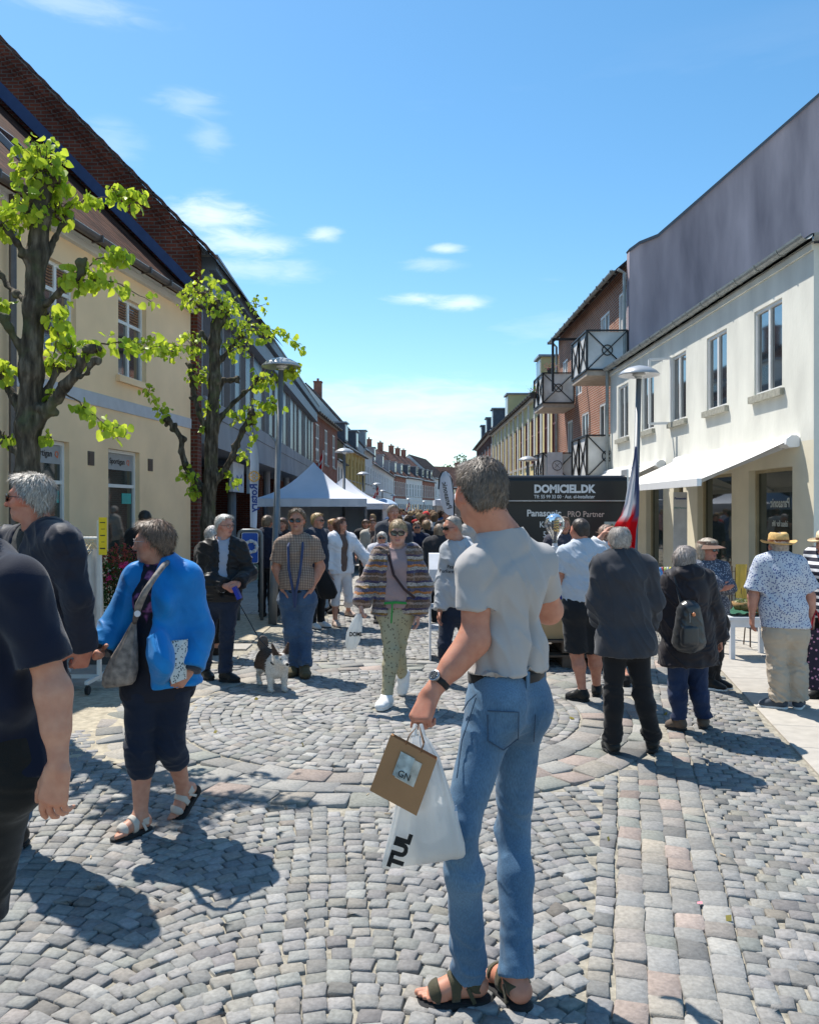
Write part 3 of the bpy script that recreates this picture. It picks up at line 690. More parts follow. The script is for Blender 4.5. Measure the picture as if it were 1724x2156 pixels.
mb = MB(); fbox(mb, fm, 0, fm.L, 6.621, 6.72, -6, .18); fbox(mb, fm, 0, fm.L, 6.721, 7.0, -6, .34); mb.build('roof_edge', mat('grey_metal_dark', (.11, .14, .18), .5, .1), mo)
mb = MB(); fbox(mb, fm, 0, fm.L, 7.001, 7.05, -6, .37); mb.build('coping', M_ZINC, mo)
mb = MB(); fbox(mb, fm, 0, fm.L, 3.1, 3.4, -6, .12); fbox(mb, fm, 0, fm.L, 3.403, 3.75, -6, .10); fbox(mb, fm, 0, fm.L, 3.753, 4.1, -6, .12); mb.build('concrete_band', M_CONC, mo)
mb = MB(); fbox(mb, fm, 0, fm.L, 4.1, 6.2, -6, -.02); mb.build('wall', mat('dark_backing', (.02, .02, .025), .6), mo)
pm = [mat('panel_brown', (.06, .038, .034), .6, .3, spec=.2), mat('panel_navy', (.014, .022, .05), .3, .2, spec=.3), mat('panel_grey', (.07, .075, .09), .6, .2, spec=.2), mat('panel_black', (.012, .013, .018), .3, .1, spec=.3)]
a = .05; k = 0
while a < fm.L-.3:
    w = .62 if k % 3 else .9
    mb = MB(); fbox(mb, fm, a, a+w-.03, 4.13, 6.17, -.02, .02+.01*(k % 2)); mb.build('window_panel', pm[[0, 1, 3, 0, 2, 1, 0, 3][k % 8]], mo); a += w; k += 1
mb = MB(); a = .05; k = 0
while a < fm.L-.3:
    w = .62 if k % 3 else .9
    fbox(mb, fm, a-.026, a-.002, 4.1, 6.2, -.02, .03 if k % 3 else .045); a += w; k += 1
mb.build('fins', mat('fin_white', (.40, .42, .46), .5), mo)
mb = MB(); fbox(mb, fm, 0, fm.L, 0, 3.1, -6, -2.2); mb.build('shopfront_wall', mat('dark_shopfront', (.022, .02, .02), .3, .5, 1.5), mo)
for a0, a1 in ((1.6, 4.2), (9, 10.2), (15, 16), (20, 21)): mb = MB(); fbox(mb, fm, a0, a1, 0, 3.1, -2.2, -1.2); mb.build('brick_pier', B_BRK, mo)
for a0 in (6, 12.5, 18, 23.8): MB().tube([fm.pt(a0, 0, -.5), fm.pt(a0, 3.1, -.5)], .12, 10).build('column', M_CONC, mo)
s0 = fm.at(678, 1050)[0]
for a0, w, z0, z1 in ((4.6, 1.6, 2.2, 3.0), (7.2, 1.0, 2.2, 3.0)):
    mb = MB(); fbox(mb, fm, a0, a0+w, z0, z1, -.3, -.2); sg = mb.build('shop_sign', mat('sign_white', (.62, .63, .66), .5), mo)
    mb = MB(); q = [(.15, .2), (.35, .6), (.6, .45), (.8, .65), (.85, .2), (.6, .3), (.4, .12)]
    mb.add([fm.pt(a0+w*x, z0+(z1-z0)*y, -.198) for x, y in q], [tuple(range(7))]); mb.build('emblem', mat('sign_blue', (.02, .07, .32), .5), sg)
# white edge dormers of the house behind, seen above the modern roof
dh = thing('town_house', 'house with white dormers standing above the far end of the modern roof edge', 'house', (-8, 40, 0))
fd = Fac((-6.1, 36.5), (-6.2, 46), -1)
mb = MB(); fbox(mb, fd, 0, 9, 0, 7.2, -6, 0); mb.build('wall', B_BRK, dh)
gable_roof(dh, fd, 0, 9.3, 7.1, 42, 8, T_BRN, B_BRK)
for a0 in (1.2, 4.4, 7.4): dormer(dh, fd, a0, 1.3, 7.4, 1.25, -.1, 2.2, M_WHT)
chimney(dh, fd, 9.2, -1, 7.5, 1.2, B_BRK, .6)
# ===== row houses
T_RED = tile_mat('pantiles_red', (.42, .16, .085), (.30, .11, .07)); T_DRK = tile_mat('pantiles_dark', (.085, .06, .055), (.055, .045, .045)); T_BR2 = tile_mat('pantiles_faded', (.24, .13, .10), (.16, .10, .085))
B_RED = brick_mat('brick_red', (.34, .10, .055), (.26, .075, .045), (.34, .28, .24), dirt=.2)
B_ORG = brick_mat('brick_orange', (.38, .12, .055), (.27, .08, .04), (.46, .38, .31), dirt=.15, ms=.016)
B_YEL = brick_mat('brick_yellow', (.30, .24, .13), (.24, .19, .10), (.25, .22, .16), dirt=.25)
M_MUST = mat('mustard_render', (.55, .38, .13), .85, .1, 2); M_PWHT = mat('pale_render', (.62, .62, .62), .85, .08, 2); M_CRM = mat('cream_render', (.72, .58, .28), .85, .07, 2)
M_DARKW = mat('dark_timber', (.05, .035, .03), .6)
def row_house(name, label, p0, p1, side, eave, mw, mr, pitch=42, depth=9, cols=4, mgable=None, wz=(3.9, 5.5), ww=.95, shop=M_PWHT, dorm=0, dmat=None, chim=(), cornice=M_WHT, frame=None, gz=(.7, 2.6), pil=None, cat='house', wh=(.62,)):
    f = Fac(p0, p1, side); t = thing(name, label, cat, (*((f.p0+f.u*f.L/2)-f.n*2), 0)); Ln = f.L
    st = Ln/cols; up = [((i+.5)*st-ww/2, (i+.5)*st+ww/2, *wz) for i in range(cols)]
    gr = [((i+.5)*st-st*.36, (i+.5)*st+st*.36, *gz) for i in range(cols)]
    wall_mb(f, 0, Ln, 3.15, eave, up, .1).build('wall', mw, t)
    wall_mb(f, 0, Ln, 0, 3.15, gr, .12).build('shopfront_wall', shop, t)
    for o in up: window(t, f, *o, rec=.07, fw=.07, v=(.5,), h=wh, mf=frame, sill=True)
    for o in gr: window(t, f, *o, rec=.09, fw=.08, v=(), name='shop_window', sill=False, mg=M_GLASSB)
    mb = MB(); fbox(mb, f, 0, Ln, eave-.28, eave-.02, 0, .16); fbox(mb, f, 0, Ln, 3.1, 3.25, 0, .08); mb.build('cornice', cornice, t)
    if pil is not None:
        for i in range(cols+1): mb = MB(); fbox(mb, f, max(0, i*st-.12), min(Ln, i*st+.12), 3.251, eave-.281, 0, .07); mb.build('pilaster', pil, t)
    gable_roof(t, f, 0, Ln, eave, pitch, depth, mr, mgable or mw, over=.25)
    for i in range(dorm): dormer(t, f, Ln*(i+.5)/dorm, 1.3, eave+.35, 1.35, -.25, 2.4, dmat or M_ZINC)
    for (a, z) in chim: chimney(t, f, a*Ln, -depth/2, eave+math.tan(R(pitch))*depth/2-.5, z, B_RED, .7)
    return t, f
# left side
t, f = row_house('brick_house', 'red brick house with tall white multipane windows next to the modern block', (-4.96, 41.55), (-4.6, 51.6), -1, 7.0, B_RED, T_DRK, cols=3, wz=(4.3, 6.3), ww=1.25, depth=8, pitch=40, chim=((.1, 1.5),), wh=(.33, .62, .3), cornice=M_SILL)
row_house('house', 'low white rendered house between the brick house and the mustard house', (-4.6, 51.65), (-4.56, 56), -1, 5.0, M_WHT, T_DRK, cols=2, wz=(3.5, 4.5), ww=.6, depth=7, pitch=35, frame=M_DARKW)
row_house('house', 'mustard yellow house with pale pilasters and grey dormers behind the second tent', (-4.56, 56.05), (-3.83, 68.6), -1, 6.3, M_MUST, T_DRK, cols=6, mgable=B_YEL, depth=10, dorm=2, dmat=M_SLATE, pil=M_CRM, frame=M_MUST)
row_house('house', 'narrow white house under a steep dark roof with a tall zinc dormer', (-3.83, 68.65), (-3.5, 76), -1, 7.0, M_WHT, T_DRK, cols=3, wz=(4, 5.6), depth=10, pitch=48, dorm=1, chim=((.9, 1.5),))
row_house('house', 'long pale house with orange tile roof and three dormers', (-3.5, 76.05), (-2.1, 109), -1, 6.2, M_PWHT, T_RED, cols=13, wz=(3.8, 5.5), dorm=3, chim=((.35, 1.2), (.95, 1.8)), pitch=40)
row_house('brick_house', 'red brick house with closely spaced windows beyond the long pale house', (-2.1, 109.1), (-.5, 118), -1, 6.5, B_RED, T_BR2, cols=6, wz=(3.7, 5.6), ww=.8, chim=((.5, 1.5),), dorm=2)
row_house('house', 'pinkish white house between two brick houses', (-.5, 118.1), (2.0, 128), -1, 6.6, M_PWHT, T_BR2, cols=6, wz=(3.7, 5.6), ww=.85, chim=((.2, 1.5), (.8, 1.5)), dorm=2, dmat=M_SLATE)
row_house('brick_house', 'orange red brick house with pale window bands far down the street', (2.0, 128.1), (4.3, 138), -1, 6.5, B_RED, T_BR2, cols=6, wz=(3.7, 5.6), ww=.85, chim=((.2, 1.5), (.6, 1.5)), dorm=3, dmat=M_SLATE)
row_house('house', 'pale house closing the far left side of the street', (4.3, 138.1), (7.5, 152), -1, 7.2, M_PWHT, T_DRK, cols=5, wz=(4, 5.8), dorm=0)
row_house('brick_house', 'brick house across the far end of the street bend', (7.6, 152), (17, 160), -1, 6.0, B_RED, T_BR2, cols=6, chim=((.5, 1.3),))
# ===== white building, right
M_WR = mat('white_lime_render', (.76, .75, .67), .88, .15, 1.9, .005, 28, stretch=(1, 1, .4), detail=8)
M_BEIGE = mat('beige_render', (.76, .70, .54), .85, .08, 2, .002, 60)
fw_ = Fac((5.45, 22.0), (5.617, 11.26), -1)
wb = thing('building', 'cream white two storey shop building with open window and white awnings on the right', 'building', (6.6, 16, 0))
def fz(f, px, py): return f.at(px, py)
ops = []
for (xl, xr, yt, yb2) in ((1302, 1320.5, 823, 927), (1352, 1374, 797, 900), (1414, 1441, 766, 872), (1489.5, 1526, 709, 860), (1590, 1641, 640, 829)):
    s0, zt = fw_.at(xl, yt+8); s1, zb = fw_.at(xr, yb2); ops.append((s0-.04, s1+.08, 3.55, 4.92))
shops = []
for (xl, xr) in ((1360, 1396), (1418, 1438), (1468, 1540), (1576, 1668)): s0, s1 = fw_.at(xl, 0)[0], fw_.at(xr, 0)[0]; shops.append((min(s0, s1), max(s0, s1), .0 if xl == 1418 else .45, 2.36))
wall_mb(fw_, 0, fw_.L, 2.7, 5.42, ops, .13).build('wall', M_WR, wb)
wall_mb(fw_, 0, fw_.L, 0, 2.7, shops, .2).build('shopfront_wall', M_BEIGE, wb)
cnr = fw_.pt(fw_.L, 0); mb = MB()
mb.quad(cnr, (cnr[0]+5.5, cnr[1]-1.6, 0), (cnr[0]+5.5, cnr[1]-1.6, 5.42), (cnr[0], cnr[1], 5.42)); mb.build('side_wall', M_WR, wb)
for i, o in enumerate(ops):
    w = window(wb, fw_, *o, rec=.075, fw=.05, v=(.5,), sill=True, msill=mat('grey_sill', (.36, .35, .29), .9, .3, 20, .004, 60), label='window with one sash swung open' if i == 2 else None)
    if i == 2:
        mb = MB(); a0, a1, z0, z1 = o; hinge = Vector(fw_.pt(a0, 0, .0)).xy; dr = (fw_.n*.93-fw_.u*.35).normalized(); wd = .44
        def sp(t, z): p = hinge+dr*wd*t; return (p.x, p.y, z)
        for (A_, B_) in (((0, z0), (1, z0)), ((0, z1), (1, z1)), ((0, z0), (0, z1)), ((1, z0), (1, z1))): mb.bar(sp(*A_), sp(*B_), .05, .05)
        mb.build('open_sash', M_FRAME, wb)
for o in shops:
    w = window(wb, fw_, *o, rec=.16, fw=.05, v=(), sill=False, name='shop_window', mf=mat('beige_frame', (.42, .35, .22), .6), mg=M_GLASSB)
dxl = (-fw_.u.x, -fw_.u.y, 0); so_ = shops[3]; ctr_ = (so_[0]+so_[1])/2
text_obj('window_lettering', 'Panasonic', .2, mat('film_white', (.55, .58, .55), .6), wb, fw_.pt(ctr_+.05, 1.82, -.14), (-fw_.u.x, -fw_.u.y, 0), (0, 0, 1), ext=.0008, bold=.004, squeeze=.8)
text_obj('window_lettering', 'ideas for life', .13, _m['film_white'], wb, fw_.pt(ctr_+.05, 1.50, -.14), (-fw_.u.x, -fw_.u.y, 0), (0, 0, 1), ext=.0008, bold=.002, squeeze=.8)
# eave line, gutter and thin roof edge
gr_m = mat('grey_zinc_gutter', (.30, .32, .31), .45, .2, 6, metal=.3)
mb = MB(); q = [(0, 5.55, .05), (fw_.L+.05, 5.55, .05), (fw_.L+.15, 6.3, -4.0), (0, 6.3, -4.0)]; mb.quad(*[fw_.pt(*x) for x in q]); mb.quad(*[fw_.pt(a, z-.12, o) for a, z, o in q])
cr = Vector(fw_.pt(fw_.L+.05, 5.55, .05)); cr2 = Vector((cr.x+5.4, cr.y-1.65, 5.55)); mb.quad(cr, cr2, cr2+Vector((0, 4, .7)), Vector(fw_.pt(fw_.L+.15, 6.3, -4))); mb.build('roof', M_SLATE, wb)
mb = MB(); r = .085; n = 8
def gut(mb, P, Q, nrm):
    P, Q, nrm = Vector(P), Vector(Q), Vector(nrm)
    vs = [X+nrm*(.09+r*math.cos(math.pi+math.pi*k/n))+Vector((0, 0, -.03+r*math.sin(math.pi+math.pi*k/n))) for X in (P, Q) for k in range(n+1)]
    mb.add(vs, [(k, k+1, n+2+k, n+1+k) for k in range(n)])
    Ld = (Q-P).length; t = .3
    while t < Ld: X = P.lerp(Q, t/Ld); mb.tube([X+nrm*(.09+(r+.006)*math.cos(math.pi+math.pi*k/6))+Vector((0, 0, -.03+(r+.006)*math.sin(math.pi+math.pi*k/6))) for k in range(7)], .01, 5); t += .75
gut(mb, fw_.pt(0, 5.58, .03), fw_.pt(fw_.L+.05, 5.58, .03), (fw_.n.x, fw_.n.y, 0)); e2 = (cr2-cr).normalized(); gut(mb, cr-Vector((0, 0, .02)), cr2-Vector((0, 0, .02)), (-e2.y*-1, -e2.x, 0) if 0 else (e2.y, -e2.x, 0))
mb.build('gutter', gr_m, wb)
mb = MB(); fbox(mb, fw_, 0, fw_.L, 5.34, 5.46, 0, .03); mb.build('cornice', M_WR, wb)
mb = MB(); mb.tube([fw_.pt(.06, 5.5, .1), fw_.pt(.06, 0, .1)], .045); mb.build('drainpipe', gr_m, wb)
# awnings
M_AWN = mat('awning_cloth', (.70, .69, .66), .7, .04, 3); M_AWNC = mat('awning_case_white', (.82, .82, .82), .35, .04)
def awning(s0, s1, zc, proj, zf, label):
    c = fw_.pt((s0+s1)/2, 0, .1); t = thing('awning', label, 'awning', (c[0], c[1], zf))
    mb = MB(); pr = [(.0, .02), (.0, .14), (.04, .17), (.12, .17), (.19, .12), (.2, .04), (.15, .0), (.03, .0)]
    vs = [fw_.pt(s, zc+z, o+.005) for s in (s0, s1) for o, z in pr]; k = len(pr)
    mb.add(vs, [(i, (i+1) % k, k+(i+1) % k, k+i) for i in range(k)]+[tuple(range(k)), tuple(range(2*k-1, k-1, -1))]); smooth_angle(mb.build('casing', M_AWNC, t))
    mb = MB(); n = 12; vs = []; 
    for j in range(n+1):
        u_ = j/n; o = .14+(proj-.14)*u_; z = zc+.10+(zf+.06-zc-.10)*u_-.014*math.sin(math.pi*u_)
        for dz in (0, -.006): vs += [fw_.pt(s0+.06, z+dz, o), fw_.pt(s1-.06, z+dz, o)]
    mb.add(vs, [(4*j, 4*j+1, 4*j+5, 4*j+4) for j in range(n)]+[(4*j+2, 4*j+3, 4*j+7, 4*j+6) for j in range(n)]); mb.build('canopy', M_AWN, t)
    mb = MB(); fbox(mb, fw_, s0+.03, s1-.03, zf-.04, zf+.07, proj-.005, proj+.06); mb.build('front_bar', M_AWNC, t)
    for s in (s0+.25, s1-.25):
        d = 1 if s < (s0+s1)/2 else -1
        mb = MB(); mb.bar(fw_.pt(s, zc+.02, .12), fw_.pt(s+d*.5, (zc+zf)/2, proj*.5), .04, .06); mb.bar(fw_.pt(s+d*.5, (zc+zf)/2, proj*.5), fw_.pt(s+d*.05, zf, proj), .035, .05); mb.build('arm', mat('arm_grey', (.55, .55, .56), .4), t)
awning(fw_.at(1436, 0)[0], fw_.at(1688, 0)[0]-.05, 2.62, 1.42, 2.10, 'long white awning over the shop windows of the white building')
awning(.05, fw_.at(1401, 0)[0], 2.62, 1.35, 2.12, 'shorter white awning behind the lamp post on the white building')
# ===== brick house with purple party wall and balconies
fb = Fac((6.0, 22.05), (5.9, 32.1), 1); fb.n = Vector((-1, 0)); 
bh = thing('brick_house', 'three storey orange brick house with framed balconies and a bare purple grey gable wall', 'house', (8, 26, 0))
M_PURP = mat('purple_grey_cement', (.46, .385, .41), .85, .45, 1.1, .006, 20, stretch=(1.2, 1.2, .22), c2=(.25, .215, .245), detail=8)
mb = MB(); P = [(5.98, 22.05, 0), (5.98, 22.05, 8.75), (6.25, 22.05, 8.95), (6.75, 22.05, 9.15), (14, 22.05, 15.5), (22, 22.05, 8), (22, 22.05, 0)]
mb.add(P, [tuple(range(7))]); mb.quad((5.98, 22.05, 0), (5.98, 22.05, 8.75), (5.98, 22.3, 8.75), (5.98, 22.3, 0)); mb.build('gable_wall', M_PURP, bh)
mb = MB(); pr = P[1:5]
for a_, b_ in zip(pr[:-1], pr[1:]): mb.bar(Vector(a_)+Vector((0, .1, .03)), Vector(b_)+Vector((0, .1, .03)), .34, .07)
mb.build('coping', mat('dark_zinc', (.10, .115, .14), .4, .1), bh)
def at_b(xl, xr): a, b = fb.at(xl, 0)[0], fb.at(xr, 0)[0]; return min(a, b), max(a, b)
ops = []
for (xl, xr, z0, z1) in ((1278, 1322, 5.9, 7.9), (1242, 1262, 6.2, 7.6), (1238, 1265, 3.6, 5.0), (1212, 1222, 3.6, 5.0), (1198, 1206, 3.2, 5.0), (1200, 1212, 5.9, 7.4)):
    a, b = at_b(xl, xr); ops.append((a+.02, b, z0, z1))
ops = [o for o in ops if o[0] >= 0 and o[1] <= fb.L]
ops = [(.35, 1.15, 5.75, 7.85), (2.2, 3.3, 6.3, 7.7), (5.9, 6.9, 5.75, 7.6), (8.3, 9.2, 6.1, 7.4), (2.3, 3.4, 3.65, 5.0), (4.9, 5.9, 3.3, 5.0), (7.4, 8.3, 3.3, 5.0)]
wall_mb(fb, 0, fb.L, 0, 8.5, ops, .1).build('wall', B_ORG, bh)
for o in ops: window(bh, fb, *o, rec=.06, fw=.06, v=(.5,), sill=False, curtain=o[3] > 7)
gable_roof(bh, fb, .3, fb.L+.1, 8.62, 40, 12, T_DRK, None, over=.28, gutter=gr_m)
mb = MB(); mb.quad(fb.pt(fb.L, 0), fb.pt(fb.L, 8.5), fb.pt(fb.L, 8.5, -9), fb.pt(fb.L, 0, -9)); mb.build('far_wall', B_ORG, bh)
mb = MB(); mb.tube([fb.pt(.12, 8.3, .3), fb.pt(.12, 8.2, .12), fb.pt(.12, 5.0, .12)], .05); mb.build('drainpipe', gr_m, bh); mb = MB(); mb.tube([fb.pt(fb.L-.1, 8.35, .3), fb.pt(fb.L-.1, 8.15, .1), fb.pt(fb.L-.1, 0, .1)], .045); mb.build('drainpipe', gr_m, bh)
M_BALF = mat('balcony_black_steel', (.02, .02, .022), .5); M_BALP = mat('balcony_panel', (.64, .64, .63), .7, .3, 1.4, c2=(.45, .45, .43))
def balcony(s0, s1, z0, z1, pr=1.15, open_end=False):
    mb = MB(); fbox(mb, fb, s0, s1, z0-.16, z0, .02, pr); b = mb.build('balcony', mat('balcony_slab', (.42, .36, .30), .8, .2), bh)
    mb = MB(); fbox(mb, fb, s0, s0+.02, z0+.03, z1-.03, .05, pr-.03); fbox(mb, fb, s1-.02, s1, z0+.03, z1-.03, .05, pr-.03); fbox(mb, fb, s0+.03, s1-.03, z0+.03, z1-.03, pr-.03, pr-.01); mb.build('balcony_panel', M_BALP, b)
    mb = MB(); y = -.012
    def fr(P0, P1, P2, P3):
        for a_, c_ in ((P0, P1), (P1, P2), (P2, P3), (P3, P0)): mb.bar(a_, c_, .045, .045)
        mb.bar(P0, P2, .028, .028); mb.bar(P1, P3, .028, .028)
        c = (Vector(P0)+Vector(P2))/2; u_ = (Vector(P1)-Vector(P0)).normalized(); v_ = (Vector(P3)-Vector(P0)).normalized()
        rr = min((Vector(P1)-Vector(P0)).length, (Vector(P3)-Vector(P0)).length)*.13
        mb.tube([c+(u_*math.cos(t)+v_*math.sin(t))*rr for t in [k*math.pi/8 for k in range(17)]], .016, 5)
    fr(fb.pt(s0-.02, z0, .04), fb.pt(s0-.02, z0, pr), fb.pt(s0-.02, z1, pr), fb.pt(s0-.02, z1, .04))
    h = (s0+s1)/2
    fr(fb.pt(s0, z0, pr+.01), fb.pt(h, z0, pr+.01), fb.pt(h, z1, pr+.01), fb.pt(s0, z1, pr+.01)); fr(fb.pt(h, z0, pr+.01), fb.pt(s1, z0, pr+.01), fb.pt(s1, z1, pr+.01), fb.pt(h, z1, pr+.01))
    fr(fb.pt(s1+.02, z0, .04), fb.pt(s1+.02, z0, pr), fb.pt(s1+.02, z1, pr), fb.pt(s1+.02, z1, .04))
    mb.build('railing_frame', M_BALF, b); return b
for s0 in (.1, 7.0):
    for z0, z1 in ((5.55, 6.62), (2.62, 3.75)): balcony(s0, s0+1.9, z0, z1)
mb = MB(); mb.bar(fb.pt(5.9, 5.8, 1.0), fb.pt(5.9, 7.6, 1.0), .08); mb.bar(fb.pt(5.9, 7.6, 1.0), fb.pt(5.9, 7.6, .0), .08); mb.build('door_frame', M_BALF, bh)
# flower pots on the balconies
def pot(x, y, z, label, cols, r=.14):
    t = thing('flower_pot', label, 'flower pot', (x, y, z)); MB().lathe((x, y, z), [(.001, 0), (r*.7, 0), (r, .22), (r*.9, .22)], 14).build('pot', mat('pot_dark', (.06, .05, .045), .7), t)
    r_ = np.random.RandomState(int(x*100) % 1000); n = 160; c = np.array((x, y, z+.3))+r_.randn(n, 3)*np.array((.11, .11, .08)); leaf_cloud('flowers', c, .035, np.array(cols)[r_.randint(0, len(cols), n)], r_, t)
def leaf_cloud(name, C, size, cols, r_, parent=None, loc=None, m=None, shape=None):
    n = len(C); sh = np.array(shape if shape is not None else [(-.5, 0), (0, -.45), (.5, 0), (0, .55)]); k = len(sh)
    a = r_.randn(n, 3); a /= np.linalg.norm(a, axis=1)[:, None]; b = np.cross(a, r_.randn(n, 3)); b /= np.linalg.norm(b, axis=1)[:, None]
    s = size*(.6+.8*r_.rand(n, 1))
    V = (C[:, None]+(a*s)[:, None]*sh[None, :, :1]+(b*s)[:, None]*sh[None, :, 1:]).reshape(-1, 3); Fq = np.arange(n*k).reshape(n, k)
    return np_obj(name, V, Fq, m or M_LEAFC, parent, loc, smooth=False, vcol=np.repeat(cols, k, 0))
def _leafm(nt, b):
    N = nt.nodes; Lk = nt.links.new; at = N.new('ShaderNodeVertexColor'); at.layer_name = 'Col'; Lk(at.outputs[0], b.inputs['Base Color'])
    tr = N.new('ShaderNodeBsdfTranslucent'); Lk(at.outputs[0], tr.inputs[0]); ms = N.new('ShaderNodeMixShader'); ms.inputs[0].default_value = .5
    o = [x for x in N if x.type == 'OUTPUT_MATERIAL'][0]; Lk(b.outputs[0], ms.inputs[1]); Lk(tr.outputs[0], ms.inputs[2]); Lk(ms.outputs[0], o.inputs[0])
M_LEAFC = nodes_mat('leaf', _leafm, .45, .35)
pot(5.1, 29.3, 6.85-.25, 'pot of pink flowers on the far upper balcony', [(.6, .1, .15), (.1, .2, .04), (.5, .2, .2)])
pot(4.65, 30.4, 5.9, 'green planter hanging on the far upper balcony rail', [(.1, .22, .04), (.14, .28, .05), (.5, .08, .1)])
# cream house with pilasters, dark brick house, right row
row_house('house', 'cream yellow house with white pilasters and tall narrow windows beyond the balconies', (5.9, 32.2), (5.85, 57), 1, 7.15, M_CRM, T_DRK, cols=13, wz=(3.9, 6.1), ww=.85, pil=M_WHT, frame=mat('window_paint_maroon', (.16, .05, .04), .5), depth=10, pitch=22, dorm=2, dmat=M_CRM)
row_house('brick_house', 'dark brick house with slate mansard dormers at the far right of the street', (5.85, 57.1), (6.2, 75), 1, 7.4, B_BRK, T_DRK, cols=6, wz=(4.6, 6.5), depth=10, pitch=24, dorm=3, dmat=M_SLATE)
row_house('house', 'grey house next along the right side past the dark brick house', (6.2, 75.1), (10, 100), 1, 6.5, M_PWHT, T_DRK, cols=8, pitch=24)
# ---------------------------------------------------------------- pollarded lime trees
def _bark(nt, b):
    N = nt.nodes; Lk = nt.links.new; tc = N.new('ShaderNodeTexCoord'); m = N.new('ShaderNodeMapping'); m.inputs['Scale'].default_value = (1, 1, .22); Lk(tc.outputs['Object'], m.inputs[0])
    n = N.new('ShaderNodeTexNoise'); n.inputs['Scale'].default_value = 24; n.inputs['Detail'].default_value = 8; Lk(m.outputs[0], n.inputs['Vector'])
    n2 = N.new('ShaderNodeTexNoise'); n2.inputs['Scale'].default_value = 5; n2.inputs['Detail'].default_value = 5; Lk(tc.outputs['Object'], n2.inputs['Vector'])
    r = N.new('ShaderNodeValToRGB'); e = r.color_ramp.elements; e[0].position = .3; e[0].color = (.026, .021, .016, 1); e[1].position = .72; e[1].color = (.19, .16, .12, 1); x = e.new(.52); x.color = (.08, .066, .048, 1); Lk(n.outputs['Fac'], r.inputs[0])
    r2 = N.new('ShaderNodeValToRGB'); r2.color_ramp.elements[0].position = .52; r2.color_ramp.elements[1].position = .66; Lk(n2.outputs['Fac'], r2.inputs[0])
    mx = N.new('ShaderNodeMixRGB'); mx.inputs[2].default_value = (.10, .115, .055, 1); mu = N.new('ShaderNodeMath'); mu.operation = 'MULTIPLY'; mu.inputs[1].default_value = .6; Lk(r2.outputs[0], mu.inputs[0]); Lk(mu.outputs[0], mx.inputs[0]); Lk(r.outputs[0], mx.inputs[1]); Lk(mx.outputs[0], b.inputs['Base Color'])
    bp = N.new('ShaderNodeBump'); bp.inputs['Strength'].default_value = 1; bp.inputs['Distance'].default_value = .02; Lk(n.outputs['Fac'], bp.inputs['Height']); Lk(bp.outputs[0], b.inputs['Normal'])
M_BARK = nodes_mat('lime_bark', _bark, .9, .2)
HEART = np.array([(0, -.50), (.22, -.34), (.40, -.08), (.46, .18), (.34, .40), (.14, .44), (0, .34), (-.14, .44), (-.34, .40), (-.46, .18), (-.40, -.08), (-.22, -.34)])
def leaves(name, C, D, size, par, seed, c_lo=(.20, .34, .02), c_hi=(.68, .78, .07), down=.9):
    """heart-shaped leaves hanging at C, tips along D, folded on the midrib"""
    r = np.random.RandomState(seed); n = len(C); tip = D+r.randn(n, 3)*.45-UP*down; tip /= np.linalg.norm(tip, axis=1)[:, None]
    nr = r.randn(n, 3)*A(1, 1, .7)+UP*.35; sd = np.cross(tip, nr); sd /= np.linalg.norm(sd, axis=1)[:, None]; nr = np.cross(sd, tip); s = size*(.45+.85*r.rand(n, 1))
    x, y = HEART[:, 0], HEART[:, 1]
    V = C[:, None]+(tip*s)[:, None]*(.34-y)[None, :, None]+(sd*s)[:, None]*x[None, :, None]+(nr*s)[:, None]*((.28+.25*r.rand(n))[:, None, None]*np.abs(x)[None, :, None]-.25*((y-.1)**2)[None, :, None])+r.randn(n, 12, 3)*size*.025
    V = V.reshape(-1, 3); b = (np.arange(n)*12)[:, None]
    F1 = b+np.array([[0, 1, 2, 3, 6]]); F2 = b+np.array([[3, 4, 5, 6]]); F3 = b+np.array([[0, 6, 9, 10, 11]]); F4 = b+np.array([[6, 7, 8, 9]])
    Fs = [tuple(f) for f in np.concatenate([F1, F3])]+[tuple(f) for f in np.concatenate([F2, F4])]
    t = r.rand(n, 1)**.8; col = np.array(c_lo)*(1-t)+np.array(c_hi)*t; return np_obj(name, V, Fs, M_LEAFC, par, smooth=True, vcol=np.repeat(col, 12, 0))
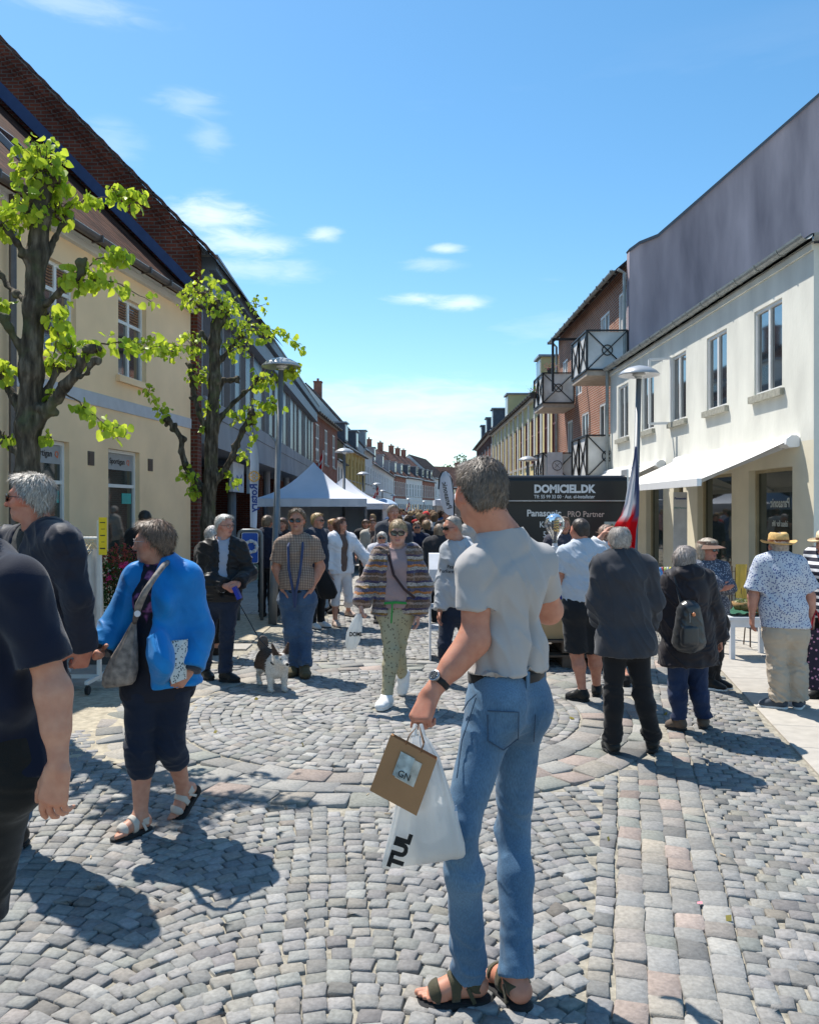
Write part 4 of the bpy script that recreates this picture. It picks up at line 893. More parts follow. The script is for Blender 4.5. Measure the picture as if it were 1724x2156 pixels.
def tree(label, d, trunk, limbs, twigs, clusters, leaf, seed, rt):
    b = W(trunk[0][0], trunk[0][1], d); t = thing('lime_tree', label, 'tree', (b[0], d, 0)); r = np.random.RandomState(seed); pr = []
    P = [W(x, y, d+(z if len(q) else 0)) for (x, y, *q) in trunk for z in [q[0] if q else 0]]; P = [np.array((P[0][0]+.02, d, -.1))]+P
    n = len(P)
    for i in range(n-1): ra, rb = rt*(1.2 if i == 0 else 1-.42*i/n), rt*(1-.42*(i+1)/n); pr.append(cone(P[i], P[i+1], ra, rb, k=.08))
    def knob(c, s):
        for _ in range(5): pr.append(cone(c+r.randn(3)*s*.5, c+r.randn(3)*s*.5, s*.55, s*.45, k=.02))
    knob(P[-1], rt*.85); tips = []
    for L_ in limbs:
        Q = [W(x, y, d+z) for x, y, z in L_[1:]]; r0 = L_[0]*.6
        for i in range(len(Q)-1):
            m = (Q[i]+Q[i+1])/2+r.randn(3)*r0*.35; k_ = 1-.55*i/len(Q); pr += [cone(Q[i], m, r0*k_, r0*k_*.85, k=.03), cone(m, Q[i+1], r0*k_*.85, r0*k_*.8, k=.03), cone(m+r.randn(3)*r0*.5, m+r.randn(3)*r0*.5, r0*.7, k=.02)]
        knob(Q[-1], max(r0*.95, .035)); tips.append(Q[-1])
    V, Fc = sdf_mesh(pr, .011 if d < 9 else .014); V = relax(V, Fc, 1); N = vnormals(V, Fc); V = V+N*(wob(V, (14, 14, 8), seed, 3)*.008+wob(V, (40, 40, 18), seed+1, 3)*.005)[:, None]
    np_obj('trunk', V, Fc, M_BARK, t)
    C = []; Dd = []; mb = MB()
    for tw in twigs:
        Q = [W(x, y, d+z) for x, y, z in tw]; pts = []
        for i in range(len(Q)-1):
            for k in range(6): pts.append(lerp(Q[i], Q[i+1], k/6)+r.randn(3)*.006)
        pts.append(Q[-1]); mb.tube(pts, [.008*(1-.75*i/len(pts)) for i in range(len(pts))], 5)
        for i in range(3, len(pts)):
            for _ in range(3 if d < 9 else 4):
                o = r.randn(3)*leaf*.55; C.append(pts[i]+o*A(1, 1, .6)); Dd.append(unit(pts[min(i+1, len(pts)-1)]-pts[i-1])*.3+o*3)
    for (x, y, z, rx, n_) in clusters:
        c = W(x, y, d+z); R_ = rx/F*d
        for _ in range(int(n_*.85)):
            o = r.randn(3); o = o/np.linalg.norm(o)*(r.rand()**.4); q = c+o*R_; C.append(q); Dd.append(o*.6)
            if r.rand() < .25: mb.tube([c+r.randn(3)*.02, lerp(c, q, .6)+r.randn(3)*.02, q], [.006, .004, .002], 4)
    mb.build('twigs', mat('twig', (.10, .07, .04), .8), t)
    o = leaves('crown', np.array(C), np.array(Dd), leaf, t, seed+5); o['kind'] = 'stuff' if 0 else 'thing'; del o['kind']
    return t
tree('pollarded lime tree with thick dark trunk and spring leaves in front of the yellow house', 6.5,
     [(60, 1180), (58, 1010), (60, 900), (66, 780), (72, 650), (78, 540), (84, 450), (88, 395)],
     [(.085, (80, 890, 0), (120, 840, -.05), (160, 785, -.1), (190, 735, -.12)), (.05, (85, 870, 0), (120, 780, .1), (150, 770, .2)), (.055, (78, 660, 0), (120, 620, -.1), (160, 585, -.15), (172, 555, -.15)),
      (.05, (84, 560, 0), (118, 500, .1), (140, 450, .15)), (.07, (50, 880, 0), (10, 800, .1), (-25, 770, .1)), (.055, (58, 760, 0), (20, 690, -.1), (-20, 650, -.2)), (.045, (60, 640, 0), (15, 600, .2), (-15, 560, .2)),
      (.05, (66, 560, 0), (36, 510, -.15), (0, 468, -.2)), (.045, (45, 960, 0), (5, 930, 0), (-20, 890, 0)), (.045, (84, 450, 0), (60, 400, -.1)), (.03, (150, 800, -.1), (185, 785, -.2), (200, 760, -.2))],
     [[(125, 445, .1), (180, 420, .1), (235, 412, .1), (305, 408, .1)], [(165, 575, -.1), (205, 545, -.1), (262, 540, -.1)], [(170, 590, -.1), (240, 592, -.1), (320, 636, -.1)], [(140, 828, -.1), (190, 868, -.15), (248, 915, -.2)],
      [(195, 725, -.1), (240, 722, 0), (300, 735, 0), (350, 728, .0)], [(112, 800, .1), (118, 700, .1), (135, 640, .1)], [(90, 400, 0), (60, 340, 0), (85, 300, 0)], [(120, 700, 0), (140, 740, 0)]],
     [(88, 350, 0, 62, 190), (55, 440, -.1, 50, 110), (120, 440, .1, 38, 70), (15, 470, -.1, 35, 60), (110, 390, .1, 35, 60), (240, 405, .1, 20, 20), (285, 415, .1, 28, 30), (245, 540, -.1, 25, 30), (210, 590, -.1, 28, 35), (160, 590, -.1, 30, 50),
      (120, 670, 0, 25, 25), (150, 740, -.1, 35, 50), (195, 730, -.1, 22, 40), (110, 770, .1, 20, 22), (115, 830, 0, 14, 18), (5, 640, 0, 25, 30), (10, 780, 0, 25, 35), (235, 905, -.2, 25, 20), (10, 920, 0, 18, 20), (100, 920, 0, 12, 16)],
     .078, 4, .102)
tree('slimmer pollarded lime tree with knobbly limbs beside the street lamp', 12.3,
     [(432, 1330), (438, 1100), (444, 1000), (446, 900), (452, 800), (452, 720), (458, 640)],
     [(.10, (440, 1055, 0), (405, 1000, .1), (382, 950, .1), (370, 905, .1), (355, 885, .1)), (.085, (446, 930, 0), (418, 870, 0), (405, 810, .1), (400, 770, .1)), (.10, (448, 1020, 0), (490, 960, -.1), (512, 905, -.1), (528, 868, -.1)),
      (.07, (450, 900, 0), (490, 850, .1), (530, 815, .1), (545, 798, .1)), (.07, (452, 770, 0), (485, 735, 0), (510, 705, 0)), (.06, (452, 740, 0), (425, 700, .1), (405, 720, .1)), (.07, (446, 860, 0), (470, 800, .2), (500, 798, .2)), (.06, (455, 700, 0), (480, 660, 0))],
     [[(350, 888, .1), (335, 860, .1), (312, 822, .1)], [(515, 700, 0), (560, 690, 0), (600, 702, 0), (640, 738, 0)], [(545, 800, .1), (580, 800, .1), (625, 782, .1)], [(530, 840, 0), (560, 850, 0), (585, 860, 0)], [(400, 740, .1), (360, 722, .1), (320, 715, .1), (280, 722, .1)], [(528, 868, -.1), (535, 930, -.1)]],
     [(430, 615, 0, 45, 110), (475, 650, 0, 40, 130), (400, 630, 0, 30, 45), (520, 690, 0, 30, 60), (555, 705, 0, 22, 30), (405, 725, 0, 32, 80), (365, 740, .1, 22, 35), (340, 738, .1, 18, 20), (420, 790, 0, 28, 60), (500, 730, 0, 30, 60), (540, 640, 0, 25, 25),
      (550, 800, 0, 28, 60), (600, 790, 0, 22, 30), (620, 780, 0, 18, 18), (575, 850, 0, 22, 30), (530, 870, 0, 22, 50), (440, 850, 0, 22, 30), (500, 880, 0, 22, 30), (395, 1000, 0, 22, 50), (410, 1030, 0, 18, 30), (515, 960, 0, 16, 18), (318, 820, .1, 16, 12), (335, 850, .1, 10, 8), (435, 900, 0, 18, 20), (488, 1010, 0, 22, 26), (470, 990, 0, 14, 14)],
     .086, 44, .118)
# far hazy trees closing the gap at the end of the street
def far_tree(x, y, h, w, seed, label):
    t = thing('tree', label, 'tree', (x, y, 0), group='trees beyond the end of the street'); r = np.random.RandomState(seed)
    MB().tube([(x, y, 0), (x+.2, y, h*.5)], [.35, .2], 8).build('trunk', M_BARK, t)
    C = []
    for _ in range(26):
        c = A(x+r.randn()*w*.32, y+r.randn()*w*.3, h*.62+r.randn()*h*.16); o = r.randn(110, 3); o /= np.linalg.norm(o, axis=1)[:, None]; C.append(c+o*w*.17*r.rand(110, 1)**.3)
    C = np.concatenate(C); leaf_cloud('crown', C, .42, np.array((.045, .085, .03))*(.6+.8*r.rand(len(C), 1)), r, t)
for i, (x, y, h, w) in enumerate(((12, 172, 11, 9), (18, 176, 13, 10), (25, 172, 11, 9), (33, 175, 12, 10))): far_tree(x, y, h, w, 60+i, 'dark green tree rising behind the far end of the street')
# ---------------------------------------------------------------- people
def cloth(name, col, rough=.85, var=.12, bump=.002, bs=260, vs=7, sheen=.15, spec=.2, c2=None, wrinkle=.02): return mat(name, col, rough, var, vs, bump, bs, sheen=sheen, spec=spec, c2=c2, wrinkle=wrinkle)
def _skin(nt, b):
    N = nt.nodes; Lk = nt.links.new; at = N.new('ShaderNodeVertexColor'); at.layer_name = 'Col'
    tc = N.new('ShaderNodeTexCoord'); n = N.new('ShaderNodeTexNoise'); n.inputs['Scale'].default_value = 26; n.inputs['Detail'].default_value = 5; Lk(tc.outputs['Object'], n.inputs['Vector'])
    r = N.new('ShaderNodeValToRGB'); r.color_ramp.elements[0].color = (.9, .80, .78, 1); r.color_ramp.elements[1].color = (1.05, 1.03, 1.02, 1); r.color_ramp.elements[0].position = .35; r.color_ramp.elements[1].position = .65
    Lk(n.outputs['Fac'], r.inputs[0]); mx = N.new('ShaderNodeMixRGB'); mx.blend_type = 'MULTIPLY'; mx.inputs[0].default_value = 1; Lk(at.outputs[0], mx.inputs[1]); Lk(r.outputs[0], mx.inputs[2]); Lk(mx.outputs[0], b.inputs['Base Color'])
    b.inputs['Subsurface Weight'].default_value = .12; b.inputs['Subsurface Radius'].default_value = (.012, .004, .002); b.inputs['Subsurface Scale'].default_value = 1
    n2 = N.new('ShaderNodeTexNoise'); n2.inputs['Scale'].default_value = 300; n2.inputs['Detail'].default_value = 3; Lk(tc.outputs['Object'], n2.inputs['Vector'])
    bp = N.new('ShaderNodeBump'); bp.inputs['Strength'].default_value = .3; bp.inputs['Distance'].default_value = .001; Lk(n2.outputs['Fac'], bp.inputs['Height']); Lk(bp.outputs[0], b.inputs['Normal'])
M_SKIN = nodes_mat('skin', _skin, .52, .35)
UP = np.array((0, 0, 1.0))
def hdg(a, pitch=0): return np.array((math.sin(R(a))*math.cos(R(pitch)), -math.cos(R(a))*math.cos(R(pitch)), math.sin(R(pitch))))
def lerp(a, b, t): return np.asarray(a)*(1-t)+np.asarray(b)*t
def skeleton(fx, d, ty, a=0, J=None, ca=None, ha=None, hp=0, Ht=None, sw=1.0, stance=.0, xoff=0, roll=0):
    """joints in metres; fx = column of the feet, ty = row of the crown; J: overrides (column, row, depth offset)"""
    Ht = Ht or (H-(ty-CY)/F*d); s = Ht/1.75; ca = a if ca is None else ca; ha = ca if ha is None else ha
    B = np.array(((fx-CX)/F*d, d, 0.0)); f, l = hdg(a), np.array((math.cos(R(a)), math.sin(R(a)), 0)); cl = np.array((math.cos(R(ca)), math.sin(R(ca)), 0)); cf = hdg(ca)
    j = {}
    j['hc'] = B+UP*(.934*Ht)+cf*.02*s; j['nk'] = B+UP*.838*Ht-cf*.01*s
    for n, g in (('L', 1), ('R', -1)):
        j['s'+n] = B+UP*.805*Ht+cl*g*.107*Ht*sw; j['e'+n] = B+UP*.625*Ht+cl*g*.135*Ht*sw-cf*.015; j['w'+n] = B+UP*.475*Ht+cl*g*.14*Ht*sw+cf*.05
        j['h'+n] = B+UP*.52*Ht+l*g*.05*Ht; j['k'+n] = B+UP*.283*Ht+l*g*(.052*Ht+stance*.4)+f*.015; j['a'+n] = B+UP*.048*Ht+l*g*(.052*Ht+stance)
        j['t'+n] = None; j['d'+n] = None; j['p'+n] = None
    for k, v in (J or {}).items():
        if v is None or k.startswith('lift'): continue
        j[k] = W(v[0], v[1], d+v[2]) if len(v) == 3 and not isinstance(v, np.ndarray) else np.asarray(v, float)
    for n in 'LR':
        if J and J.get('a'+n) is not None and not J.get('lift'+n): j['a'+n] = j['a'+n]*1.0; j['a'+n][2] = .097*s
        j.pop('lift'+n, None)
    if J and ('sL' in J and 'sR' in J) and 'nk' not in J: j['nk'] = (j['sL']+j['sR'])/2+UP*.055*s
    if J and 'hL' in J and 'hR' in J: pass
    j['pel'] = (j['hL']+j['hR'])/2; j['s'] = s; j['Ht'] = Ht; j['B'] = B; j['f'], j['l'], j['cf'] = f, l, cf
    j['lat'] = unit(j['sL']-j['sR']); j['plat'] = unit(j['hL']-j['hR'])
    j['hf'] = hdg(ha, hp); lr = unit(np.cross(UP, j['hf'])); j['hl'] = lr; j['hu'] = unit(np.cross(j['hf'], lr))
    if roll: c, sn = math.cos(R(roll)), math.sin(R(roll)); j['hl'], j['hu'] = j['hl']*c+j['hu']*sn, j['hu']*c-j['hl']*sn
    for n, g in (('L', 1), ('R', -1)):
        if j['t'+n] is None: j['t'+n] = unit(f+l*g*.18)
        else: j['t'+n] = unit(j['t'+n])
        if j['d'+n] is None: j['d'+n] = unit(unit(j['w'+n]-j['e'+n])*.8+cf*.12-UP*.2)
        if j['p'+n] is None:
            q = -g*j['lat']; q = q-(q@j['d'+n])*j['d'+n]; j['p'+n] = unit(q)
        else: j['p'+n] = unit(j['p'+n]-(j['p'+n]@j['d'+n])*j['d'+n])
    return j
def spine(j): nk, P = j['nk'], j['pel']; return lerp(nk, P, .24), lerp(nk, P, .66), P
def torso(j, w=1, infl=0, belly=0, bust=0, hem=None, k=.05, flare=0):
    s = j['s']; ch, wa, P = spine(j); lat, pl = j['lat'], j['plat']; r = lambda v: v*s*w+infl; half = np.linalg.norm(j['sL']-j['sR'])/2
    f = j['cf']
    fc = (half*.86+infl)/r(.112)
    pr = [cone(lerp(j['sR'], j['sL'], .04)-UP*.01*s, lerp(j['sR'], j['sL'], .96)-UP*.01*s, .052*s*(.5+.5*w)+infl*.9, k=k), cone(lerp(j['nk'], ch, .25), ch, r(.085), r(.112), k=k, M=wide(lat, max(1.05, fc))),
          cone(ch, wa, r(.112), r(.103+.02*belly), k=k, M=wide(lat, max(1.1, fc*.96))), cone(wa, P, r(.103+.02*belly), r(.108), k=k, M=wide(pl, 1.42))]
    if belly: pr.append(ell(lerp(ch, P, .62)+f*.045*s*w, (lat, f, UP), (r(.115), r(.075+.035*belly), r(.14)), k=.06))
    if bust:
        for g in (1, -1): pr.append(ell(lerp(ch, wa, .12)+lat*g*.07*s+f*.075*s*w, (lat, f, UP), (.062*s*bust+infl, .055*s*bust+infl, .06*s*bust+infl), k=.08))
    for g, n in ((1, 'L'), (-1, 'R')): pr.append(cone(j['nk']+UP*.02*s, lerp(j['nk'], j['s'+n], .8), .045*s+infl*.5, .045*s+infl*.7, k=.035))
    if hem is not None:      # skirt of the garment down to height hem
        bf = np.cross(pl, UP); bf = -bf if bf@j['f'] < 0 else bf; ib = max(infl, .022)+.010
        if infl > 0:
            for n in 'LR': pr.append(ell(lerp(j['h'+n], j['k'+n], .02)-bf*.035*s, (pl, bf, UP), (.088*s+ib, .085*s+ib, .10*s+ib), .05))
        b = P*1.0; dz = P[2]-hem
        if dz > -.02:
            b = np.array((P[0], P[1], hem)); pr.append(cone(P, b, r(.108), r(.108)+flare, k=k, M=wide(pl, 1.42), cut=(None, 1)))
    return pr
def arm(j, n, w=1, infl=0, q=2.0, k=.03, end=0):
    s = j['s']; S, E, Wr = j['s'+n], j['e'+n], j['w'+n]; pr = []
    pr.append(cone(S, E, .053*s*w+infl, .041*s*w+infl+(end if q <= 1 else 0), k=k, cut=(None, q) if q < 1 else None))
    if q > 1: pr.append(cone(E, Wr, .042*s*w+infl, .027*s*w+infl+end, k=k, cut=(None, q-1) if q < 2 else ((None, 1) if infl else None)))
    if q > 1 and not infl: pr.append(cone(lerp(E, Wr, .08), lerp(E, Wr, .5), .044*s*w, .036*s*w, k=k))
    return pr
def leg(j, n, w=1, infl=0, q=2.0, k=.04, end=0):
    s = j['s']; Hh, K, An = j['h'+n], j['k'+n], j['a'+n]; f = j['f']; pr = []
    pr.append(cone(Hh, K, .088*s*w+infl, .056*s*w+infl+(end if q <= 1 else 0), k=k, cut=(None, q) if q < 1 else None))
    if q > 1:
        bk = lerp(K, An, .3)-f*.014*s
        pr += [cone(K, bk, .054*s*w+infl, .055*s*w+infl, k=k), cone(bk, An, .054*s*w+infl, .034*s*w+infl+end, k=k, cut=(None, (q-1-.3)/.7) if q < 2 else ((None, 1.02) if infl else None))]
    return pr
def hand(j, n, curl=.35, spread=.0, sz=1.0, thumb=None):
    s = j['s']*sz; g = -1 if n == 'L' else 1; w, d, p = j['w'+n], j['d'+n], j['p'+n]; t = g*np.cross(d, p); pr = []
    cs = curl if isinstance(curl, (list, tuple)) else [curl*c for c in (.85, 1, 1.1, 1.2)]
    for i, (o, ln) in enumerate(((.030, .073), (.0105, .081), (-.0095, .075), (-.028, .060))):
        kn = w+(d*(.092-.004*abs(i-1)**1.3)+t*o)*s
        pr.append(cone(w+(d*.012+t*o*.62)*s, kn, .0155*s, .0125*s, k=.014))
        dr = unit(d+t*o*(1.2+spread*8)); pos = kn; r0 = (.0098-.0006*i)*s; a = 0
        for q, fr in enumerate((.46, .30, .24)):
            a += cs[i]*(.9 if q == 0 else 1.0); v = dr*math.cos(a)+p*math.sin(a); nx = pos+v*ln*fr*s; pr.append(cone(pos, nx, r0, r0*.9, k=.0045)); pos, r0 = nx, r0*.9
    tv = unit(d*.62+t*.75+p*.35) if thumb is None else unit(d*thumb[0]+t*thumb[1]+p*thumb[2]); b = w+(d*.022+t*.024+p*.006)*s; m = b+tv*.045*s; e = m+unit(tv+d*.5+p*.1)*.034*s
    pr += [cone(b, m, .0165*s, .0125*s, k=.012), cone(m, e, .0118*s, .0105*s, k=.006), cone(e, e+unit(tv*.5+d*.8+p*.25)*.024*s, .0105*s, .009*s, k=.005)]
    return pr
def footframe(j, n): t = j['t'+n]; r = unit(np.cross(t, UP)); return t, r, unit(np.cross(r, t))
def foot(j, n, infl=0, toes=False, k=.02):
    s = j['s']; t, r, u = footframe(j, n); a = j['a'+n]; W_ = wide(r, 1.15)
    pr = [cone(a, a-u*.035*s-t*.018*s, .037*s+infl, .036*s+infl, k=k), cone(a-u*.045*s-t*.03*s, a-u*.052*s+t*.10*s, .033*s+infl, .029*s+infl, k=k, M=W_), cone(a-u*.01*s+t*.02*s, a-u*.055*s+t*.11*s, .03*s+infl, .024*s+infl, k=k, M=W_)]
    if toes:
        g = 1 if n == 'L' else -1; b = unit(np.cross(u, t))*g*-1
        for i, (o, ln) in enumerate(((-.030, .062), (-.012, .062), (.003, .056), (.016, .048), (.028, .038))): c = a-u*.064*s+t*(.105-.006*i)*s-b*o*s; pr.append(cone(c, c+(t*ln-u*.004)*s, (.0125 if i == 0 else .0088)*s, (.0115 if i == 0 else .008)*s, k=.004))
    else: pr.append(cone(a-u*.055*s+t*.10*s, a-u*.062*s+t*.155*s, .029*s+infl, .021*s+infl, k=k, M=wide(r, 1.45)))
    return pr
def headprims(j, jaw=1.0, nose=1.0):
    s = j['s']*.98; c, f, l, u = j['hc'], j['hf'], j['hl'], j['hu']; P = lambda a, b, e: c+(l*a+f*b+u*e)*s; fr = (l, f, u); e3 = lambda p, r, k=.012, op=1: ell(p, fr, tuple(x*s for x in r), k, op)
    pr = [e3(P(0, -.012, .028), (.076, .096, .088), .02), e3(P(0, .018, -.03), (.063*jaw, .068, .080), .03), cone(P(-.026*jaw, .045, -.082), P(.026*jaw, .045, -.082), .022*s, k=.03), cone(P(0, .063, -.092), P(0, .066, -.088), .021*s, k=.02),
          cone(P(-.034, .073, .022), P(.034, .073, .022), .016*s, k=.02), cone(P(-.05, .052, -.025), P(-.056, .03, -.01), .022*s, k=.025), cone(P(.05, .052, -.025), P(.056, .03, -.01), .022*s, k=.025),
          e3(P(-.031, .099, -.001), (.017, .014, .011), .012, -1), e3(P(.031, .099, -.001), (.017, .014, .011), .012, -1), e3(P(-.031, .074, -.001), (.0135, .0135, .0125), .004), e3(P(.031, .074, -.001), (.0135, .0135, .0125), .004),
          cone(P(0, .083, .008), P(0, .106*(.5+.5*nose), -.034), .009*s, .0125*s, k=.012), cone(P(-.012, .092, -.036), P(.012, .092, -.036), .0095*s, k=.008),
          cone(P(-.018, .081, -.059), P(.018, .081, -.059), .0075*s, k=.006), cone(P(-.015, .080, -.071), P(.015, .080, -.071), .0085*s, k=.006), cone(P(-.022, .093, -.0648), P(.022, .093, -.0648), .0022*s, k=.003, op=-1)]
    for g in (1, -1):
        e = P(g*.079, -.008, -.008); la = unit(l*g*.8-f*.55); pr += [ell(e, (la, unit(np.cross(u, la)), u), (.009*s, .020*s, .032*s), .008), ell(e+la*.007*s, (la, unit(np.cross(u, la)), u), (.006*s, .011*s, .018*s), .006, -1)]
    pr += [cone(P(0, -.030, -.045), j['nk']-UP*.01*s, .056*s, .062*s, k=.03), cone(P(0, -.005, -.06), j['nk']+f*.02-UP*.03, .046*s, .05*s, k=.03)]
    return pr
def paint_head(V, j, skin, lips=(.42, .16, .14), brow=(.16, .11, .08), eye=True, stub=None):
    s = j['s']*.98; c = V-j['hc']; a, b, e = c@j['hl']/s, c@j['hf']/s, c@j['hu']/s
    col = np.tile(np.array(skin), (len(V), 1)); head = (np.abs(e) < .14) & (np.abs(a) < .11) & (np.abs(b) < .13)
    def blend(m, cc, w): nonlocal col; m = (m*w*head)[:, None]; col = col*(1-m)+np.array(cc)*m
    g = lambda x, c_, w_: np.exp(-((x-c_)/w_)**2)
    blend(g(e, -.025, .03)*g(np.abs(a), .04, .025)*(b > .02), (skin[0]*1.05, skin[1]*.72, skin[2]*.68), .5)
    blend(g(e, -.033, .016)*g(a, 0, .018)*(b > .08), (skin[0]*1.0, skin[1]*.7, skin[2]*.65), .6)
    blend((np.abs(a) > .068)*g(e, -.008, .03)*(np.abs(b) < .04), (skin[0], skin[1]*.68, skin[2]*.62), .6)
    if stub is not None: blend((e < -.04)*(b > -.03)*1.0, stub, .45)
    blend((np.abs(e+.065) < .0125)*(np.abs(a) < .024)*(b > .07), lips, .8)
    blend(g(e, -.0648, .003)*(np.abs(a) < .024)*(b > .07), (.08, .03, .03), .9)
    blend(g(e, .024-.12*np.abs(np.abs(a)-.03), .005)*(np.abs(np.abs(a)-.033) < .019)*(b > .06), brow, .85)
    if eye:
        q = np.hypot(np.abs(a)-.031, (e+.001)*1.6); blend((q < .0125)*(b > .06), (.55, .5, .47), .9); blend((q < .0065)*(b > .06), (.05, .06, .07), 1); blend(g(e, .0085, .0025)*(np.abs(np.abs(a)-.031) < .014)*(b > .06), (.1, .06, .05), .8)
    blend(np.hypot(np.abs(a)-.009, e+.043)*1.0 < .0035, (.12, .04, .03), .8*(1))
    return col
def finish(V, Fc, it=1): return relax(V, Fc, it, .5)
def garment(name, prims, m, parent, res, wr=.0, ws=(9, 9, 16), seed=0, planes=(), relaxn=1, extra=None, vcol=None, wfn=None):
    V, Fc = sdf_mesh(prims, res, planes)
    if len(V) == 0: return None
    V = relax(V, Fc, relaxn)
    if wr or extra is not None:
        N = vnormals(V, Fc); a = np.zeros(len(V))
        if wr:
            q = wob(V, ws, seed, 3); VV = V+V[:, 2:3]*np.array((.5, -.35, 0)); q = .6*np.sign(q)*np.abs(q)**.8+.95*(1-np.minimum(1, np.abs(wob(VV, (ws[0]*1.5, ws[1]*1.5, ws[2]*.7), seed+50, 2))*1.5))**2-.15; ww = wfn(V) if wfn is not None else 1.0
            a = a+wr*q*ww
        if extra is not None: a = a+extra(V)
        V = V+N*a[:, None]
    o = np_obj(name, V, Fc, m, parent, vcol=vcol(V) if vcol is not None else None); return o
def strands(V, Fc, n, ln, wd, flow, lift, seed, curl=.3, mask=None):
    """hair locks: thin tapering ribbons lying along the hair surface"""
    r = np.random.RandomState(seed); N = vnormals(V, Fc); ids = np.arange(len(V)) if mask is None else np.nonzero(mask)[0]
    ids = ids[r.randint(0, len(ids), n)]; P, Nn = V[ids], N[ids]; D = flow(P)+r.randn(n, 3)*curl
    D = D-(D*Nn).sum(1)[:, None]*Nn; D /= np.linalg.norm(D, axis=1)[:, None]+1e-9; L_ = ln*(.5+r.rand(n, 1)); lf = lift*(.4+r.rand(n, 1)*1.2); sd = np.cross(D, Nn)*wd*(.5+r.rand(n, 1))
    p0 = P-Nn*.001; p1 = P+D*L_*.5+Nn*lf*.7; p2 = P+D*L_+Nn*lf*.9-UP*L_*.12+r.randn(n, 3)*.002
    Vs = np.stack([p0-sd, p0+sd, p1-sd*.8, p1+sd*.8, p2], 1).reshape(-1, 3); b = (np.arange(n)*5)[:, None]
    return Vs, np.concatenate([b+np.array([[0, 1, 3]]), b+np.array([[0, 3, 2]]), b+np.array([[2, 3, 4]])])
def hair(j, par, col, style='short', res=.006, n=900, ln=.03, seed=1, thick=.012, var=.35, lift=.006, wd=.0016, long=0):
    s = j['s']*.98; c, f, l, u = j['hc'], j['hf'], j['hl'], j['hu']; P = lambda a, b, e: c+(l*a+f*b+u*e)*s; fr = (l, f, u); e3 = lambda p, r, k=.012, op=1: ell(p, fr, tuple(x*s for x in r), k, op)
    th = thick
    pr = [e3(P(0, -.014, .03), (.077+th, .096+th, .089+th), .02), cone(P(-.03, -.06, -.03), P(.03, -.06, -.03), (.030+th*.5)*s, k=.03)]
    pl = []
    if style in ('short', 'crop', 'thin'):
        nrm = unit(-u*.80+f*.98); pl = [(P(0, 0, 0)-nrm*.014*s, nrm)]; thk = 0; pr.append(e3(P(0, .115, -.01), (.060, .055, .080), .012, -1))
        if style == 'short': pr.append(e3(P(0, .05, .085), (.06, .05, .028+th*.5), .02))
        if style == 'thin': pr += [e3(P(0, .06, .10), (.055, .06, .035), .015, -1), e3(P(0, -.02, .135), (.052, .075, .034), .015, -1)]
    elif style in ('bob', 'long', 'wavy'):
        L_ = {'bob': .10, 'long': .2, 'wavy': .17}[style] if not long else long
        for g in (1, -1): pr += [cone(P(g*.062, -.02, .03), P(g*.074, -.022, -.03-L_*.5), .034*s, .030*s, k=.03)]
        pr += [cone(P(0, -.06, .02), P(0, -.065, -.04-L_), .066*s, .05*s, k=.03, M=wide(l, 1.25)), e3(P(0, .045, .08), (.066, .055, .03), .02)]
        pr.append(e3(P(0, .10, -.035), (.057, .075, .095), .012, -1)); pr.append(e3(P(0, .02, -.09), (.06, .06, .06), .01, -1))
    elif style == 'tied':
        nrm = unit(-u*.9+f*.7); pl = [(P(0, 0, 0)+nrm*.016*s, nrm)]; pr.append(e3(P(0, .12, -.01), (.062, .058, .082), .012, -1)); pr += [e3(P(0, -.115, .03), (.03, .03, .03), .015)]
    V, Fc = sdf_mesh(pr, res, pl); V = relax(V, Fc, 1); N = vnormals(V, Fc); V = V+N*(wob(V, (45, 45, 22), seed, 3)*.003*(1.6 if style == 'wavy' else 1))[:, None]
    crown = P(0, -.04, .12)
    def flow(p):
        q = p-crown; q = q/(np.linalg.norm(q, axis=1)[:, None]+1e-9)
        if style in ('bob', 'long', 'wavy'): q = q*.5-UP*.9
        elif style == 'short': q = q+l*.35-UP*.2
        return q
    S, Fs = strands(V, Fc, n, ln*s, wd, flow, lift, seed, .35 if style != 'wavy' else .9)
    r = np.random.RandomState(seed); base = np.array(col)
    cb = base*(1+wob(V, (60, 60, 25), seed+3, 2)[:, None]*var*.6); cs = np.repeat(base*(1+r.randn(n, 1)*var*.6), 5, 0)
    Fq = np.concatenate([Fc[:, [0, 1, 2]], Fc[:, [0, 2, 3]], Fs+len(V)])
    return np_obj('hair', np.concatenate([V, S]), Fq, M_HAIR, par, vcol=np.clip(np.concatenate([cb, cs]), .004, .9))
M_HAIR = mat('hair', (.5, .5, .5), .5, .3, 60, 0, attr='Col', spec=.5)
M_SHADES = mat('sunglass_lens', (.01, .008, .008), .06, 0, spec=.8)
M_CLEAR = mat('glasses_lens', (.35, .30, .28), .05, 0, spec=1)
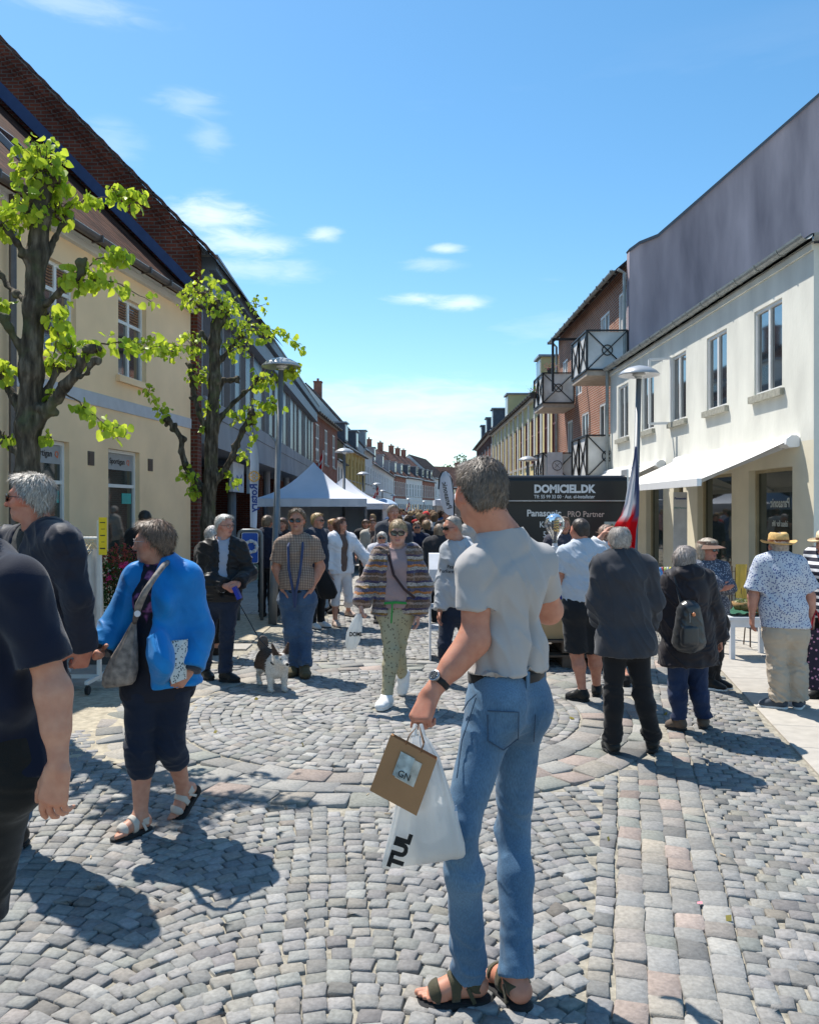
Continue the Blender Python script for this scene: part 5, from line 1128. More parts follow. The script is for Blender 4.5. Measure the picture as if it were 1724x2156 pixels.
def glasses(j, par, dark=True, fcol=(.01, .01, .012), w=.026, h=.02):
    s = j['s']*.98; c, f, l, u = j['hc'], j['hf'], j['hl'], j['hu']; P = lambda a, b, e: c+(l*a+f*b+u*e)*s
    mf = mat('glasses_frame_%d' % int(1000*sum(fcol)), fcol, .3); mb = MB(); lens = MB()
    for g in (1, -1):
        ring = [P(g*.033+w*math.copysign(abs(math.cos(t))**.75, math.cos(t)), .103-.012*(max(0, g*(g*.033+w*math.cos(t))-.03)/.03), .002+h*math.copysign(abs(math.sin(t))**.75, math.sin(t))) for t in [k*math.pi/8 for k in range(17)]]
        mb.tube(ring, .0022 if dark else .0014, 5); lens.add(ring[:16], [tuple(range(16))])
        mb.tube([P(g*.058, .095, .008), P(g*.074, .07, .008), P(g*.079, -.005, .004)], .002, 5)
    mb.tube([P(-.01, .106, .006), P(.01, .106, .006)], .002, 5); o = mb.build('glasses', mf, par)
    if dark: lens.build('lens', M_SHADES, o)
def shoes(j, par, m, msole, n, kind='shoe', res=.006, infl=.008):
    s = j['s']; t, r, u = footframe(j, n); a = j['a'+n]
    if kind == 'shoe':
        pr = foot(j, n, infl, False)+[cone(a+u*.02*s, a-u*.02*s, .04*s+infl*.5, k=.02)]
        o = garment('shoe', pr, m, par, res, planes=[(a-u*.078*s, -u), (a+u*.022*s, u)], relaxn=1)
        pr = [cone(a-u*.078*s-t*.03*s, a-u*.078*s+t*.10*s, .040*s+infl*.6, .043*s+infl*.6, k=.02), cone(a-u*.078*s+t*.09*s, a-u*.078*s+t*.15*s, .043*s+infl*.6, .034*s+infl*.6, k=.02)]
        garment('sole', pr, msole, o, res, planes=[(a-u*.096*s, -u), (a-u*.074*s, u)], relaxn=0)
    else:
        pr = [cone(a-u*.085*s-t*.03*s, a-u*.085*s+t*.10*s, .042*s, .046*s, k=.02), cone(a-u*.085*s+t*.09*s, a-u*.085*s+t*.145*s, .046*s, .037*s, k=.02)]
        o = garment('sandal', pr, msole, par, res, planes=[(a-u*.108*s, -u), (a-u*.080*s, u)], relaxn=1)
        for (t0, t1) in ((.50, .72), (1.02, 1.26)):
            b0 = a-u*.045*s-t*.03*s; b1 = a-u*.052*s+t*.10*s; M_ = wide(r, 1.15)
            q = [cone(b0, b1, .033*s+.007, .029*s+.009, k=.012, M=M_, cut=(t0, t1)), cone(a-u*.01*s+t*.02*s, a-u*.055*s+t*.11*s, .03*s+.006, .024*s+.006, k=.012, M=M_, cut=((t0*.13-.05)/.10, (t1*.13-.05)/.10))]
            garment('strap', q, m, o, res*.8, planes=[(a-u*.083*s, -u)])
        q = [cone(a-u*.01*s, a-u*.045*s-t*.02*s, .039*s+.005, .037*s+.005, k=.01)]
        garment('heel_strap', q, m, o, res*.8, planes=[(a-u*.052*s, -u), (a-u*.012*s, u)])
        for g in (1, -1):
            mb = MB(); mb.bar(a-u*.08*s+r*g*.043*s-t*.01, a-u*.03*s+r*g*.040*s+t*.012, .014, .004, up=r); mb.build('side_strap', m, o)
    return o
def body_mesh(j, label, cat='person', res=.007, skin=(.50, .27, .19), w=1, belly=0, bust=0, q=0, hands='LR', curlL=.35, curlR=.35, toes=False, armr=1.0, legr=1.0, jaw=1.0, nose=1.0, eye=True, shrink=-.014, paint=None, extra=(), stub=None, brow=(.16, .11, .08), thumbL=None, thumbR=None, group=None, lips=(.42, .16, .14)):
    pr = torso(j, w, shrink, belly*.5)
    for n in 'LR': pr += arm(j, n, armr)
    for n in 'LR': pr += leg(j, n, legr)
    for n in 'LR': pr += foot(j, n, 0, toes)
    pr += headprims(j, jaw, nose)
    if 'L' in hands: pr += hand(j, 'L', curlL, thumb=thumbL)
    if 'R' in hands: pr += hand(j, 'R', curlR, thumb=thumbR)
    pr += list(extra)
    V, Fc = sdf_mesh(pr, res); V = relax(V, Fc, 1, .35)
    col = paint_head(V, j, skin, eye=eye, stub=stub, brow=brow, lips=lips)
    for n in 'LR':     # redder knuckles and nails
        dd = np.linalg.norm(V-(j['w'+n]+j['d'+n]*.1*j['s']), axis=1); m = np.exp(-(dd/.05)**2)[:, None]*.35; col = col*(1-m)+np.array((skin[0]*1.02, skin[1]*.78, skin[2]*.74))*m
    B = j['B']; o = np_obj('person', V, Fc, M_SKIN, None, loc=(B[0], B[1], 0), vcol=col); tag(o, label, cat, group); return o
M_BLKSOLE = cloth('rubber_black', (.015, .015, .016), .7, .1); M_WSOLE = cloth('rubber_white', (.75, .75, .74), .5, .05)
def jeans_mat(name, c1, c2):
    def fn(nt, b):
        N = nt.nodes; Lk = nt.links.new; tc = N.new('ShaderNodeTexCoord')
        n = N.new('ShaderNodeTexNoise'); n.inputs['Scale'].default_value = 4.5; n.inputs['Detail'].default_value = 6; Lk(tc.outputs['Object'], n.inputs['Vector'])
        r = N.new('ShaderNodeValToRGB'); r.color_ramp.elements[0].color = c1+(1,); r.color_ramp.elements[1].color = c2+(1,); r.color_ramp.elements[0].position = .34; r.color_ramp.elements[1].position = .68; Lk(n.outputs['Fac'], r.inputs[0])
        m = N.new('ShaderNodeMapping'); m.inputs['Scale'].default_value = (1, 1, .12); Lk(tc.outputs['Object'], m.inputs[0]); n2 = N.new('ShaderNodeTexNoise'); n2.inputs['Scale'].default_value = 420; n2.inputs['Detail'].default_value = 2; Lk(m.outputs[0], n2.inputs['Vector'])
        r2 = N.new('ShaderNodeValToRGB'); r2.color_ramp.elements[0].color = (.8, .8, .82, 1); r2.color_ramp.elements[1].color = (1.18, 1.18, 1.16, 1); r2.color_ramp.elements[0].position = .35; r2.color_ramp.elements[1].position = .65; Lk(n2.outputs['Fac'], r2.inputs[0])
        mx = N.new('ShaderNodeMixRGB'); mx.blend_type = 'MULTIPLY'; mx.inputs[0].default_value = 1; Lk(r.outputs[0], mx.inputs[1]); Lk(r2.outputs[0], mx.inputs[2]); Lk(mx.outputs[0], b.inputs['Base Color'])
        bp = N.new('ShaderNodeBump'); bp.inputs['Strength'].default_value = .5; bp.inputs['Distance'].default_value = .0015; Lk(n2.outputs['Fac'], bp.inputs['Height']); Lk(bp.outputs[0], b.inputs['Normal'])
        b.inputs['Sheen Weight'].default_value = .15
    return nodes_mat(name, fn, .85, .2)
M_JEAN = jeans_mat('light_blue_denim', (.052, .115, .20), (.105, .195, .30)); M_JEAN2 = jeans_mat('mid_blue_denim', (.035, .07, .14), (.08, .135, .22)); M_JDARK = jeans_mat('dark_denim', (.012, .018, .035), (.022, .032, .06))
def trousers(j, par, m, res=.007, infl=.010, q=2.0, w=1, end=.012, wr=.006, seed=0, name='trousers', top=.13, legr=1.0, bum=.09, ws=(8, 8, 22), pel=1.0):
    s = j['s']; P = j['pel']; pl = j['plat']; u = unit(lerp(j['pel'], j['nk'], 1)-j['pel']); f = np.cross(pl, UP); f = -f if f@j['f'] < 0 else f
    pr = [cone(P+u*top*s, P-UP*.01*s, .100*s*w*pel+infl, .104*s*w*pel+infl, k=.05, M=wide(pl, 1.42), cut=(0, None))]
    for n in 'LR': pr += leg(j, n, legr, infl, q, end=end)+[ell(lerp(j['h'+n], j['k'+n], .02)-f*.035*s, (pl, f, UP), (bum*s+infl, .085*s+infl, .10*s+infl), .05)]
    def wf(V): 
        z = (V[:, 2]-j['aL'][2])/(j['hL'][2]-j['aL'][2]); return .55+1.1*np.exp(-((z-.5)/.13)**2)+1.5*np.exp(-((z-.04)/.12)**2)+.5*np.exp(-((z-.92)/.08)**2)
    return garment(name, pr, m, par, res, wr, ws, seed, wfn=wf)
def shirt(j, par, m, name='shirt', res=.007, infl=.012, q=.55, hem=None, w=1, belly=0, bust=0, wr=.006, ws=(9, 9, 13), seed=0, arms='LR', armr=1.0, end=.012, flare=.0, neck=.062, neckf=.03, sub=(), add=(), collar=False, slat=.9, vcol=None, wfn=None, k=.05, planes=()):
    s = j['s']; hem = j['pel'][2]-.06*s if hem is None else hem
    pr = torso(j, w, infl, belly, bust, hem, k=k, flare=flare)
    pr.append(cone(j['nk']+UP*.02*s+j['cf']*neckf*.3, j['nk']+UP*.09*s+j['cf']*neckf, neck*s, neck*1.25*s, k=.01, op=-1))
    P_ = j['pel']; pr.append(cone(np.array((P_[0], P_[1], hem)), np.array((P_[0], P_[1], hem-.45)), .21*s+infl+flare*.5, k=.004, M=wide(j['plat'], 1.28), op=-1, cut=(0, None)))
    pr += list(sub)
    for n in arms: pr += arm(j, n, armr, infl*slat, q if not isinstance(q, dict) else q[n], end=end, k=.05 if infl > .02 else .03)
    pr += list(add)
    o = garment(name, pr, m, par, res, wr, ws, seed, vcol=vcol, wfn=wfn, planes=planes)
    if collar:
        c0 = j['nk']+UP*.004*s+j['hf']*.012; o2 = garment('collar', [cone(c0-UP*.01*s, c0+UP*.045*s-j['cf']*.006, .071*s, .064*s, k=.01, cut=(0, 1)), cone(c0-UP*.06*s+j['cf']*.02, c0+UP*.09*s-j['cf']*.01, .060*s, .056*s, k=.003, op=-1), cone(c0+j['cf']*.07, c0+j['cf']*.07+UP*.08, .022, .03, k=.005, op=-1)], m, par, min(res, .0045))
    return o
def belt(j, par, m, z0=.085, z1=.115, w=1, infl=.016, res=.006, pel=1.0):
    s = j['s']; P = j['pel']; u = unit(j['nk']-j['pel']); a, b = P+u*z0*s, P+u*z1*s
    return garment('belt', [cone(a, b, .1005*s*w*pel+infl, k=.01, M=wide(j['plat'], 1.42), cut=(0, 1))], m, par, res, relaxn=0)
def sleeve_cuff(j, par, n, m, q=1.97, infl=.016, res=.006):
    a, b = j['e'+n], j['w'+n]; garment('cuff', [cone(lerp(a, b, .9), lerp(a, b, 1.0), .029*j['s']+infl, k=.01, cut=(0, 1))], m, par, res)
# ============ 1: the man in the grey tee, foreground
D1 = 2.93
j = skeleton(1035, D1, 978, a=205, ca=200, ha=203, hp=-4, Ht=1.88, J=dict(
    hc=(1012, 1038, .0), nk=(1062, 1136, .0), sL=(1003, 1196, -.09), sR=(1136, 1188, .08), eL=(1000, 1345, -.12), wL=(908, 1458, -.18), eR=(1156, 1286, .22), wR=(1100, 1240, .42),
    hL=(1040, 1478, -.05), hR=(1094, 1480, .05), kL=(966, 1752, -.20), kR=(1079, 1752, .10), aL=(988, 2022, -.10), aR=(1080, 2032, -.02)))
j['tL'] = unit(np.array((-1, -.12, -.02))); j['tR'] = unit(np.array((-.42, .85, 0)))
j['aL'] = np.array((j['aL'][0], 2.85, .092)); j['aR'] = np.array((j['aR'][0], 2.84, .092))
j['dL'] = unit(W(878, 1530, 2.7)-j['wL']); j['pL'] = unit(np.array((.55, .75, .1))); j['pL'] = unit(j['pL']-(j['pL']@j['dL'])*j['dL'])
j['lat'] = unit(np.array((-.78, -.5, 0))*1.0); j['plat'] = unit(np.array((-.8, -.55, 0)))
WR1 = 1
p = body_mesh(j, 'tall grey haired man in grey t-shirt and light blue jeans, back turned, holding two bags', res=.0052, skin=(.50, .235, .155), w=.86, toes=True, curlL=[1.15, 1.2, 1.2, 1.2], curlR=.5, armr=1.05, legr=.68, thumbL=(.75, .35, .55))
J1 = j
hair(j, p, (.155, .12, .092), 'short', .0045, 5600, .018, 3, .006, .5, .004, .0010)
M_TEE = cloth('grey_tee', (.40, .382, .372), .9, .07, .0012, 500, 5)
def backfold(V):
    q = V-j['nk']; a = q@unit(np.array((.8, .5, .10))); z = -q[:, 2]; w = wob(V, (3, 3, 2), 5, 2)
    g1 = np.exp(-(np.sin(a*19+.9+1.5*w)/.30)**2)*np.clip((z-.13)*5, 0, 1); g2 = np.exp(-(np.sin(a*9+z*15+2*w)/.22)**2)*np.clip(1-abs(z-.16)*5, 0, 1)
    ax_ = unit(j['pel']-j['nk']); ds = np.linalg.norm(q-(q@ax_)[:, None]*ax_, axis=1); mk = np.clip((.205-ds)/.03, 0, 1)
    arm_ = np.minimum(np.linalg.norm(V-j['sR'], axis=1), np.linalg.norm(V-j['eR'], axis=1)); mk = mk*np.clip((arm_-.11)/.05, 0, 1)
    return (-.022*g1-.010*g2)*mk+.005*w
s = j['s']; lb = j['cf']
pr = torso(j, .90, .012, 0, 0, W(1000, 1440, D1)[2], k=.05)
pr += [cone(j['sL'], j['eL'], .066*s, .064*s, k=.035, cut=(None, .60)), cone(j['sR'], j['eR'], .063*s, .063*s, k=.035, cut=(None, .62))]
s_hem = W(1000, 1409, D1)[2]
pr += [cone(j['nk']+UP*.02+j['cf']*.005, j['nk']+UP*.12+j['cf']*.02, .064, .078, k=.01, op=-1)]
pr.append(cone(np.array((j['pel'][0], j['pel'][1], s_hem)), np.array((j['pel'][0], j['pel'][1], s_hem-.4)), .2, k=.004, M=wide(j['plat'], 1.3), op=-1, cut=(0, None)))
garment('t_shirt', pr, M_TEE, p, .0058, .011, (8, 8, 7), 4, extra=backfold)
trousers(j, p, M_JEAN, .0058, .009, 2.0, 1.0, .020, .0050, 2, 'jeans', ws=(9, 9, 11), top=.10, legr=.84, bum=.076, pel=.86)
belt(j, p, cloth('belt_black', (.012, .011, .012), .5, .1), .078, .112, infl=.018, pel=.86)
mb = MB(); P_ = j['pel']; pl = j['plat']; bk = unit(np.cross(pl, UP)); bk = bk if bk@np.array((0, -1, 0)) > 0 else -bk
for tt in (-.75, .05, .62):
    c = P_+pl*(.136*s*math.sin(tt*1.4))+bk*(.112*s*math.cos(tt*1.4)); mb.bar(c+UP*.066*s, c+UP*.122*s, .014, .006, up=bk)
mb.build('belt_loop', M_JEAN, p)
# back pocket outlines
def on_surface(o, pts, out=.0015):
    n = len(o.data.vertices); v = np.zeros(n*3); o.data.vertices.foreach_get('co', v); v = v.reshape(-1, 3)+np.array(world_loc(o)); px, py = v[:, 0]/v[:, 1]*F+CX, CY-(v[:, 2]-H)/v[:, 1]*F; res = []
    for i in range(len(pts)-1):
        for k in range(8):
            x, y = pts[i][0]+(pts[i+1][0]-pts[i][0])*k/8, pts[i][1]+(pts[i+1][1]-pts[i][1])*k/8; m = np.nonzero((abs(px-x) < 6) & (abs(py-y) < 6))[0]
            if len(m): q = v[m[v[m, 1].argmin()]]; res.append(W(x, y, q[1]-out-.004))
    return res
jn = [c for c in p.children if c.name.startswith('jeans')][0]; mb = MB()
for pl_ in ([(1026, 1497), (1092, 1500), (1091, 1556), (1060, 1580), (1027, 1560), (1026, 1497)], [(1127, 1505), (1123, 1570)], [(1002, 1470), (972, 1560), (960, 1650)], [(1002, 1462), (985, 1478), (972, 1500)]):
    q = on_surface(jn, pl_)
    if len(q) > 2: mb.tube(q, .0022, 5)
mb.build('seams', jeans_mat('denim_seam', (.025, .05, .09), (.05, .09, .15)), jn)
for n in 'LR': shoes(j, p, cloth('sandal_leather', (.07, .062, .035), .7, .3), M_BLKSOLE, n, 'sandal', .005)
# watch
wd = unit(j['eL']-j['wL']); wc = j['wL']+wd*.035
garment('watch_strap', [cone(wc, wc+wd*.022, .0345*s, .0355*s, k=.005, cut=(0, 1))], cloth('watch_black', (.012, .012, .012), .4), p, .004)
nv = unit(np.array((-.62, -.62, .35))); nv = unit(nv-(nv@wd)*wd); c = wc+wd*.011+nv*.034
garment('watch', [cone(c, c+nv*.012, .021, k=.003, cut=(0, 1))], mat('watch_steel', (.35, .35, .36), .25, .05, metal=.9), p, .0025)
garment('watch_face', [cone(c+nv*.0125, c+nv*.014, .017, k=.003, cut=(0, 1))], mat('watch_dial', (.08, .085, .09), .1, .1), p, .0025)
SK = (.50, .26, .18)
# ============ man with untidy grey hair in the navy jacket
d = 4.1
j = skeleton(50, d, 1000, a=-45, ca=-45, ha=-88, hp=2, Ht=1.84, J=dict(hc=(64, 1050, 0), nk=(84, 1122, .03), sL=(134, 1146, -.14), sR=(12, 1142, .14), eL=(166, 1262, -.14), wL=(181, 1368, -.06), eR=(-20, 1265, .25), wR=(-45, 1365, .2),
    hL=(80, 1440, -.06), hR=(40, 1440, .06), kL=(52, 1600, -.05), kR=(20, 1590, -.12), aL=(30, 1750, .02), aR=(-30, 1755, -.05)))
j['dL'] = unit(W(166, 1408, 4.06)-j['wL']); j['pL'] = A(-.6, .7, -.1); j['pL'] = unit(j['pL']-(j['pL']@j['dL'])*j['dL'])
p = body_mesh(j, 'grey haired man in sunglasses and navy hooded jacket holding hands with the woman in blue', res=.0055, skin=(.47, .20, .135), curlL=[.9, .95, 1.0, 1.0], curlR=.5, stub=(.42, .25, .2), eye=False, nose=1.15); JM = j
hair(j, p, (.46, .42, .37), 'short', .005, 3600, .036, 8, .008, .5, .010, .0012)
glasses(j, p)
NAVY = cloth('navy_shell', (.010, .013, .026), .6, .2, .0015, 90); TEEB = cloth('charcoal_polo', (.014, .018, .019), .9, .1)
shirt(j, p, TEEB, 'polo_shirt', .007, .010, .5, belly=.5, collar=True, neck=.07)
s = j['s']; zip_ = [cone(lerp(j['nk'], j['pel'], .05)+j['cf']*.13*s, j['pel']+j['cf']*.17*s-UP*.1, .035*s, .075*s, k=.02, op=-1), cone(j['nk']+j['cf']*.10+UP*.03, j['nk']+j['cf']*.16-UP*.1, .07, .03, k=.02, op=-1)]
hood = [cone(j['nk']-j['cf']*.07*s-j['lat']*.06*s+UP*.005, j['nk']-j['cf']*.07*s+j['lat']*.06*s+UP*.005, .05*s, k=.04), cone(j['nk']-j['cf']*.03*s+j['lat']*.07*s+UP*.01, j['nk']+j['cf']*.06*s+j['lat']*.07*s-UP*.04, .028*s, k=.03), cone(j['nk']-j['cf']*.03*s-j['lat']*.07*s+UP*.01, j['nk']+j['cf']*.06*s-j['lat']*.07*s-UP*.04, .028*s, k=.03)]
hood.append(cone(lerp(j['nk'], j['sL'], .2), j['sL'], .07, .066, k=.06)); hood.append(cone(lerp(j['sL'], j['eL'], .15), lerp(j['nk'], j['pel'], .25), .07, .09, k=.08))
shirt(j, p, NAVY, 'jacket', .0062, .024, 1.97, hem=.86, belly=.6, wr=.012, ws=(8, 8, 11), seed=12, neck=.068, add=hood, sub=zip_, end=.012, slat=.85)
trousers(j, p, M_JEAN, .0075, .012, seed=3, name='jeans')
for n in 'LR': shoes(j, p, cloth('shoe_dark', (.03, .025, .02), .6), M_BLKSOLE, n)
# ============ navy t-shirt man leaving the frame, nearest
d = 2.12
j = skeleton(-20, d, 985, a=-82, ca=-82, ha=-90, Ht=1.83, J=dict(hc=(-125, 1050, .05), nk=(-60, 1172, .12), sL=(46, 1228, -.04), sR=(-45, 1225, .40), eL=(112, 1452, -.03), wL=(124, 1612, -.06), eR=(-130, 1420, .4), wR=(-190, 1560, .3),
    hL=(-5, 1590, .08), hR=(-20, 1590, .26), kL=(-95, 2010, .08), kR=(-200, 1960, .1), aL=(-60, 2420, .1), aR=(-350, 2380, .1)))
j['dL'] = unit(W(102, 1740, d-.05)-j['wL']); j['pL'] = A(.1, 1, 0)
j['pL'] = unit(A(.25, .9, 0))
p = body_mesh(j, 'man in dark navy t-shirt cropped by the left edge, bare arm hanging down', res=.0055, skin=(.52, .28, .19), curlL=[.25, .4, .5, .6], armr=.86, legr=1.0, thumbL=(.85, .45, .15))
hair(j, p, (.2, .18, .16), 'short', .006, 600)
NTEE = cloth('navy_tee', (.008, .012, .028), .9, .15, .0012, 400)
shirt(j, p, NTEE, 't_shirt', .0065, .012, .74, hem=W(0, 1640, d)[2], belly=.9, wr=.010, seed=33, end=.02, armr=.95, neck=.06)
trousers(j, p, cloth('charcoal_shorts', (.016, .016, .015), .9, .2), .007, .022, .78, seed=9, name='shorts', wr=.006, end=.02)
for n in 'LR': shoes(j, p, cloth('shoe_dark', (.03, .025, .02), .6), M_BLKSOLE, n)
# ============ woman in the bright blue jacket
d = 4.38
j = skeleton(330, d, 1090, a=-40, ca=-38, ha=-84, hp=0, Ht=1.68, J=dict(hc=(322, 1142, 0), nk=(344, 1192, .03), sL=(392, 1216, .0), sR=(288, 1222, .02), eL=(418, 1332, .04), wL=(398, 1414, -.06), eR=(247, 1315, -.02), wR=(212, 1372, -.12),
    hL=(365, 1440, .03), hR=(303, 1440, -.03), kL=(357, 1572, .0), kR=(292, 1580, -.07), aL=(386, 1660, .16), aR=(296, 1715, -.06), liftL=1))
j['tL'] = unit(W(352, 1716, d+.10)-W(386, 1666, d+.19)); j['tR'] = unit(A(-.62, -.78, 0))
j['dL'] = unit(W(378, 1440, d-.12)-j['wL']); j['pL'] = A(-.9, .3, 0); j['dR'] = unit(JM['wL']-j['wR']+A(.0, -.0, -.06)); j['pR'] = A(.5, .8, -.2)
p = body_mesh(j, 'short haired woman in bright blue jacket and navy capri trousers walking with a shoulder bag', res=.0055, skin=(.50, .27, .19), curlL=[1.1, 1.1, 1.2, 1.2], curlR=[.9, .95, 1, 1], toes=True, legr=1.06, eye=True, jaw=1.08); JB = j
hair(j, p, (.20, .13, .085), 'short', .005, 3600, .045, 18, .014, .5, .006, .0014)
glasses(j, p, dark=False, fcol=(.35, .3, .3))
def _pattern(nt, b):
    N = nt.nodes; Lk = nt.links.new; tc = N.new('ShaderNodeTexCoord'); v = N.new('ShaderNodeTexNoise'); v.inputs['Scale'].default_value = 16; v.inputs['Detail'].default_value = 2
    Lk(tc.outputs['Object'], v.inputs['Vector']); sp = N.new('ShaderNodeSeparateXYZ'); Lk(tc.outputs['Object'], sp.inputs[0]); mr = N.new('ShaderNodeMapRange'); mr.inputs['From Min'].default_value = 1.02; mr.inputs['From Max'].default_value = 1.16; Lk(sp.outputs['Z'], mr.inputs['Value'])
    mu = N.new('ShaderNodeMath'); mu.operation = 'MULTIPLY'; Lk(v.outputs['Fac'], mu.inputs[0]); Lk(mr.outputs[0], mu.inputs[1]); r = N.new('ShaderNodeValToRGB'); e = r.color_ramp.elements; e[0].position = .5; e[0].color = (.010, .012, .022, 1); e[1].position = .62; e[1].color = (.30, .12, .27, 1); x = e.new(.56); x.color = (.12, .04, .12, 1)
    Lk(mu.outputs[0], r.inputs[0]); Lk(r.outputs[0], b.inputs['Base Color'])
M_DRESS = nodes_mat('navy_top_flowers', _pattern, .85)
s = j['s']
shirt(j, p, M_DRESS, 'top', .007, .009, .3, hem=.70, w=1.04, belly=.25, bust=.5, wr=.004, seed=2, neck=.06)
BLUE = cloth('blue_shell', (.004, .21, .56), .5, .12, .0015, 80, c2=(.003, .16, .46)); BLDK = cloth('grey_panel', (.035, .045, .06), .6)
zip_ = [cone(j['nk']+j['cf']*.12*s, j['pel']+j['cf']*.25*s-UP*.05, .075*s, .165*s, k=.02, op=-1), cone(j['nk']+j['cf']*.10+UP*.03, j['nk']+j['cf']*.16-UP*.1, .07, .05, k=.02, op=-1)]
shirt(j, p, BLUE, 'jacket', .0062, .036, 1.90, hem=.78, w=1.04, belly=.25, bust=.5, wr=.010, ws=(8, 8, 10), seed=21, neck=.064, sub=zip_, end=.020, slat=.95, flare=.01)
garment('collar', [cone(j['nk']-UP*.015-j['cf']*.01, j['nk']+UP*.035+j['cf']*.005, .079*s, .072*s, k=.01, cut=(0, 1)), cone(j['nk']-UP*.1, j['nk']+UP*.09, .068*s, .063*s, k=.003, op=-1), cone(j['nk']+j['cf']*.08-UP*.04, j['nk']+j['cf']*.08+UP*.08, .04, .05, k=.005, op=-1)], BLUE, p, .005)
for n in 'LR': sleeve_cuff(j, p, n, BLDK, infl=.034)
a_, b_ = j['eL'], j['wL']; garment('sleeve_panel', [cone(lerp(a_, b_, .15)+A(.0, -.03, 0), lerp(a_, b_, .42)+A(-.005, -.03, 0), .052, .048, k=.01, cut=(.0, .5))], BLDK, p, .006)
trousers(j, p, cloth('navy_capri', (.012, .018, .036), .85, .12), .0068, .016, 1.18, 1.0, .028, .006, 5, 'capri_trousers', legr=1.02, bum=.09)
for n in 'LR': shoes(j, p, cloth('sandal_white', (.50, .47, .42), .7, .1), M_BLKSOLE, n, 'sandal', .005)
# ============ man in black padded jacket
d = 8.2
j = skeleton(460, d, 1080, a=25, ca=20, ha=58, hp=-4, J=dict(hc=(473, 1107, 0), nk=(468, 1140, 0), sR=(434, 1158, .02), sL=(504, 1156, 0), eR=(424, 1212, 0), wR=(474, 1234, -.22), eL=(524, 1208, .02), wL=(502, 1230, -.22),
    hR=(446, 1262, 0), hL=(482, 1262, 0), kR=(436, 1343, 0), kL=(478, 1343, -.04), aR=(432, 1414, .05), aL=(474, 1424, -.1)))
j['dR'] = unit(A(1, -.2, -.35)); j['pR'] = A(0, .9, .2); j['dL'] = unit(A(-.8, -.3, -.6)); j['pL'] = A(0, .8, -.3); j['tL'] = A(.9, -.4, 0); j['tR'] = A(.6, -.8, 0)
p = body_mesh(j, 'white haired man in black padded jacket and dark jeans holding a blue wallet', res=.0075, skin=(.52, .27, .2), curlL=[1.0]*4, curlR=[1.0]*4)
hair(j, p, (.62, .60, .57), 'short', .006, 1300, .03, 28, .007, .2, .004, .0022); glasses(j, p, dark=False, fcol=(.02, .02, .02))
BLK = cloth('black_padded', (.012, .012, .014), .45, .2, .003, 30); s = j['s']
shirt(j, p, cloth('pale_blue_shirt', (.34, .38, .48), .8), 'shirt', .009, .010, .3, belly=.6, collar=True, hem=.8)
shirt(j, p, BLK, 'jacket', .0085, .034, 1.97, hem=.80, belly=.8, wr=.014, ws=(6, 6, 26), seed=6, neck=.075, end=.016, sub=[cone(j['nk']+j['cf']*.14*s, j['pel']+j['cf']*.18*s+UP*.1, .05*s, .055*s, k=.02, op=-1), cone(j['nk']+j['cf']*.08+UP*.05, j['nk']+j['cf']*.16-UP*.1, .085, .04, k=.02, op=-1)])
trousers(j, p, M_JDARK, .009, .016, seed=7, name='jeans', wr=.007)
for n in 'LR': shoes(j, p, cloth('shoe_black', (.012, .012, .012), .4), M_BLKSOLE, n, res=.008)
JK = j
# ============ man in checked shirt
d = 8.45
j = skeleton(628, d, 1068, a=2, ca=0, ha=-4, J=dict(hc=(625, 1096, 0), nk=(626, 1130, .03), sR=(592, 1146, 0), sL=(660, 1144, 0), eR=(583, 1196, .05), wR=(596, 1240, -.04), eL=(674, 1193, .05), wL=(655, 1240, -.04),
    hR=(608, 1262, 0), hL=(643, 1262, 0), kR=(614, 1332, -.02), kL=(640, 1332, 0), aR=(621, 1408, -.02), aL=(641, 1411, -.08)))
j['dR'] = unit(A(.15, -.05, -1)); j['dL'] = unit(A(-.15, -.05, -1)); j['tR'] = A(-.3, -.9, 0)
p = body_mesh(j, 'bearded man in checked short sleeved shirt and blue jeans, hands in pockets, lanyard', res=.0075, skin=(.50, .25, .17), armr=1.15, belly=.6, stub=(.30, .22, .17), eye=False, curlL=.2, curlR=.2)
hair(j, p, (.24, .19, .14), 'short', .006, 1300, .035, 38, .016, .4, .006, .0022); glasses(j, p)
def _check(nt, b):
    N = nt.nodes; Lk = nt.links.new; tc = N.new('ShaderNodeTexCoord'); out_ = []
    for dr, sc_ in (('X', 19), ('Z', 19)):
        w = N.new('ShaderNodeTexWave'); w.bands_direction = dr; w.inputs['Scale'].default_value = sc_; w.inputs['Distortion'].default_value = .3; Lk(tc.outputs['Object'], w.inputs['Vector'])
        r = N.new('ShaderNodeValToRGB'); r.color_ramp.elements[0].position = .45; r.color_ramp.elements[1].position = .55; r.color_ramp.elements[0].color = (.42, .36, .34, 1); r.color_ramp.elements[1].color = (.95, .9, .85, 1); Lk(w.outputs['Fac'], r.inputs[0]); out_.append(r)
    mx = N.new('ShaderNodeMixRGB'); mx.blend_type = 'MULTIPLY'; mx.inputs[0].default_value = .9; Lk(out_[0].outputs[0], mx.inputs[1]); Lk(out_[1].outputs[0], mx.inputs[2])
    m2 = N.new('ShaderNodeMixRGB'); m2.blend_type = 'MULTIPLY'; m2.inputs[0].default_value = 1; m2.inputs[2].default_value = (.52, .45, .40, 1); Lk(mx.outputs[0], m2.inputs[1]); Lk(m2.outputs[0], b.inputs['Base Color'])
shirt(j, p, nodes_mat('checked_cotton', _check, .85, .2), 'shirt', .008, .018, .72, belly=.8, hem=.895, wr=.008, seed=8, end=.03, collar=True, armr=1.1)
belt(j, p, cloth('belt_black', (.012, .011, .012), .5, .1), .06, .10, infl=.022)
trousers(j, p, M_JEAN2, .009, .02, 1.99, seed=11, name='jeans', wr=.010, end=.02)
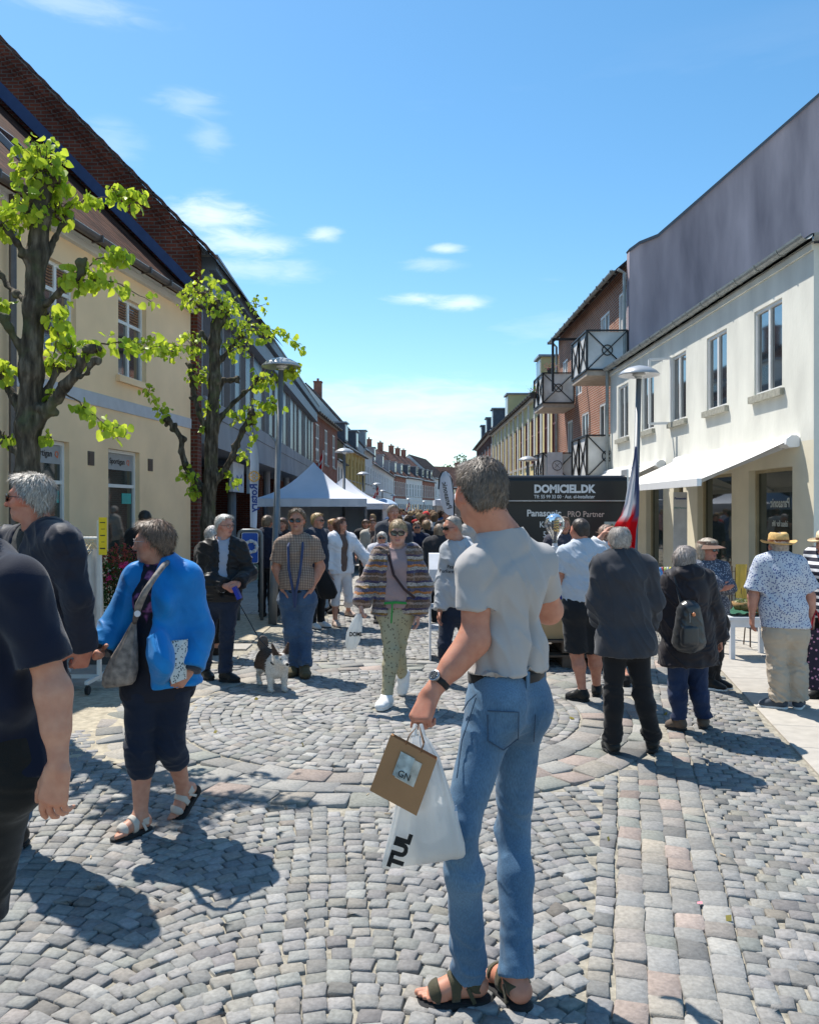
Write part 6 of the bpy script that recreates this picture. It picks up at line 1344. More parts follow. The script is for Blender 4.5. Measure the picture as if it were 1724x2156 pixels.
for n in 'LR': shoes(j, p, cloth('shoe_olive', (.09, .075, .04), .8), cloth('sole_brown', (.06, .045, .03), .8), n, res=.008, infl=.014)
mb = MB(); LN = cloth('lanyard_blue', (.04, .06, .14), .7)
for g, q in ((-1, 'R'), (1, 'L')):
    nk = j['nk']; mb.tube([nk+A(g*.055, .0, .03), nk+A(g*.075, -.15, -.10), nk+A(g*.06, -.205, -.32), nk+A(g*.016, -.20, -.55), nk+A(.0, -.18, -.72)], .014, 6)
mb.build('lanyard', LN, p)
# ============ woman in knitted cardigan, centre
d = 7.15
j = skeleton(835, d, 1093, a=-4, ca=0, ha=-2, hp=-4, Ht=1.66, J=dict(hc=(838, 1121, 0), nk=(837, 1155, .04), sR=(803, 1168, .0), sL=(868, 1166, 0), eR=(772, 1228, .02), wR=(760, 1274, -.10), eL=(893, 1230, .04), wL=(880, 1293, -.04),
    hR=(818, 1288, 0), hL=(850, 1288, .02), kR=(824, 1376, -.06), kL=(836, 1376, .10), aR=(814, 1448, -.10), aL=(846, 1422, .34), liftL=1))
j['tL'] = unit(A(-.15, -.35, -.92)); j['tR'] = unit(A(-.35, -.92, .03)); j['dR'] = unit(A(.05, -.1, -1)); j['dL'] = unit(A(0, -.12, -1))
p = body_mesh(j, 'blonde woman in dark sunglasses, striped wool cardigan and patterned leggings walking towards the camera', res=.0065, skin=(.56, .33, .25), bust=1, curlR=[1.2]*4, curlL=.45, eye=False, brow=(.3, .2, .12), lips=(.5, .2, .18)); JC = j
hair(j, p, (.42, .30, .17), 'tied', .0055, 1500, .035, 48, .008, .3, .002, .0016); glasses(j, p, w=.030, h=.024)
s = j['s']; shirt(j, p, cloth('mauve_tee', (.33, .235, .235), .9, .08), 't_shirt', .007, .014, .3, hem=.86, belly=.7, bust=1.25, w=1.05, wr=.005, seed=14, neck=.075, neckf=.06)
def _knit(nt, b):
    N = nt.nodes; Lk = nt.links.new; tc = N.new('ShaderNodeTexCoord'); sp = N.new('ShaderNodeSeparateXYZ'); Lk(tc.outputs['Object'], sp.inputs[0])
    n = N.new('ShaderNodeTexNoise'); n.inputs['Scale'].default_value = 14; Lk(tc.outputs['Object'], n.inputs['Vector']); ad = N.new('ShaderNodeMath'); ad.operation = 'MULTIPLY_ADD'; ad.inputs[1].default_value = .035; Lk(n.outputs['Fac'], ad.inputs[0]); Lk(sp.outputs['Z'], ad.inputs[2])
    mu = N.new('ShaderNodeMath'); mu.operation = 'MULTIPLY'; mu.inputs[1].default_value = 4.3; Lk(ad.outputs[0], mu.inputs[0]); fr = N.new('ShaderNodeMath'); fr.operation = 'FRACT'; Lk(mu.outputs[0], fr.inputs[0])
    r = N.new('ShaderNodeValToRGB'); r.color_ramp.interpolation = 'CONSTANT'; e = r.color_ramp.elements; cs = [(.13, .075, .05), (.05, .045, .11), (.33, .29, .26), (.42, .15, .035), (.10, .09, .14), (.22, .12, .035), (.40, .34, .30), (.07, .05, .09), (.16, .10, .07), (.30, .21, .17)]
    e[0].color = cs[0]+(1,); e[1].position = .1; e[1].color = cs[1]+(1,)
    for i in range(2, 10): x = e.new(i*.1+.02*(i % 2)); x.color = cs[i]+(1,)
    Lk(fr.outputs[0], r.inputs[0]); n2 = N.new('ShaderNodeTexNoise'); n2.inputs['Scale'].default_value = 90; n2.inputs['Detail'].default_value = 4; Lk(tc.outputs['Object'], n2.inputs['Vector'])
    r2 = N.new('ShaderNodeValToRGB'); r2.color_ramp.elements[0].position = .35; r2.color_ramp.elements[1].position = .65; r2.color_ramp.elements[0].color = (.55, .55, .55, 1); r2.color_ramp.elements[1].color = (1.35, 1.35, 1.35, 1); Lk(n2.outputs['Fac'], r2.inputs[0])
    mx = N.new('ShaderNodeMixRGB'); mx.blend_type = 'MULTIPLY'; mx.inputs[0].default_value = 1; Lk(r.outputs[0], mx.inputs[1]); Lk(r2.outputs[0], mx.inputs[2]); Lk(mx.outputs[0], b.inputs['Base Color']); b.inputs['Sheen Weight'].default_value = .5
    bp = N.new('ShaderNodeBump'); bp.inputs['Distance'].default_value = .008; Lk(n2.outputs['Fac'], bp.inputs['Height']); Lk(bp.outputs[0], b.inputs['Normal'])
shirt(j, p, nodes_mat('striped_knit', _knit, .95, .1), 'cardigan', .0075, .032, 1.92, hem=.80, w=1.0, belly=.7, bust=1.2, wr=.012, ws=(9, 9, 14), seed=15, neck=.085, end=.026, slat=1.0, flare=.02,
    sub=[cone(j['nk']+j['cf']*.14*s, j['pel']+j['cf']*.26*s-UP*.08, .075*s, .155*s, k=.02, op=-1), cone(j['nk']+j['cf']*.08+UP*.05, j['nk']+j['cf']*.20-UP*.16, .09, .07, k=.02, op=-1)],
    add=[cone(lerp(j['eR'], j['wR'], .1), lerp(j['eR'], j['wR'], .85), .072, .068, k=.04), cone(lerp(j['eL'], j['wL'], .1), lerp(j['eL'], j['wL'], .85), .072, .066, k=.04)])
def _dots(c1, c2, scl, thr, c3=None):
    def fn(nt, b):
        N = nt.nodes; Lk = nt.links.new; tc = N.new('ShaderNodeTexCoord'); v = N.new('ShaderNodeTexVoronoi'); v.inputs['Scale'].default_value = scl; Lk(tc.outputs['Object'], v.inputs['Vector'])
        r = N.new('ShaderNodeValToRGB'); r.color_ramp.elements[0].position = thr; r.color_ramp.elements[1].position = thr+.06; r.color_ramp.elements[0].color = c2+(1,); r.color_ramp.elements[1].color = c1+(1,); Lk(v.outputs['Distance'], r.inputs[0]); Lk(r.outputs[0], b.inputs['Base Color'])
    return fn
trousers(j, p, nodes_mat('dotted_leggings', _dots((.38, .35, .235), (.17, .15, .10), 34, .24), .9, .2), .0068, .010, 1.97, seed=16, name='leggings', wr=.005, end=.004, legr=1.04, bum=.098)
mb = MB(); mb.tube([j['pel']+A(-.03, -.155, .10), j['pel']+A(-.035, -.165, .0), j['pel']+A(-.04, -.165, -.08)], .008, 6); mb.tube([j['pel']+A(-.10, -.14, .09), j['pel']+A(.0, -.16, .10), j['pel']+A(.09, -.14, .09)], .012, 6); mb.build('drawstring', cloth('green_cord', (.04, .28, .06), .8), p)
for n in 'LR': shoes(j, p, cloth('trainer_white', (.78, .78, .78), .6, .05), M_WSOLE, n, res=.0065, infl=.014)
nk = j['nk']; ST = cloth('strap_brown', (.045, .022, .022), .5)
MB().tube([nk+A(-.095, -.03, .035), nk+A(-.075, -.14, -.05), nk+A(-.03, -.20, -.22), nk+A(.06, -.21, -.34), nk+A(.15, -.15, -.42)], .013, 6).build('bag_strap', ST, p)
# ============ man in grey hoodie
d = 8.0
j = skeleton(950, d, 1083, a=-28, ca=-25, ha=-62, hp=-6, J=dict(hc=(952, 1111, 0), nk=(966, 1143, .02), sR=(944, 1160, .05), sL=(994, 1162, -.05), eR=(933, 1222, .02), wR=(926, 1286, -.08), eL=(1010, 1225, 0), wL=(1012, 1290, -.05),
    hR=(944, 1290, .03), hL=(972, 1290, 0), kR=(935, 1360, -.08), kL=(988, 1355, .1), aR=(937, 1430, 0), aL=(1006, 1418, .15)))
j['tR'] = A(-.6, -.8, 0)
p = body_mesh(j, 'man with cropped hair and wraparound sunglasses in pale grey hooded sweatshirt and dark jeans', res=.0072, skin=(.50, .25, .17), eye=False)
hair(j, p, (.30, .26, .22), 'crop', .006, 900, .008, 58, .004, .3, .001, .0015); glasses(j, p, w=.034, h=.017)
s = j['s']; hd = [cone(j['nk']-j['cf']*.07*s-j['lat']*.06*s+UP*.01, j['nk']-j['cf']*.07*s+j['lat']*.06*s+UP*.01, .055*s, k=.04), cone(j['nk']-j['cf']*.02*s+j['lat']*.075*s+UP*.02, j['nk']+j['cf']*.08*s+j['lat']*.05*s-UP*.04, .03*s, k=.03), cone(j['nk']-j['cf']*.02*s-j['lat']*.075*s+UP*.02, j['nk']+j['cf']*.08*s-j['lat']*.05*s-UP*.04, .03*s, k=.03)]
HOOD = cloth('grey_marl', (.42, .44, .47), .9, .06)
shirt(j, p, HOOD, 'hooded_sweatshirt', .0075, .026, 1.97, hem=.77, wr=.009, seed=17, add=hd, end=.012, belly=.4, neck=.07)
fr = unit(np.cross(j['lat'], UP)); fr = fr if fr@A(0, -1, 0) > 0 else -fr; cc = lerp(j['nk'], j['pel'], .33)+fr*.172*s
for i, (t_, sz) in enumerate((('Peak', .05), ('Performance', .05))): text_obj('print', t_, sz, cloth('print_black', (.02, .02, .02)), p, cc-UP*(i*.045)+fr*.004, -j['lat'] if (-j['lat'])@A(1, 0, 0) > 0 else j['lat'], (0, 0, 1), ext=.004)
trousers(j, p, M_JDARK, .009, .010, seed=18, name='jeans', wr=.006, end=.008)
for n in 'LR': shoes(j, p, cloth('shoe_black', (.012, .012, .012), .4), M_BLKSOLE, n, res=.008)
# ============ stocky man in pale tee and shorts
d = 7.3
j = skeleton(1235, d, 1092, a=195, ca=190, ha=205, J=dict(hc=(1220, 1117, 0), nk=(1224, 1148, -.02), sL=(1188, 1166, -.03), sR=(1262, 1164, .03), eL=(1178, 1222, 0), wL=(1168, 1236, .24), eR=(1275, 1225, .02), wR=(1268, 1235, .25),
    hL=(1208, 1282, -.02), hR=(1246, 1282, .02), kL=(1214, 1378, 0), kR=(1250, 1378, .05), aL=(1226, 1456, -.03), aR=(1256, 1442, .15)))
j['tL'] = A(-.75, .6, 0); j['tR'] = A(.3, 1, 0)
p = body_mesh(j, 'stocky dark haired man in pale grey t-shirt and black shorts facing the black display', res=.0072, skin=(.50, .24, .165), armr=1.1, legr=1.08)
hair(j, p, (.05, .035, .028), 'crop', .006, 1200, .010, 68, .005, .3, .001, .0016)
shirt(j, p, cloth('pale_grey_tee', (.50, .54, .60), .9, .06), 't_shirt', .0075, .020, .66, hem=.90, belly=.7, w=1.06, wr=.008, seed=19, end=.022, armr=1.1)
trousers(j, p, cloth('black_shorts', (.016, .017, .020), .8), .008, .030, .93, seed=20, name='shorts', wr=.006, end=.022)
for n in 'LR': shoes(j, p, cloth('shoe_black', (.012, .012, .012), .4), M_BLKSOLE, n, res=.008)
# ============ old man in dark grey jacket
d = 5.7
j = skeleton(1330, d, 1108, a=178, ca=178, ha=172, hp=-8, J=dict(hc=(1304, 1140, 0), nk=(1306, 1172, -.03), sL=(1266, 1192, -.0), sR=(1362, 1194, 0), eL=(1257, 1262, .02), wL=(1262, 1310, .2), eR=(1374, 1265, .02), wR=(1366, 1318, .16),
    hL=(1296, 1348, 0), hR=(1340, 1348, 0), kL=(1290, 1460, 0), kR=(1352, 1458, 0), aL=(1290, 1572, .02), aR=(1373, 1562, .08)))
j['tL'] = A(-.1, 1, 0); j['tR'] = A(.3, .95, 0)
p = body_mesh(j, 'elderly balding man in dark grey blazer and black trousers with his back to the camera', res=.0065, skin=(.50, .26, .19))
hair(j, p, (.40, .35, .31), 'thin', .0055, 2000, .022, 78, .009, .35, .003, .0015)
GRY = cloth('charcoal_blazer', (.042, .045, .055), .85, .12, .0012, 240)
shirt(j, p, GRY, 'blazer', .0068, .032, 1.98, hem=.70, wr=.010, ws=(7, 7, 7), seed=22, end=.018, neck=.07, flare=.02)
c0 = j['nk']+UP*.0; garment('collar', [cone(c0-UP*.03, c0+UP*.035, .083, .072, k=.01, cut=(0, 1)), cone(c0-UP*.08, c0+UP*.08, .066, .064, k=.003, op=-1)], GRY, p, .005)
trousers(j, p, cloth('black_trousers', (.010, .010, .012), .8), .0075, .014, 2.0, seed=23, wr=.006, end=.020, legr=.95)
for n in 'LR': shoes(j, p, cloth('shoe_black', (.012, .012, .012), .4), M_BLKSOLE, n, res=.007)
# ============ woman in black coat
d = 6.3
j = skeleton(1450, d, 1150, a=165, ca=165, ha=138, Ht=1.50, J=dict(hc=(1443, 1178, 0), nk=(1446, 1206, -.03), sL=(1412, 1224, 0), sR=(1482, 1220, 0), eL=(1396, 1284, .02), wL=(1400, 1322, .12), eR=(1502, 1286, .02), wR=(1514, 1346, .06),
    hL=(1428, 1370, 0), hR=(1466, 1368, .02), kL=(1426, 1450, .02), kR=(1470, 1446, .05), aL=(1431, 1525, .02), aR=(1480, 1510, .08)))
j['tL'] = A(-.5, .5, 0); j['tR'] = A(.3, .8, 0)
p = body_mesh(j, 'grey haired woman in black hooded coat and dark blue jeans, seen from behind', res=.0065, skin=(.5, .26, .19), curlR=.6); JW = j
hair(j, p, (.33, .28, .25), 'bob', .0055, 2200, .05, 88, .014, .35, .003, .0018)
COAT = cloth('black_coat', (.020, .016, .020), .6, .2, .0015, 90); s = j['s']
hd = [cone(j['nk']-j['cf']*.07*s-j['lat']*.07*s+UP*.0, j['nk']-j['cf']*.07*s+j['lat']*.07*s+UP*.0, .058*s, k=.04), cone(j['nk']+j['lat']*.08*s+UP*.02, j['nk']+j['cf']*.09*s, .04*s, k=.03), cone(j['nk']-j['lat']*.08*s+UP*.02, j['nk']+j['cf']*.09*s, .04*s, k=.03)]
shirt(j, p, COAT, 'coat', .0068, .040, 1.96, hem=.52, wr=.013, ws=(8, 8, 9), seed=24, end=.022, add=hd, belly=.6, flare=.03, w=1.08)
trousers(j, p, jeans_mat('navy_denim', (.008, .016, .05), (.02, .04, .10)), .0075, .016, 1.97, seed=25, name='jeans', wr=.008, end=.018)
for n in 'LR': shoes(j, p, cloth('shoe_taupe', (.11, .08, .06), .7), M_BLKSOLE, n, res=.007)
# ============ woman with brown visor, arms crossed
d = 7.75
j = skeleton(1500, d, 1128, a=25, ca=20, ha=38, Ht=1.60, J=dict(hc=(1490, 1157, 0), nk=(1488, 1186, .02), sR=(1466, 1200, .04), sL=(1520, 1198, -.02), eR=(1462, 1246, -.10), wR=(1510, 1240, -.24), eL=(1534, 1236, -.10), wL=(1494, 1228, -.28),
    hR=(1484, 1315, 0), hL=(1512, 1315, 0), kR=(1488, 1385, 0), kL=(1506, 1382, 0), aR=(1492, 1450, 0), aL=(1504, 1438, .05)))
j['dR'] = unit(A(1, 0, .1)); j['dL'] = unit(A(-1, .05, .05)); j['tL'] = A(.9, -.4, 0); j['tR'] = A(.8, -.6, 0)
p = body_mesh(j, 'woman in brown sun visor and blue patterned blouse standing with arms crossed', res=.0072, skin=(.5, .25, .18), eye=False)
hair(j, p, (.40, .33, .25), 'bob', .006, 1200, .03, 98, .008, .3, .003, .002); glasses(j, p)
shirt(j, p, nodes_mat('blue_print_blouse', _dots((.07, .085, .12), (.34, .38, .44), 60, .32), .85), 'blouse', .0078, .024, 1.93, hem=.72, wr=.009, seed=26, end=.02, bust=1, belly=.4, flare=.02)
trousers(j, p, cloth('black_trousers', (.010, .010, .012), .8), .009, .012, 1.98, seed=27)
for n in 'LR': shoes(j, p, cloth('shoe_black', (.012, .012, .012), .4), M_WSOLE, n, res=.008)
s = j['s']; c, f, l, u = j['hc'], j['hf'], j['hl'], j['hu']; mb = MB(); VS = cloth('visor_brown', (.20, .11, .075), .7)
rim = [c+(l*math.sin(t)*.094+f*math.cos(t)*.108-f*.008+u*.052)*s for t in [R(-180+k*15) for k in range(25)]]; top_ = [q+u*.035*s-(q-c-u*.052*s)*.06 for q in rim]
mb.add(rim+top_, [(k, k+1, 26+k, 25+k) for k in range(24)]); o = mb.build('sun_visor', VS, p)
mb = MB(); ins = [c+(l*math.sin(t)*.094+f*math.cos(t)*.108-f*.008+u*.052)*s for t in [R(-85+k*10) for k in range(18)]]; outr = [c+(l*math.sin(t)*.135+f*(math.cos(t)*.205-.01)+u*(.028-.02*abs(math.sin(t))))*s for t in [R(-85+k*10) for k in range(18)]]
mb.add(ins+outr, [(k, k+1, 19+k, 18+k) for k in range(17)]); mb.add([q-u*.004 for q in ins+outr], [(k, k+1, 19+k, 18+k) for k in range(17)]); mb.build('brim', VS, o)
# ============ man in floral shirt and straw hat
def straw_hat(j, par, col=(.62, .40, .15), big=1.0, name='straw_hat'):
    s = j['s']*big; c, f, l, u = j['hc'], j['hf'], j['hl'], j['hu']; n = 40; prof = [(.165, .040), (.150, .026), (.125, .024), (.102, .030), (.096, .036), (.094, .075), (.087, .118), (.070, .135), (.035, .128), (.001, .125)]
    vs = []
    for r_, z in prof:
        for k in range(n):
            t = 2*math.pi*k/n; zz = z+(.022*(abs(math.sin(t))**2)*(r_/.165)**3 if r_ > .1 else 0)-(.010*abs(math.cos(t))*(r_/.165)**3 if r_ > .1 else 0)-(.014*math.exp(-(math.sin(t)/.5)**2) if z > .1 and r_ < .08 else 0)
            vs.append(c+(l*math.sin(t)*r_*.97+f*math.cos(t)*r_*1.13-f*.008+u*zz)*s)
    fs = [(i*n+k, i*n+(k+1) % n, (i+1)*n+(k+1) % n, (i+1)*n+k) for i in range(len(prof)-1) for k in range(n)]
    o = np_obj(name, np.array(vs), fs, mat('straw_%d' % int(col[0]*100), col, .8, .25, 60, .002, 300), par)
    band = [c+(l*math.sin(t)*.0975*.97+f*math.cos(t)*.0975*1.13-f*.008+u*.046)*s for t in [2*math.pi*k/n for k in range(n+1)]]; b2 = [q+u*.02*s for q in band]
    MB().add(band+b2, [(k, k+1, n+2+k, n+1+k) for k in range(n)]).build('hat_band', cloth('band_brown', (.15, .06, .025), .6), o); return o
d = 7.0
j = skeleton(1660, d, 1120, a=178, ca=176, ha=176, Ht=1.58, J=dict(hc=(1638, 1150, 0), nk=(1640, 1174, -.02), sL=(1604, 1190, 0), sR=(1680, 1188, 0), eL=(1586, 1254, .02), wL=(1583, 1296, .03), eR=(1704, 1254, .02), wR=(1709, 1305, .03),
    hL=(1632, 1330, 0), hR=(1672, 1330, 0), kL=(1636, 1408, 0), kR=(1678, 1408, 0), aL=(1641, 1480, 0), aR=(1680, 1480, 0)))
j['tL'] = A(-.9, .5, 0); j['tR'] = A(.5, .8, 0); j['dL'] = unit(A(.02, .05, -1)); j['dR'] = unit(A(.0, .05, -1))
p = body_mesh(j, 'man in straw hat, blue and white leaf print shirt and beige trousers seen from behind', res=.0068, skin=(.5, .26, .19), armr=1.05)
hair(j, p, (.35, .3, .26), 'crop', .006, 500, .012, 5); straw_hat(j, p); s = j['s']
shirt(j, p, nodes_mat('leaf_print_cotton', _dots((.52, .56, .63), (.09, .12, .27), 62, .34), .85), 'shirt', .0072, .028, .82, hem=.71, wr=.009, ws=(7, 7, 7), seed=28, end=.035, belly=.8, w=1.08, collar=False, flare=.015)
trousers(j, p, cloth('beige_linen', (.45, .38, .30), .9, .08), .0078, .024, 2.0, seed=29, wr=.009, end=.028)
for n in 'LR': shoes(j, p, cloth('shoe_slate', (.06, .075, .10), .7), M_WSOLE, n, res=.007)
# ============ woman in striped top at the right edge
d = 7.3
j = skeleton(1742, d, 1108, a=-75, ca=-70, ha=-80, Ht=1.62, J=dict(hc=(1740, 1146, 0), nk=(1744, 1176, 0)))
p = body_mesh(j, 'woman in pale straw hat and navy striped top cut off by the right edge', res=.008, skin=(.5, .26, .19))
hair(j, p, (.3, .2, .12), 'bob', .007, 500); straw_hat(j, p, (.72, .58, .36))
def _stripe(nt, b):
    N = nt.nodes; Lk = nt.links.new; tc = N.new('ShaderNodeTexCoord'); w = N.new('ShaderNodeTexWave'); w.bands_direction = 'Z'; w.inputs['Scale'].default_value = 5.2; Lk(tc.outputs['Object'], w.inputs['Vector'])
    r = N.new('ShaderNodeValToRGB'); r.color_ramp.interpolation = 'CONSTANT'; r.color_ramp.elements[1].position = .62; r.color_ramp.elements[0].color = (.014, .017, .035, 1); r.color_ramp.elements[1].color = (.7, .7, .72, 1); Lk(w.outputs['Fac'], r.inputs[0]); Lk(r.outputs[0], b.inputs['Base Color'])
shirt(j, p, nodes_mat('navy_stripes', _stripe, .85), 'top', .009, .022, 1.6, hem=.75, wr=.007, seed=30, bust=1, end=.015)
trousers(j, p, cloth('black_trousers', (.010, .010, .012), .8), .010, .014, 1.98, seed=31)
for n in 'LR': shoes(j, p, cloth('shoe_black', (.012, .012, .012), .4), M_BLKSOLE, n, res=.009)
# ---------------------------------------------------------------- people further back
def quick(px, d, ty, a, label, top, tc, bot, bc, hcol, hs='short', ha=None, q=1.97, tq=.02, hem=None, res=.0095, bust=0, w=1, bq=2.0, inner=None, shades=False, skin=SK, Ht=None, J=None, shoe=(.015, .015, .016), stance=0, group=None, belly=.2, extra=None, hp=0):
    j = skeleton(px, d, ty, a, ha=ha, Ht=Ht, J=J, stance=stance, hp=hp); s = j['s']
    p = body_mesh(j, label, res=res, skin=skin, w=w, eye=not shades, hands='LR', group=group)
    hair(j, p, hcol, hs, res*.8, 350, .035, int(px), .012, .4, .005, .004)
    if shades: glasses(j, p)
    sub = []
    if inner is not None:
        shirt(j, p, cloth('inner_%d' % int(sum(inner)*999), inner), 'shirt', res, .010, .3, belly=belly, bust=bust, w=w, hem=j['pel'][2]-.02)
        sub = [cone(j['nk']+j['cf']*.14*s, j['pel']+j['cf']*.22*s-UP*.1, .055*s, .09*s, k=.02, op=-1), cone(j['nk']+j['cf']*.08+UP*.05, j['nk']+j['cf']*.16-UP*.1, .085, .04, k=.02, op=-1)]
    shirt(j, p, tc if not isinstance(tc, tuple) else cloth('top_%d' % int(tc[0]*9000+tc[1]*900+tc[2]*90), tc), top, res, .02+tq, q, hem=hem, belly=belly, bust=bust, w=w, wr=.009, seed=int(px), sub=sub, end=.014)
    trousers(j, p, bc if not isinstance(bc, tuple) else cloth('bot_%d' % int(bc[0]*9000+bc[1]*900+bc[2]*90), bc), res, .014, bq, seed=int(px)+1, name=bot, w=w)
    for n in 'LR': shoes(j, p, cloth('shoe_%d' % int(sum(shoe)*999), shoe), M_BLKSOLE, n, res=res)
    return j, p
j7, _ = quick(667, 11.8, 1081, 55, 'blonde woman in sunglasses and dark vest over pale sleeves, behind the checked shirt man', 'vest', (.02, .028, .05), 'trousers', (.012, .012, .013), (.40, .27, .12), 'short', inner=None, q=.4, shades=True, shoe=(.6, .6, .6), ha=62)
garment('sleeve', arm(j7, 'L', 1, .026, 1.97, end=.01)+arm(j7, 'R', 1, .026, 1.97, end=.01), cloth('sleeve_white', (.6, .58, .55)), _, .0095, .006, (9, 9, 14), 4)
j8, p8 = quick(716, 12.0, 1090, 35, 'curly brown haired woman in white denim jacket and white cropped trousers looking aside', 'denim_jacket', (.68, .68, .72), 'cropped_trousers', (.66, .64, .66), (.11, .045, .025), 'wavy', ha=68, hp=12, inner=(.13, .085, .07), bust=1, bq=1.35, shoe=(.55, .42, .35), q=1.7,
    J=dict(aL=(733, 1286, .5), liftL=1, kL=(735, 1262, .1), eL=(770, 1174, .05), wL=(778, 1198, .1)))
quick(595, 13.2, 1091, -5, 'smiling woman in dark top seen between the lamp post and the checked shirt man', 'top', (.03, .025, .03), 'trousers', (.02, .02, .025), (.10, .05, .03), 'bob', bust=1, q=.6)
quick(562, 13.0, 1086, 165, 'person in navy t-shirt standing behind the lamp post with a bare arm showing', 't_shirt', (.012, .016, .035), 'trousers', (.012, .014, .02), (.16, .11, .07), 'short', q=.6, J=dict(eR=(575, 1160, 0), wR=(571, 1192, 0)))
quick(828, 12.6, 1064, 0, 'tall grey haired man in glasses standing right behind the cardigan woman', 'jacket', (.05, .055, .07), 'trousers', (.03, .03, .035), (.33, .29, .25), 'short', inner=(.35, .25, .2), shades=False, ha=20)
quick(785, 16, 1093, 5, 'person in open beige jacket over grey jumper walking behind the white denim jacket woman', 'jacket', (.42, .39, .34), 'trousers', (.02, .02, .025), (.13, .08, .05), 'short', inner=(.10, .09, .095))
quick(804, 12.3, 1119, 0, 'grey haired woman in sunglasses and pale cardigan seated low in the crowd', 'cardigan', (.50, .50, .54), 'trousers', (.05, .05, .07), (.48, .45, .42), 'bob', shades=True, Ht=1.38)
quick(812, 13.6, 1102, -15, 'ginger haired woman partly hidden behind the cardigan woman', 'top', (.10, .07, .06), 'trousers', (.03, .03, .04), (.35, .13, .05), 'long')
quick(878, 14.2, 1099, 0, 'woman in sunglasses and navy windproof jacket coming up the middle of the street', 'jacket', (.012, .02, .05), 'jeans', (.05, .08, .14), (.25, .17, .10), 'short', shades=True, hem=.72)
quick(898, 14.8, 1096, 180, 'person in black vest with red sleeves seen from behind in the crowd', 'vest', (.012, .012, .014), 'trousers', (.02, .02, .022), (.30, .18, .09), 'short', q=.3)
j_, p_ = quick(897, 20, 1078, 180, 'man in red cap and cream t-shirt seen from behind in the crowd', 't_shirt', (.60, .50, .42), 'trousers', (.05, .05, .07), (.1, .06, .04), 'crop', q=.6, w=1.1)
garment('cap', [ell(j_['hc']+UP*.05, (j_['hl'], j_['hf'], j_['hu']), (.090, .108, .085), .01)], cloth('cap_red', (.55, .02, .02)), p_, .012, planes=[(j_['hc']+UP*.02, -UP)])
quick(925, 12.4, 1104, 178, 'person in dark coat with a rucksack beside the hooded man, back turned', 'coat', (.03, .03, .035), 'trousers', (.02, .02, .02), (.22, .16, .11), 'bob', hem=.7, tq=.03)
quick(305, 11.5, 1076, -150, 'dark haired person in black standing at the shop window behind the blue jacket woman', 'jacket', (.012, .012, .014), 'trousers', (.012, .012, .014), (.03, .025, .022), 'crop', hem=.7)
quick(447, 9.6, 1108, 150, 'grey haired person in black mostly hidden behind the padded jacket man', 'jacket', (.012, .012, .013), 'trousers', (.01, .01, .01), (.45, .42, .4), 'bob', hem=.72, bq=1.8, shoe=(.02, .015, .012))
quick(1276, 8.7, 1110, 185, 'bald person in white shirt holding a hand to the head beside the stocky man', 'shirt', (.66, .66, .68), 'shorts', (.10, .10, .11), (.3, .2, .15), 'crop', q=1.5, bq=.9, Ht=1.55, J=dict(eL=(1252, 1150, -.1), wL=(1270, 1124, -.12), aR=(1318, 1440, -.8), kR=(1300, 1390, -.3)))
quick(1186, 10.6, 1110, 5, 'shop assistant facing the customers behind the glass bulb', 'shirt', (.05, .05, .07), 'trousers', (.02, .02, .02), (.2, .14, .1), 'short', Ht=1.62)
quick(703, 13.6, 1093, -60, 'woman with long strawberry blonde hair just behind the white denim jacket', 'top', (.35, .10, .06), 'trousers', (.03, .03, .04), (.50, .27, .10), 'long')
quick(770, 17.5, 1094, 0, 'person in black top carrying a bag in the crowd left of the cardigan woman', 'top', (.02, .02, .022), 'trousers', (.03, .03, .04), (.14, .09, .06), 'bob', q=.5)
quick(938, 13.4, 1100, 175, 'woman in navy coat right behind the hooded man', 'coat', (.02, .025, .05), 'trousers', (.02, .02, .03), (.05, .035, .025), 'bob', hem=.8)
# black bag of the blonde woman, polka dot bag at the right edge
tbag = thing('tote_bag', 'large black cloth bag hanging between the checked shirt man and the white denim jacket', 'bag', W(684, 1262, 11.3)); trows = [(W(x, y, 11.3), A(w, 0, 0), A(0, dp, 0)) for x, y, w, dp in ((676, 1190, .03, .03), (679, 1205, .08, .05), (684, 1228, .13, .07), (690, 1248, .14, .07), (690, 1260, .10, .04), (690, 1262, .03, .01))]
def late_bags():
    bag_mesh('bag_body', trows, cloth('black_canvas', (.012, .012, .013), .8), tbag, seed=3, wr=.008); MB().tube([W(676, 1192, 11.3), W(672, 1160, 11.45), W(674, 1135, 11.7)], .014, 6).build('strap', cloth('black_canvas', (.012, .012, .013), .8), tbag)
    d = 7.0; t2 = thing('tote_bag', 'dark tote bag with pink and white dots held at the right edge of the picture', 'bag', W(1716, 1450, d)); r2 = [(W(1718, y, d), A(w, 0, 0), A(0, .05, 0)) for y, w in ((1325, .075), (1345, .09), (1400, .10), (1445, .095), (1452, .06))]
    bag_mesh('bag_body', r2, nodes_mat('dotted_canvas', _dots((.022, .014, .03), (.55, .25, .36), 30, .26), .8), t2, seed=3, wr=.004, sq=.5); MB().tube([W(1706, 1330, d), W(1712, 1300, d), W(1718, 1285, d), W(1724, 1300, d), W(1730, 1330, d)], .008, 6).build('strap', cloth('strap_red', (.4, .02, .03)), t2)
